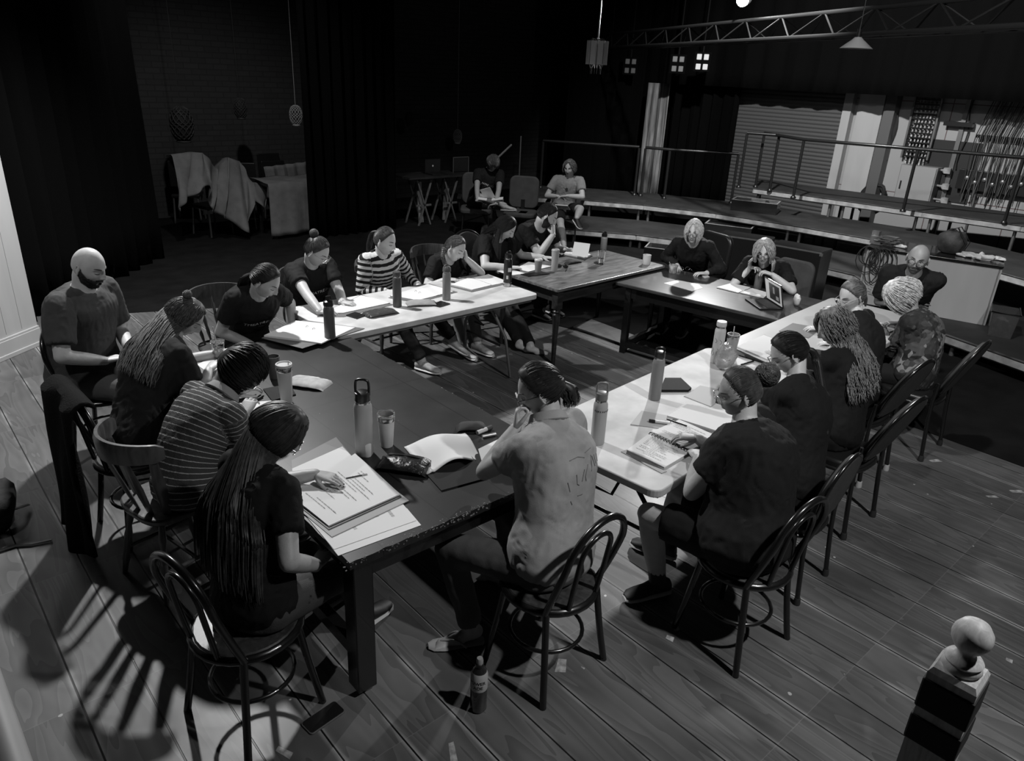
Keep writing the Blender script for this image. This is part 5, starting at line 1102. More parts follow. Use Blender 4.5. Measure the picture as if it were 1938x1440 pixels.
# ------------------------------------------------------------------ who sits where
def ab(px, py, z): return np.array(at(px, py, z))
def fall(length, width, off=.135, front=.9, drop=.4, w0=.075):
    def mk(c):
        def g(s, a, jit):
            u = 1.0-s*length; S = (1-u)[:, None]**2*c['spn'](0)+0; S = np.array([c['spn'](x) for x in u]); tn = unit(c['spn'](.8)-c['spn'](.45)); bn = unit(np.cross(tn, c['sr'])); bn = bn if bn@c['f'] < 0 else -bn
            w_ = w0+(width-w0)*np.minimum(1, s*1.8); aa = np.clip(a, -1.1, 1.1); dep = (off+.028)*(1-.30*aa**2)+.012*jit[:, 0]; P = S-c['sr']*(.006*jit[:, 2])[:, None]-c['sr']*(aa*w_)[:, None]+bn*dep[:, None]
            fr = np.abs(a) > front
            if fr.any():
                q = c['T']((0, .01, -.05))+0*P; q = q-c['sr']*(np.sign(a)*.105)[:, None]-c['up']*(s*drop)[:, None]+c['f']*(.0+.03*jit[:, 1])[:, None]; P[fr] = q[fr]
            return P
        return g
    return mk
def H(mode, **k):
    fm = k.pop('fallf', None); tl = k.pop('tailf', None); bf = k.pop('braidf', None)
    def mk(c):
        d = dict(mode=mode, **k)
        if fm: d['fall'] = fm(c)
        if tl: d['tails'] = tl(c)
        if bf: d['braid'] = bf(c)
        return d
    return mk
def band_mat(name, period, duty, light, dark, soft=0.):
    m, nt, b, N, L = nodes(name, .1, .85); at_ = N('ShaderNodeAttribute'); at_.attribute_name = 'band'; q = N('ShaderNodeMath'); q.operation = 'DIVIDE'; q.inputs[1].default_value = period; L(at_.outputs['Fac'], q.inputs[0])
    fr = N('ShaderNodeMath'); fr.operation = 'FRACT'; L(q.outputs[0], fr.inputs[0]); lt = N('ShaderNodeMath'); lt.operation = 'LESS_THAN'; lt.inputs[1].default_value = duty; L(fr.outputs[0], lt.inputs[0])
    mx = N('ShaderNodeMix'); mx.inputs[2].default_value = dark; mx.inputs[3].default_value = light; L(lt.outputs[0], mx.inputs[0]); L(mx.outputs[0], b.inputs['Base Color']); b.inputs['Specular IOR Level'].default_value = .25
    tc = N('ShaderNodeTexCoord'); n = N('ShaderNodeTexNoise'); n.inputs['Scale'].default_value = 200; bp = N('ShaderNodeBump'); bp.inputs['Strength'].default_value = .4; bp.inputs['Distance'].default_value = .01; L(tc.outputs['Object'], n.inputs['Vector']); L(n.outputs[0], bp.inputs['Height']); L(bp.outputs[0], b.inputs['Normal']); return m
M_KNIT = band_mat('thin_striped_knit', .0245, .15, .42, .055); M_BOLD = band_mat('bold_striped_cotton', .05, .5, .55, .012)
def patch_mat():
    m, nt, b, N, L = nodes('patchwork_jacket', .05, .8); tc = N('ShaderNodeTexCoord'); v = N('ShaderNodeTexVoronoi'); v.inputs['Scale'].default_value = 9; n = N('ShaderNodeTexNoise'); n.inputs['Scale'].default_value = 5; ad = N('ShaderNodeVectorMath'); ad.operation = 'ADD'
    L(tc.outputs['Object'], n.inputs['Vector']); L(tc.outputs['Object'], ad.inputs[0]); L(n.outputs['Color'], ad.inputs[1]); L(ad.outputs[0], v.inputs['Vector']); r = N('ShaderNodeValToRGB'); r.color_ramp.interpolation = 'CONSTANT'
    e = r.color_ramp.elements; e[0].color = (.012, .012, .012, 1); e[1].position = .62; e[1].color = (.07, .07, .07, 1); q = e.new(.42); q.color = (.03, .03, .03, 1); q = e.new(.86); q.color = (.2, .2, .2, 1)
    L(v.outputs['Color'], r.inputs[0]); L(r.outputs[0], b.inputs['Base Color']); return m
M_PATCH = patch_mat(); M_PRINT = mat('white_shirt_print', .55, .6); M_PRINTG = mat('grey_shirt_print', .07, .6); M_CLEARFR = mat('clear_frame', .35, .2); M_DARKFR = mat('dark_frame', .02, .25); M_WIREFR = mat('wire_frame', .4, .25, .8)
def logo(u, sz=.042): return [('THEATRE', sz, u, -.03, M_PRINT, 'shirt_print'), ('iNQ', sz, u, .10, M_PRINTG, 'shirt_print'), ('PROUD TO BE', sz*.38, u-.055, .045, M_PRINTG, 'shirt_print')]
up = V3(0, 0, 1.); D = facedir
# --- foreground, left side of the black table
hd = at(528, 815, 1.12)
person('person with very long straight dark hair at the near corner, hand on a script', (.84, 2.36, .535), 12, hd, (-38, 46, 0),
       hands=[dict(w=ab(598, 897, .80), dir=ab(680, 915, .76)-ab(600, 897, .775), palm=(0, 0, -1), curl=[.12, .3, .38, .75], spread=.8, thumb=.2, pole=(-.2, .6, -.6)), None], s=.98, skin=M_SKIN, top=M_BLACKTEE, legm=mat('grey_leggings', .05, .8, bump=(200, .2, U)), shoe='black', hairm=hairm('hair_dark_brown', .036),
       hairspec=H('down', fallf=fall(.78, .16, .13, front=1.3, drop=.42), n=420, vol=.014, amin=.95, low=-.3, fallk=12, blend=2.6, r=.0042, part=.1), glasses=(M_WIREFR, 1.0), seed=1, slump=.07, nails=True, feet=[dict(a=(1.36, 2.75, .09), yaw=15), dict(a=(1.38, 2.5, .09), yaw=15)])
hd = at(455, 700, 1.03)
person('person in a thinly striped knit shirt with pale collar, bent low over the table', (.93, 3.38, .53), 8, hd, (-40, 44, 8), hands=[dict(w=ab(445, 745, .775), curl=.5), dict(w=ab(462, 785, .775), curl=.6, pole=(-.3, -.7, -.4))], s=1.0, girth=1.05, male=True,
       skin=M_SKIN, top=M_KNIT, stripe=True, collar=M_LIGHT, legm=M_BLKPANT, hairspec=H('short', flow=(0., -.1), len=.62, vol=.020, messy=.004, n=420), hairm=H_DARK, glasses=(M_DARKFR, 1.0), seed=2, slump=.13, wr=.005)
hd = at(352, 600, 1.08)
person('person with long wavy tied-back hair leaning forward beside the bald bearded person', (.86, 3.98, .53), 12, hd, (-36, 42, 0), hands=[dict(w=ab(415, 668, .77), curl=.4), dict(w=ab(395, 700, .77), curl=.4)], s=.97, top=M_BLACKTEE, tee=True, legm=M_BLKPANT,
       hairspec=H('down', fallf=fall(.42, .15, .12, front=1.2, w0=.085), n=380, vol=.012, amin=1.3, low=-.15, curl=(.006, 1.5), fallk=8, r=.0036, bun=(PI*.98, .95, .026)), hairm=hairm('hair_light_brown', .06), seed=3, slump=.10)
hd = at(168, 505, 1.30)
person('bald person with a full dark beard in a loose grey tee at the far left', (.88, 5.12, .56), -52, hd, (-52, 20, 0), hands=[dict(w=(1.12, 4.92, .74), curl=.5, dir=(.2, -.9, 0)), dict(w=(.95, 4.83, .73), curl=.5, dir=(.7, .2, 0), pole=(-.6, -.5, -.5))], s=1.10, girth=1.18, male=True, skin=M_SKIN3, top=M_GREYTEE, legm=M_JEANS2, beard=.012, seed=4, wr=.005, slump=.05, sleeve=.78, jaw=1.2)
# --- behind the pale folding table
hd = at(503, 532, 1.12)
person('person with dark loosely tied hair in black printed tee, leftmost behind the pale table', (2.0, 5.32, .53), -86, hd, (-54, 36, 0), hands=[dict(w=(2.25, 4.98, .60), curl=.5), dict(w=(1.93, 4.95, .60), curl=.5)], s=.98, girth=1.05, top=M_BLACKTEE, legm=M_BLKPANT, print_=logo(.73),
       hairspec=H('half', gather=(PI, -.1), n=320, vol=.012, tailf=lambda c: [dict(path=[c['T']((0, -.105, -.03)), c['T']((-.02, -.14, -.10)), c['spn'](.8)-c['f']*.16, c['spn'](.55)-c['f']*.15], w=[.03, .05, .06, .03], n=90, lat=c['l'], oth=c['f'], wave=.006)]), hairm=H_DARK, seed=5, slump=.05)
hd = at(600, 476, 1.14)
person('person in large clear-framed glasses and black printed tee, dark hair in a top bun', (2.70, 5.62, .53), -84, hd, (-58, 34, 0), hands=[dict(w=ab(648, 572, .79), curl=.4, dir=(.5, -.8, 0)), dict(w=ab(606, 590, .79), curl=.4, dir=(.75, -.6, 0), pole=(-.8, .1, -.6))], s=.99, girth=1.05, top=M_BLACKTEE, legm=M_BLKPANT, print_=logo(.68),
       hairspec=H('gather', gather=(PI, .75), n=320, vol=.010, bun=(PI, .78, .034)), hairm=H_BROWN, glasses=(M_CLEARFR, 1.15), seed=6)
hd = at(729, 456, 1.13)
person('person in a boldly striped top with a sleek high ponytail', (3.42, 5.62, .53), -90, hd, (-66, 16, 0), hands=[dict(w=(3.62, 5.28, .70), curl=.5, hide=False, dir=(-.7, -.5, 0)), dict(w=(3.30, 5.27, .70), curl=.5, dir=(.7, -.5, 0))], s=.96, top=M_BOLD, stripe=True, tee=False, legm=M_BLKPANT, skin=M_SKIN3,
       feet=[dict(a=ab(858, 640, .22), yaw=-50, pitch=.5), dict(a=ab(800, 683, .1), yaw=-70)], shoe='pale', hairspec=H('gather', gather=(PI, .45), n=300, vol=.007, tailf=lambda c: [dict(path=[c['T']((0, -.10, .05)), c['T']((0, -.145, .02)), c['T']((0, -.15, -.08)), c['T']((0, -.145, -.18))], w=[.018, .03, .03, .018], n=90, lat=c['l'], oth=c['f'])]), hairm=H_BROWN, seed=7, wr=.006)
hd = at(862, 470, 1.03)
person('young person with a side braid resting one cheek on a hand at the pale table', (4.10, 5.62, .50), -90, hd, (-76, 26, 12), hands=[dict(w=hd+V3(.085, -.05, -.09), dir=(-.25, -.05, 1), palm=(-.9, .3, 0), curl=[.35, .4, .45, .5], pole=(.7, -.4, -.7)), dict(w=ab(846, 528, .785), curl=.5, dir=(.6, -.7, 0))], s=.90, top=M_BLACKTEE, legm=M_KHAKI, skin=M_SKIN3, hs=.94,
       print_=[('TNQ', .03, .62, 0, M_PRINTG, 'shirt_print')], hairspec=H('gather', gather=(2.6, -.35), n=300, vol=.008, braidf=lambda c: [c['T']((.05, -.08, -.05)), c['T']((.085, -.03, -.11)), c['spn'](.88)-c['l']*.085+c['f']*.08, c['spn'](.70)-c['l']*.08+c['f']*.13]), hairm=H_MID, seed=8, feet=[dict(a=ab(905, 650, .1), yaw=-80), dict(a=ab(880, 655, .1), yaw=-95)], shoe='pale')
hd = at(957, 430, 1.12)
person('person with long dark straight hair and a tattooed upper arm writing at the wooden table', (4.80, 5.78, .52), -86, hd, (-58, 38, 0), hands=[dict(w=ab(1028, 487, .775), curl=.35, dir=(.5, -.5, 0), pole=(.6, .2, -.7)), dict(w=ab(966, 506, .78), curl=.65, dir=(.85, -.5, 0), pole=(-.8, .0, -.5))], s=1.0, girth=1.08, top=M_BLACKTEE, legm=M_BLKPANT, skin=M_SKIN3, shoe='bare',
       print_=[('o', .035, .74, .02, M_PRINTG, 'shirt_print')], feet=[dict(a=ab(1005, 655, .09), yaw=-30), dict(a=ab(985, 650, .09), yaw=-40)], hairspec=H('down', fallf=fall(.45, .13, .11, front=.98, drop=.3), n=300, vol=.008, amin=1.35, low=-.2, r=.0036), hairm=H_DARK, seed=9)
hd = at(1036, 408, 1.15)
person('bearded person with slicked dark hair resting the chin on a fist over an open book', (5.52, 6.0, .53), -88, hd, (-50, 30, 6), hands=[dict(w=ab(1072, 472, .785), curl=.5, dir=(.5, -.8, 0)), dict(w=hd+V3(.035, -.07, -.185), dir=(.1, .25, 1), palm=(-.3, .9, 0), curl=[1.1, 1.15, 1.2, 1.2], thumb=.9, pole=(-.1, -.4, -1))], s=1.04, girth=1.05, male=True, top=M_BLACKTEE, legm=M_BLKPANT, skin=M_SKIN3,
       hairspec=H('short', flow=(PI, .1), len=.75, vol=.009, n=320), hairm=H_DARK, beard=.005, seed=10)
# --- behind the dark table
hd = at(1313, 438, 1.13)
person('fair straight-haired person in glasses and a black sweater with a small pendant', (6.70, 4.52, .52), 200, hd, (206, 6, 0), hands=[dict(w=ab(1336, 517, .735), curl=.5, dir=(-.8, .5, 0)), dict(w=ab(1282, 503, .735), curl=.5, dir=(-.7, -.5, 0))], s=.96, top=M_BLACK2, tee=False, legm=M_BLKPANT, skin=M_SKIN3, eyes='open', glasses=(M_DARKFR, .95),
       hairspec=H('down', n=320, vol=.014, amin=.95, low=-.85, part=.15, r=.0034), hairm=hairm('hair_pale_fair', .42), seed=11, jaw=1.05)
hd = at(1446, 476, 1.06)
person('fair wavy-haired person in glasses resting the chin on both hands over a flask', (6.72, 3.56, .51), 200, hd, (208, 14, -4), hands=[dict(w=ab(1462, 520, .87), dir=(-.5, .75, .25), palm=(0, .2, -1), curl=.75, pole=(.2, -1.2, -.9)), dict(w=ab(1420, 506, .88), dir=(-.2, -.95, .15), palm=(0, -.2, -1), curl=.75, pole=(.1, 1.2, -.9))], s=.97, girth=1.08, top=M_BLACKTEE, legm=M_BLKPANT, skin=M_SKIN3, eyes='open', glasses=(M_DARKFR, .95),
       hairspec=H('down', n=380, vol=.018, amin=.9, low=-.5, fallf=fall(.14, .15, .06, front=.55, drop=.12, w0=.1), fallk=4, curl=(.006, 1.7), r=.0034), hairm=hairm('hair_streaked_fair', .3), seed=12, jaw=1.05, sleeve=.75)
# --- right hand side
hd = at(1737, 490, 1.22)
person('bald person in dark glasses with greying stubble in front of the white-fronted counter', (7.05, 2.42, .53), 192, hd, (196, 8, 6), hands=[dict(w=(6.80, 2.55, .80), dir=(0, .9, .1), curl=.5, palm=(.9, 0, -.3), pole=(0, -.7, -.7)), dict(w=(6.78, 2.28, .78), dir=(.1, -.9, .1), curl=.5, palm=(.9, 0, -.3), pole=(0, .7, -.7))], s=1.05, girth=1.05, male=True, top=M_BLACK2, legm=M_BLKPANT, skin=M_SKIN2, eyes='open', glasses=(M_DARKFR, 1.1), beard=.002, hairm=H_WHITE, seed=13, jaw=1.15, sleeve=.8)
hd = at(1706, 560, 1.08)
person('person with tousled white hair bowed over the table in a dark patchwork jacket', (5.70, 1.80, .53), 100, hd, (128, 58, 0), hands=[dict(w=ab(1668, 618, .80), curl=.5, dir=(-.6, .7, 0)), dict(w=ab(1700, 612, .80), curl=.6, dir=(-.7, .6, 0))], s=.98, girth=1.1, top=M_PATCH, tee=False, legm=M_BLKPANT, skin=M_SKIN,
       hairspec=H('down', n=380, vol=.030, amin=.8, low=-.42, part=.3, curl=(.007, 1.6), r=.0034), hairm=H_WHITE, seed=14, slump=.12, wr=.010)
hd = at(1612, 560, 1.11)
person('person in glasses with fair hair clipped low at the neck, left of the white-haired person', (4.98, 1.88, .53), 98, hd, (158, 22, 0), hands=[dict(w=ab(1555, 622, .80), curl=.4, dir=(-.6, .7, 0)), dict(w=ab(1580, 650, .79), curl=.4, dir=(-.6, .7, 0))], s=.97, top=M_BLACKTEE, legm=M_BLKPANT, skin=M_SKIN3, glasses=(M_CLEARFR, 1.05), 
       hairspec=H('gather', gather=(PI, -.1), n=320, vol=.009, tailf=lambda c: [dict(path=[c['T']((0, -.11, -.02)), c['T']((.01, -.13, -.08)), c['T']((.02, -.13, -.16))], w=[.018, .026, .012], n=60, lat=c['l'], oth=c['f'], wave=.004)]), hairm=hairm('hair_dark_fair', .09), seed=15, slump=.07)
hd = at(1578, 618, 1.11)
person('person with a long mane of tight pale brown curls seen from behind', (4.24, 1.66, .53), 96, hd, (140, 28, 0), hands=[dict(w=ab(1480, 668, .79), curl=.4, dir=(-.6, .7, 0)), dict(w=ab(1530, 700, .79), curl=.4, dir=(-.6, .7, 0))], s=.98, girth=1.03, top=M_BLACKTEE, legm=M_BLKPANT, skin=M_SKIN3,
       hairspec=H('down', n=150, vol=.022, amin=1.0, low=-.35, fallf=fall(.52, .15, .14, front=1.2, drop=.2, w0=.1), fallk=7, curl=(.017, 2.7), r=.0042), hairm=hairm('hair_pale_curls', .15), seed=16, slump=.07)
hd = at(1492, 668, 1.13)
person('person in glasses with dark fringe and low ponytail, right of the hair bun', (3.44, 1.50, .53), 96, hd, (138, 34, 0), hands=[dict(w=ab(1405, 742, .775), curl=.4, dir=(-.6, .7, 0)), dict(w=ab(1445, 760, .775), curl=.5, dir=(-.6, .7, 0))], s=.96, top=M_BLACKTEE, legm=M_BLKPANT, skin=M_SKIN3, glasses=(M_WIREFR, 1.0),
       hairspec=H('gather', gather=(PI, -.12), n=360, vol=.013, tailf=lambda c: [dict(path=[c['T']((0, -.10, -.03)), c['T']((0, -.128, -.06)), c['T']((.0, -.125, -.13)), c['spn'](.80)-c['f']*.135, c['spn'](.58)-c['f']*.145], w=[.018, .034, .036, .032, .012], n=150, lat=c['l'], oth=c['f'], wave=.006)]), hairm=H_DARK, seed=17, slump=.06)
hd = at(1398, 742, 1.17)
person('person with a large hair bun in black tee and shorts at the white table', (2.78, 1.38, .535), 104, hd, (143, 14, 0), hands=[dict(w=ab(1322, 868, .78), curl=.55, dir=(.55, .6, 0), pole=(-.9, -.3, -.5)), dict(w=(3.02, 1.86, .79), curl=.5, dir=(-.5, .7, 0), pole=(.25, -.5, -.9))], s=1.06, girth=1.36, top=M_BLACKTEE, legm=M_BLACK2, shorts=True, skin=M_SKIN,
       feet=[dict(a=ab(1246, 1098, .10), yaw=158), dict(a=(3.0, 1.95, .1), yaw=110)], hairspec=H('gather', gather=(PI, .30), n=420, vol=.010, bun=(PI, .34, .058)), hairm=hairm('hair_warm_brown', .045), seed=18, glasses=(M_WIREFR, .95), jaw=1.1)
hd = at(1020, 738, 1.20)
person('person in a pale polo shirt seen from behind, chin on hand', (1.95, 1.84, .535), 100, hd, (142, 24, 0), hands=[dict(w=hd+V3(-.10, .03, -.17), dir=(.15, .12, 1), palm=(.6, -.6, 0), curl=[.9, 1., 1.05, 1.1], thumb=.6, pole=(-.6, .1, -.8)), dict(w=(2.2, 2.3, .80), curl=.5, dir=(-.8, .5, 0))], s=1.02, girth=1.12, male=False, top=M_LIGHT, legm=M_JEANS2, collar=M_LIGHT, skin=M_SKIN, shoe='bare',
       scrawl=[[(-.10, -.02), (-.085, -.06)], [(-.06, .01), (-.05, -.03), (-.035, -.035)], [(-.01, .03), (-.02, -.02)], [(.02, .05), (.0, -.0), (.01, -.02)], [(.05, .09), (.055, .04), (.045, .02)], [(.06, .085), (.08, .04)], [(.09, .09), (.105, .05)], [(.12, .095), (.128, .06)], [(-.09, .07), (-.04, .085), (.0, .08)], [(.01, .1), (.06, .12)], [(-.08, -.1), (-.07, -.115)], [(-.04, -.08), (-.01, -.075)]], feet=[dict(a=ab(893, 1190, .085), yaw=150, sandal=True), dict(a=(2.15, 2.3, .085), yaw=120)], hairspec=H('gather', gather=(PI, .12), n=420, vol=.018, tailf=lambda c: [dict(path=[c['T']((0, -.10, .0)), c['T']((0, -.13, -.05)), c['T']((-.01, -.12, -.13))], w=[.03, .055, .05], n=160, lat=c['l'], oth=c['f'], wave=.010, wf=20)]), hairm=hairm('hair_black_brown', .016), glasses=(M_DARKFR, .95), seed=19, slump=.05, wr=.005, sleeve=.55)
# --- at the back
hd = at(933, 308, 1.19)
person('reader in black printed tee seated at the back with an ankle over a knee', (7.50, 9.25, .54), 226, hd, (238, 54, 0), hands=[dict(w=ab(938, 386, .70), curl=.4, dir=(-.2, .6, -.2)), dict(w=ab(904, 380, .70), curl=.5, dir=(.3, -.6, 0))], s=1.0, male=True, top=M_BLACKTEE, legm=M_BLACK2, shorts=True, shoe='pale', skin=M_SKIN2, print_=logo(.62, .04),
       feet=[dict(a=ab(915, 430, .1), yaw=230), dict(a=ab(956, 388, .60), yaw=290, pitch=-.1, pole=(-.6, .8, .2))], hairspec=H('short', flow=(0., .1), len=.6, vol=.020, n=260), hairm=H_MID, seed=20)
hd = at(1078, 318, 1.18)
person('curly-haired person in a pale printed tee seated at the back with a leg crossed', (8.42, 8.22, .54), 220, hd, (205, 12, 0), hands=[dict(w=(8.22, 7.98, .79), curl=.5, dir=(-.6, .7, -.1), pole=(.5, -.9, -.6)), dict(w=(8.16, 8.10, .77), curl=.5, dir=(.5, -.7, -.1), pole=(-.3, 1., -.6))], s=1.03, male=True, top=M_TEEBK, legm=M_BLACK2, shorts=True, shoe='black', skin=M_SKIN, eyes='open',
       feet=[dict(a=ab(1092, 412, .56), yaw=250, pitch=.35, pole=(.3, -.8, .5)), dict(a=ab(1068, 466, .1), yaw=215)], print_=[('•', .16, .6, 0, M_JEANS, 'shirt_print')], hairspec=H('down', n=240, vol=.016, amin=1.2, low=-.35, curl=(.006, 3.)), hairm=hairm('hair_sandy', .09), seed=21)
# ================================================================== THINGS ON THE TABLES
def px_of(P):
    v = np.array(P, float)-CAMP; zc_ = v@fw; return 969+F_PX*(v@r2)/zc_, 720-F_PX*(v@u2)/zc_
def top_z(loc, py):
    a, b = loc[2], loc[2]+1.5
    for _ in range(40):
        m_ = (a+b)/2
        if px_of((loc[0], loc[1], m_))[1] > py: a = m_
        else: b = m_
    return a
ZA, ZW, Z3_, Z4_, Z5, Z6 = .7405, .7625, .7525, .7055, .7425, .7725
def flask(name, label, px, py, z, pytop, r, body, lid, style, cat='bottle', ring=M_STEEL, extra=None):
    p = at(px, py, z); h = top_z(p, pytop)-z; t = thing(name, label, cat, p); lh = {'loop': .30, 'cap': .14, 'wide': .22, 'dome': .16, 'strawlid': .24}[style]*h; bh = h-lh
    MB().lathe([(0, 0), (r*.93, 0), (r, .006), (r, bh-.03), (r*.97, bh-.018), (r*.8, bh-.004), (r*.78, bh)], seg=28).build('bottle_body', body, t)
    MB().lathe([(r*.8, bh-.006), (r*.82, bh-.004), (r*.82, bh+.008), (r*.8, bh+.01)], seg=24).build('neck_ring', ring, t)
    k = MB()
    if style == 'loop':
        k.lathe([(0, bh+.008), (r*.84, bh+.008), (r*.86, bh+.012), (r*.84, bh+lh*.42), (r*.6, bh+lh*.46), (0, bh+lh*.46)], seg=24)
        k.tube(smoothpath([(-r*.72, 0, bh+lh*.3), (-r*.75, 0, bh+lh*.75), (-r*.6, 0, h-.006), (r*.6, 0, h-.006), (r*.75, 0, bh+lh*.75), (r*.72, 0, bh+lh*.3)], 1), r*.15, 8)
    elif style == 'cap': k.lathe([(0, bh+.008), (r*.86, bh+.008), (r*.9, bh+.014), (r*.9, h-.006), (r*.84, h), (0, h)], seg=24)
    elif style == 'dome': k.lathe([(0, bh), (r, bh), (r*1.01, bh+.01), (r*.95, h-.015), (r*.7, h-.003), (0, h)], seg=24).tube(smoothpath([(-r*.9, 0, h-.02), (-r*.5, 0, h+.012), (r*.1, 0, h+.004)], 2), r*.16, 8)
    elif style == 'strawlid': k.lathe([(0, bh+.006), (r*.9, bh+.006), (r*.94, bh+.02), (r*.86, bh+lh*.5), (r*.35, bh+lh*.62), (r*.3, h), (0, h)], seg=24).box((0, 0, h-.012), (r*.9, r*.45, .022))
    else: k.lathe([(0, bh+.008), (r*.84, bh+.008), (r*.86, bh+.012), (r*.84, bh+lh*.55), (r*.5, bh+lh*.6), (0, bh+lh*.6)], seg=24).tube(smoothpath([(-r*.6, 0, bh+lh*.5), (-r*.65, 0, h-.008), (r*.65, 0, h-.008), (r*.6, 0, bh+lh*.5)], 1), r*.16, 8)
    k.build('lid', lid, t)
    if extra: extra(t, r, h, bh)
    return t
def yawed(t, deg): t.rotation_euler = (0, 0, math.radians(deg)); return t
M_FLK1 = mat('satin_grey_coating', .2, .4); M_FLK2 = mat('pale_coating', .34, .4); M_FLKD = mat('dark_coating', .06, .45); M_FLKB = mat('black_coating', .012, .35)
flask('water_bottle', 'dark water bottle with black spout lid at the join of black and pale tables', 625, 640, ZW+.004, 560, .037, mat('mid_dark_coating', .075, .45), M_BLKPL, 'strawlid')
flask('water_bottle', 'dark matte bottle on the pale table in front of the boldly striped top', 752, 580, ZW, 514, .035, M_FLKD, M_FLKD, 'cap')
flask('water_bottle', 'grey bottle with domed carry-loop lid on the pale table by the person with a braid', 845, 567, ZW, 503, .034, M_FLK1, mat('lid_dark_grey', .08, .5), 'dome')
flask('water_bottle', 'black steel flask with pale stickers at the right end of the pale table', 960, 541, ZW, 474, .037, M_FLKB, M_BLKPL, 'wide', extra=lambda t, r, h, bh: (MB().lathe([(r*1.0, .002), (r*1.012, .004), (r*1.012, .035), (r*1.0, .037)], seg=24, cap=False).build('bare_base', M_STEEL, t), MB().box((-r*.75, -r*.72, bh*.35), (.018, .002, .03), R=rotz(-.75)).box((-r*.3, -r*.98, bh*.62), (.03, .002, .035), R=rotz(-.3)).build('sticker', M_PAPER, t, smooth=False)))
def carton_smile(t, r, h, bh):
    rs = np.random.RandomState(3); k = MB()
    for i in range(9): a = -2.6+.28*i; k.tube([(r*1.01*math.cos(a+.05*j), r*1.01*math.sin(a+.05*j), bh*.80+.006*math.sin(j*2+i)) for j in range(4)], .0012, 4)
    k.build('ink_marks', M_BLKPL, t)
yawed(flask('water_bottle', 'pale bottle with a big carry-loop lid standing behind the polo shirt on the white table', 1130, 838, Z5, 722, .037, M_FLK2, mat('lid_mid_grey', .16, .4), 'loop', extra=carton_smile), -40)
yawed(flask('water_bottle', 'tall grey bottle with black lid standing alone on the white table', 1238, 755, Z5, 655, .036, M_FLK1, M_BLKPL, 'wide'), -40)
def squiggle(t, r, h, bh):
    rs = np.random.RandomState(5)
    k = MB()
    for i in range(16):
        a0, z0 = rs.rand()*6.28, rs.uniform(.1, .9)*bh; k.tube([(r*1.01*math.cos(a0+.3*math.sin(j*.9)), r*1.01*math.sin(a0+.3*math.sin(j*.9)), z0+.008*j) for j in range(5)], .0013, 4)
    k.build('drawn_pattern', M_FLKD, t)
flask('water_bottle', 'white bottle with drawn squiggles and angled lid by the plastic bag', 1354, 686, Z5, 608, .037, mat('white_coating', .5, .4), mat('white_lid', .5, .4), 'cap', extra=squiggle)
flask('water_bottle', 'grey flask with black top standing under the hands of the fair wavy-haired person', 1433, 546, Z4_, 514, .036, mat('dull_grey_coating', .1, .4), M_BLKPL, 'cap')
yawed(flask('water_bottle', 'large pale bottle with black carry-loop lid on the black table', 690, 858, ZA, 716, .044, M_FLK2, M_BLKPL, 'loop'), -45)
flask('water_bottle', 'dark grey bottle standing on the dark floor behind the wooden table', 1141, 480, .007, 438, .05, M_FLK1, M_BLKPL, 'wide')
# tumblers and cups
def tumbler(name, label, px, py, z, pytop, rb, rt, m, lid=None, ring=False, straw=None, handle=None, fill=None, lidm=None, cat='cup'):
    p = at(px, py, z); h = top_z(p, pytop)-z; t = thing(name, label, cat, p)
    MB().lathe([(0, 0), (rb*.94, 0), (rb, .005), (rb+(rt-rb)*.5, h*.5), (rt, h-.012), (rt, h), (rt*.93, h), (rt*.93, h-.01), (rb*.88, .008), (0, .008)], seg=28, cap=False).build('cup_body', m, t)
    if ring: MB().lathe([(rt*.985, h-.03), (rt*1.01, h-.028), (rt*1.015, h-.006), (rt*.99, h-.004)], seg=28, cap=False).build('steel_band', M_STEEL, t)
    if lid == 'flat': MB().lathe([(0, h-.002), (rt*1.02, h-.002), (rt*1.05, h+.004), (rt*1.03, h+.012), (rt*.9, h+.012), (rt*.85, h+.006), (0, h+.006)], seg=28, cap=False).build('lid', lidm or M_GLASS, t)
    if lid == 'dome': MB().lathe([(rt*1.03, h-.004), (rt*1.06, h+.002), (rt*.98, h+.01), (rt*.8, h+.016), (rt*.78, h+.008), (0, h+.008)], seg=28, cap=False).build('lid', lidm or M_WHTPL, t)
    if straw: MB().tube([(0, 0, h*.3), (straw[0], straw[1], h+straw[2])], .0035, 8).build('straw', mat('straw_pale', .45, .4), t)
    if handle: MB().tube(smoothpath([(rt*.9, 0, h*.85), (rt+.03, 0, h*.8), (rt+.03, 0, h*.4), (rb*1., 0, h*.32)] if handle == 1 else [(rt*.9, 0, h*.8), (rt+.022, 0, h*.72), (rt+.022, 0, h*.35), (rb*1., 0, h*.25)], 2), .006, 8).build('handle', m, t)
    if fill: MB().lathe([(0, .009), (rb*.86, .009), (rb*.9, h*fill), (0, h*fill)], seg=24, cap=False).build('water', mat('water', .9, .02, trans=1.), t)
    return t
tumbler('travel_tumbler', 'tall pale tumbler with straw and banded rim at the head of the striped-knit person', 543, 762, ZA, 692, .032, .043, mat('pale_tumbler', .4, .4), 'flat', True, (.02, -.02, .03), lidm=M_WHTPL)
tumbler('travel_tumbler', 'white tapered tumbler with clear lid right of the large loop-lid bottle', 732, 843, ZA, 785, .032, .042, mat('white_tumbler', .5, .4), 'flat', True, lidm=M_GLASS)
tumbler('travel_tumbler', 'dark tumbler half hidden behind the bent head on the black table', 520, 715, ZA, 674, .03, .038, M_FLKD, None)
tumbler('iced_drink_cup', 'clear takeaway cup with flat lid and straw at the far left of the black table', 415, 678, ZA, 648, .032, .042, M_GLASS, 'flat', False, (-.01, .02, .10), fill=.7, lidm=mat('clear_lid', .8, .08, trans=.9))
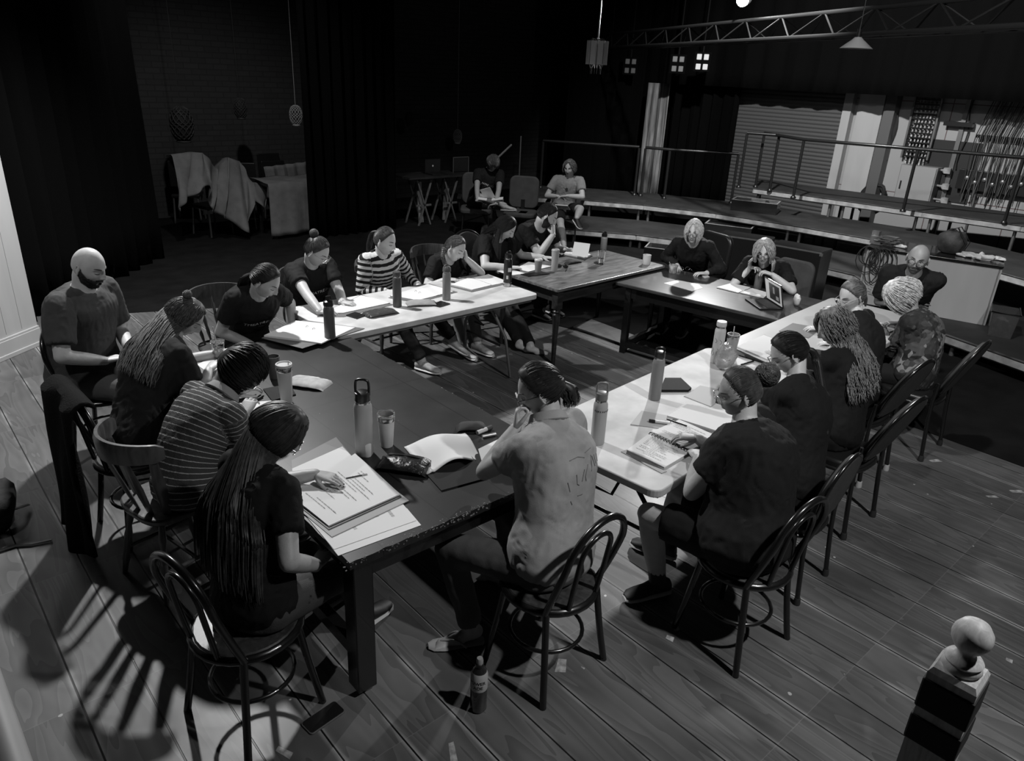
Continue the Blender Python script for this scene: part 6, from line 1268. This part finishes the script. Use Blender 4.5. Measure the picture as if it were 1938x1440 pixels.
tumbler('travel_tumbler', 'pale tumbler with steel rim and straw behind the plastic bag', 1382, 672, Z5, 632, .032, .043, mat('greyish_tumbler', .3, .4), None, True, (.012, .012, .05))
tumbler('coffee_cup', 'takeaway coffee cup with white lid on the wooden table', 1018, 516, Z3_, 492, .028, .038, mat('kraft_cup', .2, .7), 'dome')
tumbler('travel_tumbler', 'tall pale tumbler with carry loop on the wooden table', 1049, 513, Z3_, 474, .03, .038, M_FLK2, 'dome', False, lidm=mat('lid_pale', .35, .4))
tumbler('drinking_glass', 'half-full glass of water on a dark coaster on the wooden table', 1137, 499, Z3_+.004, 473, .033, .038, M_GLASS, None, fill=.4)
p = at(1134, 498, Z3_); one('coaster', MB().lathe([(0, 0), (.055, 0), (.055, .004), (0, .004)], seg=24, cap=False), M_BLKPL, 'dark round coaster under the glass of water', 'coaster', p)
tumbler('mug', 'plain white mug near the right corner of the wooden table', 1223, 500, Z3_, 482, .04, .042, M_WHTPL, None)
tumbler('paper_cup', 'small printed tub with a spoon on the dark table by the fair straight-haired person', 1273, 516, Z4_, 501, .036, .045, mat('printed_white_tub', .5, .5, noise=(22, .2, 1.3, U)), None, straw=(-.05, .02, .03))
# small round-shouldered bottle
p = at(695, 862, ZA); h = top_z(p, 825)-ZA; t = thing('small_bottle', 'small white plastic bottle in front of the large loop-lid bottle', 'bottle', p)
MB().lathe([(0, 0), (.021, 0), (.022, .004), (.022, h*.62), (.016, h*.7), (.0, h*.7)], seg=20).build('bottle_body', M_WHTPL, t); MB().lathe([(0, h*.7), (.0155, h*.7), (.017, h*.74), (.016, h), (0, h)], seg=20).build('cap', mat('cap_pale', .4, .4), t)
# sports drink bottle on the floor with its label
p = at(905, 1340, 0); t = thing('sports_drink_bottle', 'sports drink bottle with a pale printed label on the floor by the polo person\'s chair', 'bottle', p); h = top_z(p, 1245); r = .036
MB().lathe([(0, 0), (r*.85, 0), (r, .01), (r, h*.42), (r*.95, h*.46), (r*.98, h*.7), (r*.7, h*.8), (r*.45, h*.84), (r*.42, h*.86)], seg=28).build('bottle_body', mat('dark_drink', .02, .15, coat=.5), t)
MB().lathe([(r*1.005, h*.44), (r*1.02, h*.46), (r*1.02, h*.7), (r*.85, h*.76)], seg=28, cap=False).build('label', mat('pale_label', .4, .5), t)
MB().lathe([(0, h*.85), (r*.5, h*.85), (r*.52, h*.9), (r*.4, h*.905), (0, h*.905)], seg=20, cap=False).build('cap_collar', M_BLKPL, t); MB().lathe([(0, h*.9), (r*.4, h*.9), (r*.42, h*.96), (r*.34, h), (0, h)], seg=20).build('cap', mat('orange_cap_grey', .3, .4), t)
def wrap_text(txt, size, r, zc_, ang0, m, t, name, bold=.02):
    tc = bpy.data.curves.new('t', 'FONT'); tc.body = txt; tc.size = size; tc.align_x = 'CENTER'; tc.offset = size*bold; to = bpy.data.objects.new('t', tc); COL.objects.link(to); me = bpy.data.meshes.new_from_object(to.evaluated_get(bpy.context.evaluated_depsgraph_get())); bpy.data.objects.remove(to)
    q = np.array([list(x.co) for x in me.vertices]); f_ = [tuple(p.vertices) for p in me.polygons]; a = ang0+q[:, 0]/r; k = MB(); k.add(np.stack([r*1.0*np.cos(a), r*np.sin(a), zc_+q[:, 1]], 1), f_); return k.build(name, m, t, smooth=False)
av = math.atan2(-p[1], -p[0])
wrap_text('POWER', .022, r*1.03, h*.585, av-.25, M_BLKPL, t, 'lettering', .03); wrap_text('ADE', .022, r*1.03, h*.50, av-.1, M_BLKPL, t, 'lettering', .03)
# ---- paper and books
def quad(pts, z): return [tuple(at(a, b, z)[:2]) for a, b in pts]
def sheet_flat(name, label, pts, z, m=M_PAPER, th=.0015, cat='paper', lines=None, par=None, **k):
    P = quad(pts, z); c = np.mean(P, 0); t = MB().prism([(x-c[0], y-c[1]) for x, y in P], 0, th).build(name, m, par, smooth=False)
    if par is None: t.location = (c[0], c[1], z); tag(t, label, cat)
    else: t.location = (c[0]-par.location.x, c[1]-par.location.y, z-par.location.z)
    if lines: textlines(t, [np.array(q)-c for q in P], th+.0004, *lines)
    return t
M_INK = mat('printed_ink', .33, .7)
def textlines(par, Q, z, n, dirn=0, seed=0, marg=.12, ink=None):
    """printed lines of script: thin broken strokes across a page quad (a,b,c,d)"""
    a, b, c, d = [np.array(q) for q in Q]; rs = np.random.RandomState(seed); k = MB()
    for i in range(n):
        v = marg+(1-2*marg)*(i+.5)/n; 
        if rs.rand() < .12: continue
        u0 = marg+(.22 if rs.rand() < .3 else 0); u1 = marg+(1-2*marg)*(.35+.65*rs.rand()); u = u0
        while u < u1:
            du = .03+.05*rs.rand(); p_ = lambda uu, vv: (a*(1-uu)+b*uu)*(1-vv)+(d*(1-uu)+c*uu)*vv; e = .12*(1-2*marg)/n
            w1, w2, w3, w4 = p_(u, v-e), p_(min(u+du, u1), v-e), p_(min(u+du, u1), v+e), p_(u, v+e); k.add([(w1[0], w1[1], z), (w2[0], w2[1], z), (w3[0], w3[1], z), (w4[0], w4[1], z)], [(0, 1, 2, 3)]); u += du+.014
    if k.n: k.build('printed_lines', ink or M_INK, par, smooth=False)
def book(name, label, pages, z, cover=None, th=.012, cat='book', cm=M_CARDG, lines=None, bump=0.):
    """open ring binder / notebook: pages = list of page quads, cover = outer quad"""
    allp = [q for pg in pages for q in pg]; c = np.mean(quad(allp, z), 0); t = thing(name, label, cat, (c[0], c[1], z))
    if cover: P = quad(cover, z); MB().prism([(x-c[0], y-c[1]) for x, y in P], 0, .003).build('cover', cm, t, smooth=False)
    for i, pg in enumerate(pages):
        P = [np.array(q)-c for q in quad(pg, z)]; n = 8; h0 = .0035; k = MB(); top = []
        for a_ in range(n+1):
            for b_ in range(n+1):
                u, v = a_/n, b_/n; q = (P[0]*(1-u)+P[1]*u)*(1-v)+(P[3]*(1-u)+P[2]*u)*v; top.append((q[0], q[1], h0+th*(.55+.45*math.sin(PI*min(1, .25+u*.75)))+bump*math.sin(PI*u)*math.sin(PI*v*.5)))
        top = np.array(top); bot = top.copy(); bot[:, 2] = h0-.0005; N_ = (n+1)**2; F = []
        for a_ in range(n):
            for b_ in range(n): j = a_*(n+1)+b_; F += [(j, j+n+1, j+n+2, j+1), (N_+j, N_+j+1, N_+j+n+2, N_+j+n+1)]
        bd = [a_*(n+1) for a_ in range(n+1)]+[n*(n+1)+b_ for b_ in range(1, n+1)]+[a_*(n+1)+n for a_ in range(n-1, -1, -1)]+[b_ for b_ in range(n-1, 0, -1)]
        for j in range(len(bd)): a_, b_ = bd[j], bd[(j+1) % len(bd)]; F.append((a_, b_, b_+N_, a_+N_))
        k.add(np.concatenate([top, bot]), F); pg_ = k.build('page_block', M_PAPER, t, smooth=False)
        if lines: textlines(pg_, P, h0+th+.0012+bump, lines, seed=i*7+len(label))
    return t
def rings(t, pts, z, n=3, r=.012, m=M_STEEL):
    P = quad(pts, z); c = (t.location.x, t.location.y)
    for i in range(n):
        u = (i+.5)/n; x, y = P[0][0]*(1-u)+P[1][0]*u-c[0], P[0][1]*(1-u)+P[1][1]*u-c[1]; d_ = np.array(P[1])-np.array(P[0]); a_ = math.atan2(d_[1], d_[0])
        k = MB(); k.tube([(0, r*math.cos(q), .008+r*math.sin(q)) for q in np.linspace(0, PI, 9)], .0013, 6); k.xf(rotz(a_), (x, y, .004)); k.build('ring', m, t)
# near corner: script, folder and loose sheets
sheet_flat('loose_sheet', 'lowest loose printed sheet overhanging the near corner of the black table', [(588, 985), (640, 1052), (797, 994), (770, 962)], ZA, lines=(4, 0, 1))
sheet_flat('loose_sheet', 'second loose printed sheet under the script at the near corner', [(578, 975), (632, 1040), (788, 985), (755, 945)], ZA+.0018, lines=(5, 0, 2))
sheet_flat('card_folder', 'pale card folder directly under the open script', [(560, 960), (628, 1017), (774, 948), (720, 905)], ZA+.0036, M_CARD, .003, 'folder')
bk = book('open_script', 'open printed script with curled pages under the long-haired reader\'s hand', [[(552, 944), (622, 998), (757, 938), (672, 862)]], ZA+.0068, [(550, 946), (622, 1003), (760, 941), (676, 862)], .010, 'script', mat('dark_binder', .03, .5), 17)
sheet_flat('card_folder', 'grey card folder lying open behind the script pages', [(552, 872), (553, 890), (692, 895), (636, 828)], ZA, M_CARDG, .003, 'folder')
sheet_flat('loose_sheet', 'white turned-back page beside the pointing hand', [(553, 888), (556, 942), (694, 894), (648, 846)], ZA+.0035, th=.004)
# black zip pencil case
def pouch(name, label, px, py, z, w, d, h, yaw, m, seed=0, zipm=None, cat='pouch'):
    p = at(px, py, z); t = thing(name, label, cat, p, yaw); k = MB(); R = []
    for i in range(15):
        u = -1+2*i/14; s_ = (1-abs(u)**3.2)**.5 if abs(u) < 1 else .02; s_ = max(s_, .03); a = np.arange(20)*2*PI/20; x = np.cos(a)*d/2*(.82+.18*s_); z_ = (np.sin(a)*.5+.5)*h*s_
        x = x*(1-.15*np.clip(np.sin(a), 0, 1)); R.append(np.stack([np.full(20, u*w/2), x, z_], 1))
    V = np.concatenate(R); V2 = np.array([v*(1+.10*mnoise.noise(Vector(v)*28+Vector((seed, 0, 0)))) for v in V]); V2[:, 2] = np.maximum(V2[:, 2], 0); R = [V2[i*20:(i+1)*20] for i in range(15)]
    k.rings(R); k.build('pouch_body', m, t)
    if zipm: 
        kk = MB(); kk.tube([(u*w/2*.93, d*.12, h*(1-abs(u)**3.2)**.5*.99+.001) for u in np.linspace(-1, 1, 13) if abs(u) < .99], .0035, 6); kk.build('zip', zipm, t)
        for s_ in (1,): MB().box((w/2*.9*s_, d*.1, h*.5), (.006, .01, .035), R=roty(.4)).box((w/2*.55, -d*.35, h*.75), (.006, .01, .035), R=roty(.3)).build('zip_pull', M_STEEL, t, smooth=False)
    return t
M_LEATH = mat('black_leather', .014, .32, bump=(40, .7, U))
pouch('pencil_case', 'black leather zip pencil case beside the curled white pages', 765, 885, ZA, .26, .15, .055, -.93, M_LEATH, 1, M_BLKPL, 'pencil case')
pouch('foil_pouch', 'shiny grey snack pouch on the pale table', 720, 594, ZW, .26, .15, .035, -.05, mat('crinkled_foil', .12, .25, .6, bump=(18, .9, U)), 2)
pouch('soft_pouch', 'soft pale cloth pouch between the dark bottle and the carry-loop bottle', 798, 576, ZW, .24, .13, .035, -.45, M_LIGHT, 3)
pouch('cloth_pouch', 'white printed cloth pouch behind the tall pale tumbler', 582, 728, ZA, .26, .15, .04, -.95, mat('printed_white_cloth', .5, .8, noise=(12, .55, 1.1, U)), 4)
pouch('glasses_case', 'soft black glasses case on the black table by the markers', 893, 812, ZA, .16, .09, .04, -.6, M_RUB, 5, None, 'case')
pouch('black_case', 'slim black pencil case on the wooden table behind the tall tumbler', 1084, 498, Z3_, .2, .07, .035, .0, M_RUB, 6, None, 'pencil case')
# curled pages on the black table
c0 = at(838, 855, ZA); A_, B_, C_, D_ = [at(a, b, ZA) for a, b in ((765, 848), (808, 900), (912, 868), (880, 822))]
def curl(u, v):
    q = (A_*(1-u)+D_*u)*(1-v)+(B_*(1-u)+C_*u)*v-c0; return (q[0], q[1], .004+.05*math.sin(PI*min(1, u*1.05))**1.5*(.6+.4*v)+(.012*math.sin(v*5) if u > .1 else 0))
one('curled_pages', MB().grid(curl, 22, 12), M_PAPER, 'sheaf of white pages curling up on the black table by the polo person', 'paper', (c0[0], c0[1], ZA+.002), solid=.004)
sheet_flat('dark_notebook', 'dark notebook lying under the curled white pages', [(790, 880), (835, 930), (925, 905), (890, 862)], ZA, M_COVER, .006, 'notebook')
sheet_flat('loose_sheet', 'white sheet under the polo person\'s forearm on the black table', [(905, 850), (915, 885), (960, 865), (950, 828)], ZA)
def rod(name, label, p0_, p1_, z, r, m, capm=None, cat='pen', tip=.25):
    a, b = at(p0_[0], p0_[1], z+r), at(p1_[0], p1_[1], z+r); t = thing(name, label, cat, (a[0], a[1], z)); q = b-a; q[2] = 0; MB().tube([(0, 0, r), q*(1-tip)+V3(0, 0, r)], r, 10).build('barrel', m, t); MB().tube([q*(1-tip)+V3(0, 0, r), q+V3(0, 0, r)], r*1.06, 10).build('cap', capm or M_BLKPL, t); return t
rod('glue_stick', 'short pale glue stick with dark cap near the chin of the polo person', (903, 819), (930, 808), ZA, .012, M_WHTPL, M_FLKD, 'glue stick', .35)
rod('lip_balm', 'slim silver tube beside the glue stick', (913, 826), (938, 821), ZA, .009, M_ALU, M_ALU, 'tube')
rod('marker_pen', 'white marker pen with black cap on the white table', (1268, 801), (1228, 796), Z5+.004, .009, M_WHTPL, M_BLKPL, 'marker pen', .3)
rod('pen', 'black pen beside the marker on the white table', (1300, 806), (1262, 793), Z5+.012, .0045, M_BLKPL, M_BLKPL)
rod('pen', 'dark pen lying by the plastic bag', (1403, 690), (1426, 683), Z5, .006, M_BLKPL, M_BLKPL)
rod('pen', 'dark thick pen in front of the person with fringe and glasses', (1455, 752), (1483, 740), Z5+.014, .006, M_BLKPL, M_BLKPL)
rod('pen', 'thin pen across the open script under the pointing hand', (655, 905), (695, 897), ZA+.02, .003, M_BLKPL, M_STEEL)
# pages of the two people bent over the left end
sheet_flat('loose_sheet', 'white sheet under the elbow of the striped-knit person', [(425, 765), (440, 800), (545, 790), (520, 758)], ZA)
sheet_flat('grey_folder', 'grey folder in front of the long wavy-haired person', [(345, 690), (380, 720), (470, 690), (420, 662)], ZA, M_CARDG, .003, 'folder')
sheet_flat('loose_sheet', 'pale sheet on the grey folder at the far left of the black table', [(372, 690), (395, 706), (440, 690), (415, 672)], ZA+.0035)
sheet_flat('mobile_phone', 'black phone lying beside the tall pale tumbler', [(498, 738), (515, 760), (560, 748), (548, 728)], ZA, M_COVER, .008, 'phone')
# binders on the pale table
bk = book('ring_binder', 'open ring binder at the left end of the pale table by the dark bottle', [[(500, 638), (608, 652), (672, 622), (560, 610)]], ZW+.002, [(495, 640), (572, 660), (690, 622), (575, 606)], .012, 'binder', M_CARDG, 0); rings(bk, [(575, 617), (600, 625)], ZW+.016, 2)
bk = book('ring_binder', 'open ring binder under the hands of the person in clear glasses', [[(610, 597), (650, 594), (738, 575), (683, 562)], ], ZW, [(600, 600), (650, 600), (745, 577), (684, 558)], .012, 'binder', M_CARDG, 0); rings(bk, [(655, 575), (668, 581)], ZW+.014, 2)
bk = book('ring_binder', 'open ring binder in front of the boldly striped top', [[(738, 562), (790, 570), (858, 553), (810, 540)]], ZW, [(735, 564), (790, 573), (866, 553), (812, 537)], .010, 'binder', M_CARDG, 0); rings(bk, [(783, 551), (798, 556)], ZW+.012, 2)
sheet_flat('mobile_phone', 'black phone at the left of the shiny snack pouch', [(655, 598), (675, 604), (692, 598), (672, 592)], ZW, M_BLKPL, .009, 'phone')
sheet_flat('mobile_phone', 'black phone beside the soft pale pouch', [(815, 578), (832, 582), (852, 576), (834, 571)], ZW, M_BLKPL, .009, 'phone')
book('open_notebook', 'open notebook under the hand of the person with a braid', [[(853, 541), (893, 550), (930, 541), (888, 527)], [(890, 527), (932, 541), (962, 535), (925, 522)]], ZW, [(850, 542), (893, 553), (966, 536), (924, 519)], .010, 'notebook', M_CARDG, 0)
# wooden table
book('script_pages', 'open script written on by the person with the tattooed arm', [[(975, 510), (1000, 515), (1044, 505), (1000, 497)]], Z3_, None, .006, 'script')
sheet_flat('loose_sheet', 'white sheet at the left corner of the wooden table', [(940, 513), (965, 521), (995, 518), (965, 509)], Z3_)
sheet_flat('mobile_phone', 'black phone lying by the coffee cup', [(985, 520), (1000, 524), (1040, 519), (1022, 514)], Z3_, M_BLKPL, .008, 'phone')
t = book('open_book', 'open hardback under the bearded person\'s hand, one page standing up', [[(1068, 482), (1105, 490), (1118, 484), (1080, 472)]], Z3_, [(1066, 484), (1107, 493), (1122, 485), (1080, 472)], .02, 'book', M_BLKPL)
a, b, c_, d_ = at(1082, 483, Z3_+.03), at(1112, 487, Z3_+.03), None, None; up_ = np.array([t.location.x, t.location.y, t.location.z]); q = (b-a); n_ = unit(V3(q[1], -q[0], 0)); n_ = -n_ if n_[0] < 0 else n_
MB().add([a-up_, b-up_, b-up_+n_*.06+V3(0, 0, .13), a-up_+n_*.06+V3(0, 0, .13)], [(0, 1, 2, 3)]).build('raised_page', M_PAPER, t, smooth=False, solid=.003)
p = at(1064, 507, Z3_); k = MB()
for s_ in (-1, 1): k.sphere((s_*.032, 0, .018), (.028, .004, .02), 14, 8); k.tube([(s_*.058, 0, .025), (s_*.062, .13, .012)], .003, 6)
k.tube([(-.01, 0, .025), (.01, 0, .025)], .003, 6); one('sunglasses', k, M_BLKPL, 'folded black sunglasses beside the tall tumbler on the wooden table', 'sunglasses', p, 2.2)
# dark table
sheet_flat('loose_sheet', 'two overlapping white sheets in front of the fair straight-haired person', [(1256, 536), (1310, 551), (1330, 545), (1322, 538), (1282, 530)], Z4_)
bk = book('spiral_notebook', 'open spiral notebook in front of the fair wavy-haired person', [[(1356, 545), (1397, 555), (1420, 545), (1382, 538)], [(1400, 555), (1445, 565), (1455, 556), (1422, 547)]], Z4_, None, .008, 'notebook'); rings(bk, [(1397, 556), (1421, 546)], Z4_+.01, 8, .006)
sheet_flat('mobile_phone', 'pale phone near the hand of the fair straight-haired person', [(1328, 523), (1334, 527), (1343, 525), (1338, 521)], Z4_, M_WHTPL, .008, 'phone')
k = MB(); p = at(1295, 512, Z4_)
for s_ in (-1, 1): k.tube([(s_*.032+.024*math.cos(a), 0, .02+.018*math.sin(a)) for a in np.linspace(0, 2*PI, 14, False)], .002, 5, loop=True)
k.tube([(-.06, 0, .02), (-.06, .12, .01)], .002, 5).tube([(.06, 0, .02), (.06, .12, .01)], .002, 5); one('reading_glasses', k, M_STEEL, 'thin reading glasses on the dark table beside the small printed tub', 'glasses', p, 2.6)
# laptop: base from the photo's corners, screen hinged at the far right edge
pl = [at(a, b, Z4_) for a, b in ((1395, 566), (1428, 588), (1484, 589), (1448, 566))]; cl = np.mean(pl, 0); hx = unit(pl[3]-pl[2]); t = thing('laptop', 'open laptop on the dark table showing a picture on its bright screen', 'laptop', (cl[0], cl[1], Z4_))
wd = .31; dp = .21; fx = unit(V3(hx[1], -hx[0], 0)); fx = fx if fx@(pl[0]-pl[3]) > 0 else -fx; hc = (pl[2]+pl[3])/2-cl
Rl = np.stack([hx, fx, [0, 0, 1]], 1)
def lp(c, s, R=None): m_ = MB(); m_.box(c, s, R=R); return m_.xf(Rl, hc)
lp((0, dp/2, .008), (wd, dp, .014)).build('keyboard_base', M_BLKPL, t, smooth=False, bevel=.003); lp((0, dp*.38, .0158), (wd*.86, dp*.5, .002)).build('keys', mat('laptop_keys', .03, .6), t, smooth=False)
ta = -.28; Rs = rotx(-ta)
m_ = MB(); m_.box((0, 0, .108), (wd, .008, .216)); m_.xf(rotx(-ta*-1), (0, -.004, .012)); m_.xf(Rl, hc); m_.build('screen_lid', M_BLKPL, t, smooth=False)
def scr(x, z, w_, h_, o_=.0048): m_ = MB(); m_.box((x, o_, z), (w_, .001, h_)); m_.xf(rotx(ta), (0, -.004, .012)); return m_.xf(Rl, hc)
# ------- the screen: pale page, dark picture, bright shapes
scr(0, .11, wd*.94, .19).build('display', mat('screen_pale', .3, .3, emit=.28), t, smooth=False)
scr(.03 if False else -.02, .11, wd*.62, .15, .0056).build('display_picture', mat('screen_dark', .02, .3, emit=.012), t, smooth=False)
scr(-.01, .13, .03, .06, .0062).build('display_figure', mat('screen_mid', .2, .3, emit=.12), t, smooth=False)
scr(-.07, .07, .05, .035, .0062).build('display_figure', mat('screen_mid', .2, .3), t, smooth=False)
p = at(1506, 578, Z4_); t = thing('tissue_pack', 'crumpled white tissue packet behind the laptop', 'tissues', p, .8); k = MB(); k.sphere((0, 0, .05), (.045, .03, .055), 14, 10); k.v[0] = np.array([v*(1+.2*mnoise.noise(Vector(v)*40)) for v in k.v[0]]); k.v[0][:, 2] = np.maximum(k.v[0][:, 2], 0); k.build('packet', M_PAPER, t)
# white table on the right
t = book('spiral_script', 'spiral-bound script lying open by the hair-bun person\'s arm', [[(1186, 855), (1257, 887), (1306, 858), (1230, 822)], [(1233, 820), (1309, 856), (1360, 830), (1285, 797)]], Z5, [(1176, 852), (1256, 893), (1312, 861), (1364, 831), (1284, 795), (1228, 820)] if False else None, .009, 'script', M_CARDG, 13)
P = quad([(1230, 824), (1308, 860)], Z5); 
for i in range(15):
    u = i/14; k = MB(); x, y = P[0][0]*(1-u)+P[1][0]*u-t.location.x, P[0][1]*(1-u)+P[1][1]*u-t.location.y; a_ = math.atan2(P[1][1]-P[0][1], P[1][0]-P[0][0]); k.tube([(0, .011*math.cos(q), .009+.009*math.sin(q)) for q in np.linspace(-.3, PI+.3, 9)], .0028, 6); k.xf(rotz(a_), (x, y, .0)); k.build('comb_ring', M_BLKPL, t)
sheet_flat('clipboard', 'grey board under the spiral-bound script', [(1175, 855), (1252, 896), (1262, 892), (1186, 851)], Z5, M_CARDG, .002, 'board')
sheet_flat('grey_notebook', 'small grey notebook with a mark on its cover under the marker pen', [(1193, 804), (1253, 812), (1278, 790), (1214, 778)], Z5, M_CARD, .004, 'notebook')
bk = book('ring_binder', 'open ring binder in front of the hair-bun person', [[(1262, 790), (1375, 824), (1420, 790), (1300, 768)]], Z5, [(1258, 790), (1380, 830), (1428, 790), (1298, 762)], .010, 'binder', M_CARDG)
sheet_flat('black_notebook', 'closed black notebook with an elastic band behind the tall grey bottle', [(1248, 742), (1302, 742), (1308, 738), (1288, 719), (1258, 719)], Z5, M_COVER, .016, 'notebook')
sheet_flat('clipboard', 'grey clipboard lying beyond the ring binder', [(1294, 750), (1345, 770), (1382, 742), (1325, 730)], Z5, M_CARD, .003, 'clipboard')
book('open_script', 'open script written on by the person with fringe and glasses', [[(1400, 715), (1450, 740), (1490, 715), (1430, 695)]], Z5, None, .010, 'script', M_CARDG, 9)
sheet_flat('loose_sheet', 'pale sheet beside the hand of the person with fringe and glasses', [(1420, 750), (1452, 775), (1500, 745), (1470, 730)], Z5)
# crumpled plastic bag
p = at(1370, 697, Z5); k = MB(); k.sphere((0, 0, .075), (.085, .06, .085), 26, 18); V = k.v[0]; V = np.array([v*(1+.22*mnoise.noise(Vector(v)*16)+.16*abs(mnoise.noise(Vector(v)*34))) for v in V]); V[:, 2] = np.maximum(V[:, 2], 0); k.v[0] = V; one('plastic_bag', k, mat('cloudy_bag', .5, .2, trans=.55, bump=(30, .8, U)), 'crumpled clear plastic bag in front of the squiggle-patterned bottle', 'bag', p)
# far folding table
bk = book('ring_binder', 'large open binder at the near end of the far pale table', [[(1394, 658), (1452, 682), (1505, 660), (1445, 636)]], Z6, [(1392, 660), (1452, 687), (1512, 662), (1446, 633)], .008, 'binder', M_CARD)
sheet_flat('grey_folder', 'grey folder with an elastic band on the far pale table', [(1474, 627), (1530, 640), (1555, 622), (1500, 612)], Z6, M_CARDG, .004, 'folder')
book('open_script', 'open script under the hand of the white-haired person', [[(1625, 625), (1655, 640), (1695, 625), (1665, 612)]], Z6, None, .008, 'script')
# ---- on the floor and on chairs
p0_, p1_ = at(575, 1385, 0), at(648, 1335, 0); c = (p0_+p1_)/2; yw = math.atan2(*(p1_-p0_)[[1, 0]]); t = thing('mobile_phone', 'black phone lying on the floorboards in front of the nearest table leg', 'phone', (c[0], c[1], 0), yw)
MB().prism(rrect(.17, .082, .014), 0, .009).build('case', mat('phone_case_pale', .12, .4), t, smooth=False, bevel=.002); MB().prism(rrect(.162, .074, .012), .009, .0105).build('glass_face', M_BLKPL, t, smooth=False)
def scrap(px, py, w_, l_, a_, label, name='tape_scrap'): p = at(px, py, 0); one(name, MB().prism([(-w_/2, -l_/2), (w_/2, -l_/2*.8), (w_/2*.8, l_/2), (-w_/2*.7, l_/2*.9)], 0, .0012), mat('floor_tape', .42, .6, noise=(30, .3, 1.2, U)), label, 'tape', (p[0], p[1], .0002), a_, smooth=False)
scrap(1268, 1208, .035, .04, .3, 'round white paint patch on the floorboards in front of the hair-bun person'); scrap(1277, 1185, .03, .07, -.5, 'smudged white tape mark just above the round paint patch')
scrap(1062, 1260, .05, .09, -.9, 'torn pale tape by the right rear leg of the polo person\'s chair'); scrap(1103, 1264, .01, .02, .2, 'tiny white speck of paper right of the torn tape')
scrap(857, 1428, .03, .12, -.5, 'pale tape sliver at the bottom edge of the picture'); scrap(538, 1424, .03, .08, .4, 'pale tape sliver at the bottom edge near the phone'); scrap(1910, 1250, .03, .03, .1, 'white paint chip right of the newel post'); scrap(1925, 930, .04, .10, .9, 'long white scuff at the right edge of the floorboards'); scrap(1878, 940, .03, .08, .9, 'short white scuff left of the long scuff'); scrap(1770, 872, .04, .09, 1.1, 'pale scuff beside the rear foot of the far right chair')
# bag at the left edge
p = at(10, 990, 0); t = thing('black_bag', 'black bag with straps on the floorboards at the left edge', 'bag', (p[0]-.06, p[1], 0)); k = MB(); k.sphere((0, 0, .13), (.14, .2, .16), 20, 14); V = np.array([v*(1+.3*mnoise.noise(Vector(v)*7)) for v in k.v[0]]); V[:, 2] = np.maximum(V[:, 2], .001); k.v[0] = V; k.build('bag_body', mat('black_bag_cloth', .006, .8, bump=(20, .8, U)), t)
o_ = np.array([t.location.x, t.location.y, 0]); q0, q1, q2, q3 = [at(a, b, .01)-o_ for a, b in ((-10, 1045), (30, 1032), (60, 1030), (98, 1022))]; MB().tube([q0, q1, q2, q3], .014, 6, ell=(1, .35)).build('strap', M_BLKPL, t)
q0, q1, q2 = [at(a, b, z)-o_ for a, b, z in ((5, 965, .15), (30, 962, .1), (52, 955, .03))]; MB().tube([q0, q1, q2], .016, 6, ell=(1, .4)).build('strap', M_BLKPL, t)
# coat over the chair back
ct = V3(.60, 4.03, 0); rgt = V3(-.05, 1., 0); rgt = unit(rgt); ou = V3(-1, -.05, 0)
def coat(u, v):
    x = (-.23+.46*u)*(1+.3*v); s_ = v; 
    if v < .12: q = rgt*x+ou*(-.05+.1*v/.12)+V3(0, 0, .88+.03*math.sin(PI*v/.12))
    else:
        k_ = (v-.12)/.88; q = rgt*x+ou*(.055+.03*math.sin(u*17)*k_+.05*k_+.02*math.sin(u*9+k_*4))+V3(0, 0, .88-.80*k_-.09*math.sin(u*3.1)*k_+.04*math.sin(u*11)*k_)
    return q
o = one('dark_coat', MB().grid(coat, 40, 30), mat('black_fleece', .008, .95, spec=.1, bump=(90, .5, U)), 'black coat hanging over the back of a chair at the left', 'coat', ct, solid=.02)
q = V3(0, 0, 0)
# sheets held by the two at the back
p = at(930, 378, .74); t = thing('open_folder', 'open folder of white pages on the lap of the black-tee reader at the back', 'folder', p, 2.4); MB().box((0, 0, 0), (.36, .24, .012)).build('cover', M_CARDG, t, smooth=False); MB().box((-.09, .01, .02), (.17, .21, .008), R=roty(.15)).build('page', M_PAPER, t, smooth=False)
MB().box((.06, .0, .09), (.16, .004, .2), R=rotx(-.6)@roty(.4)).build('raised_page', M_PAPER, t, smooth=False); MB().box((.13, .04, .015), (.13, .19, .008), R=roty(-.1)).build('page', M_PAPER, t, smooth=False)
p = at(1063, 392, .70); t = thing('script_pages', 'white script pages on the lap of the pale-tee person at the back', 'paper', p, 2.2); MB().box((0, 0, 0), (.22, .3, .01), R=rotx(.35)).build('page_block', M_PAPER, t, smooth=False)
p = at(1022, 402, .47); one('loose_sheet', MB().box((0, 0, .003), (.12, .2, .003)), M_PAPER, 'white sheet on the empty grey chair at the back', 'paper', (7.92, 8.62, .462), 2.2, smooth=False)
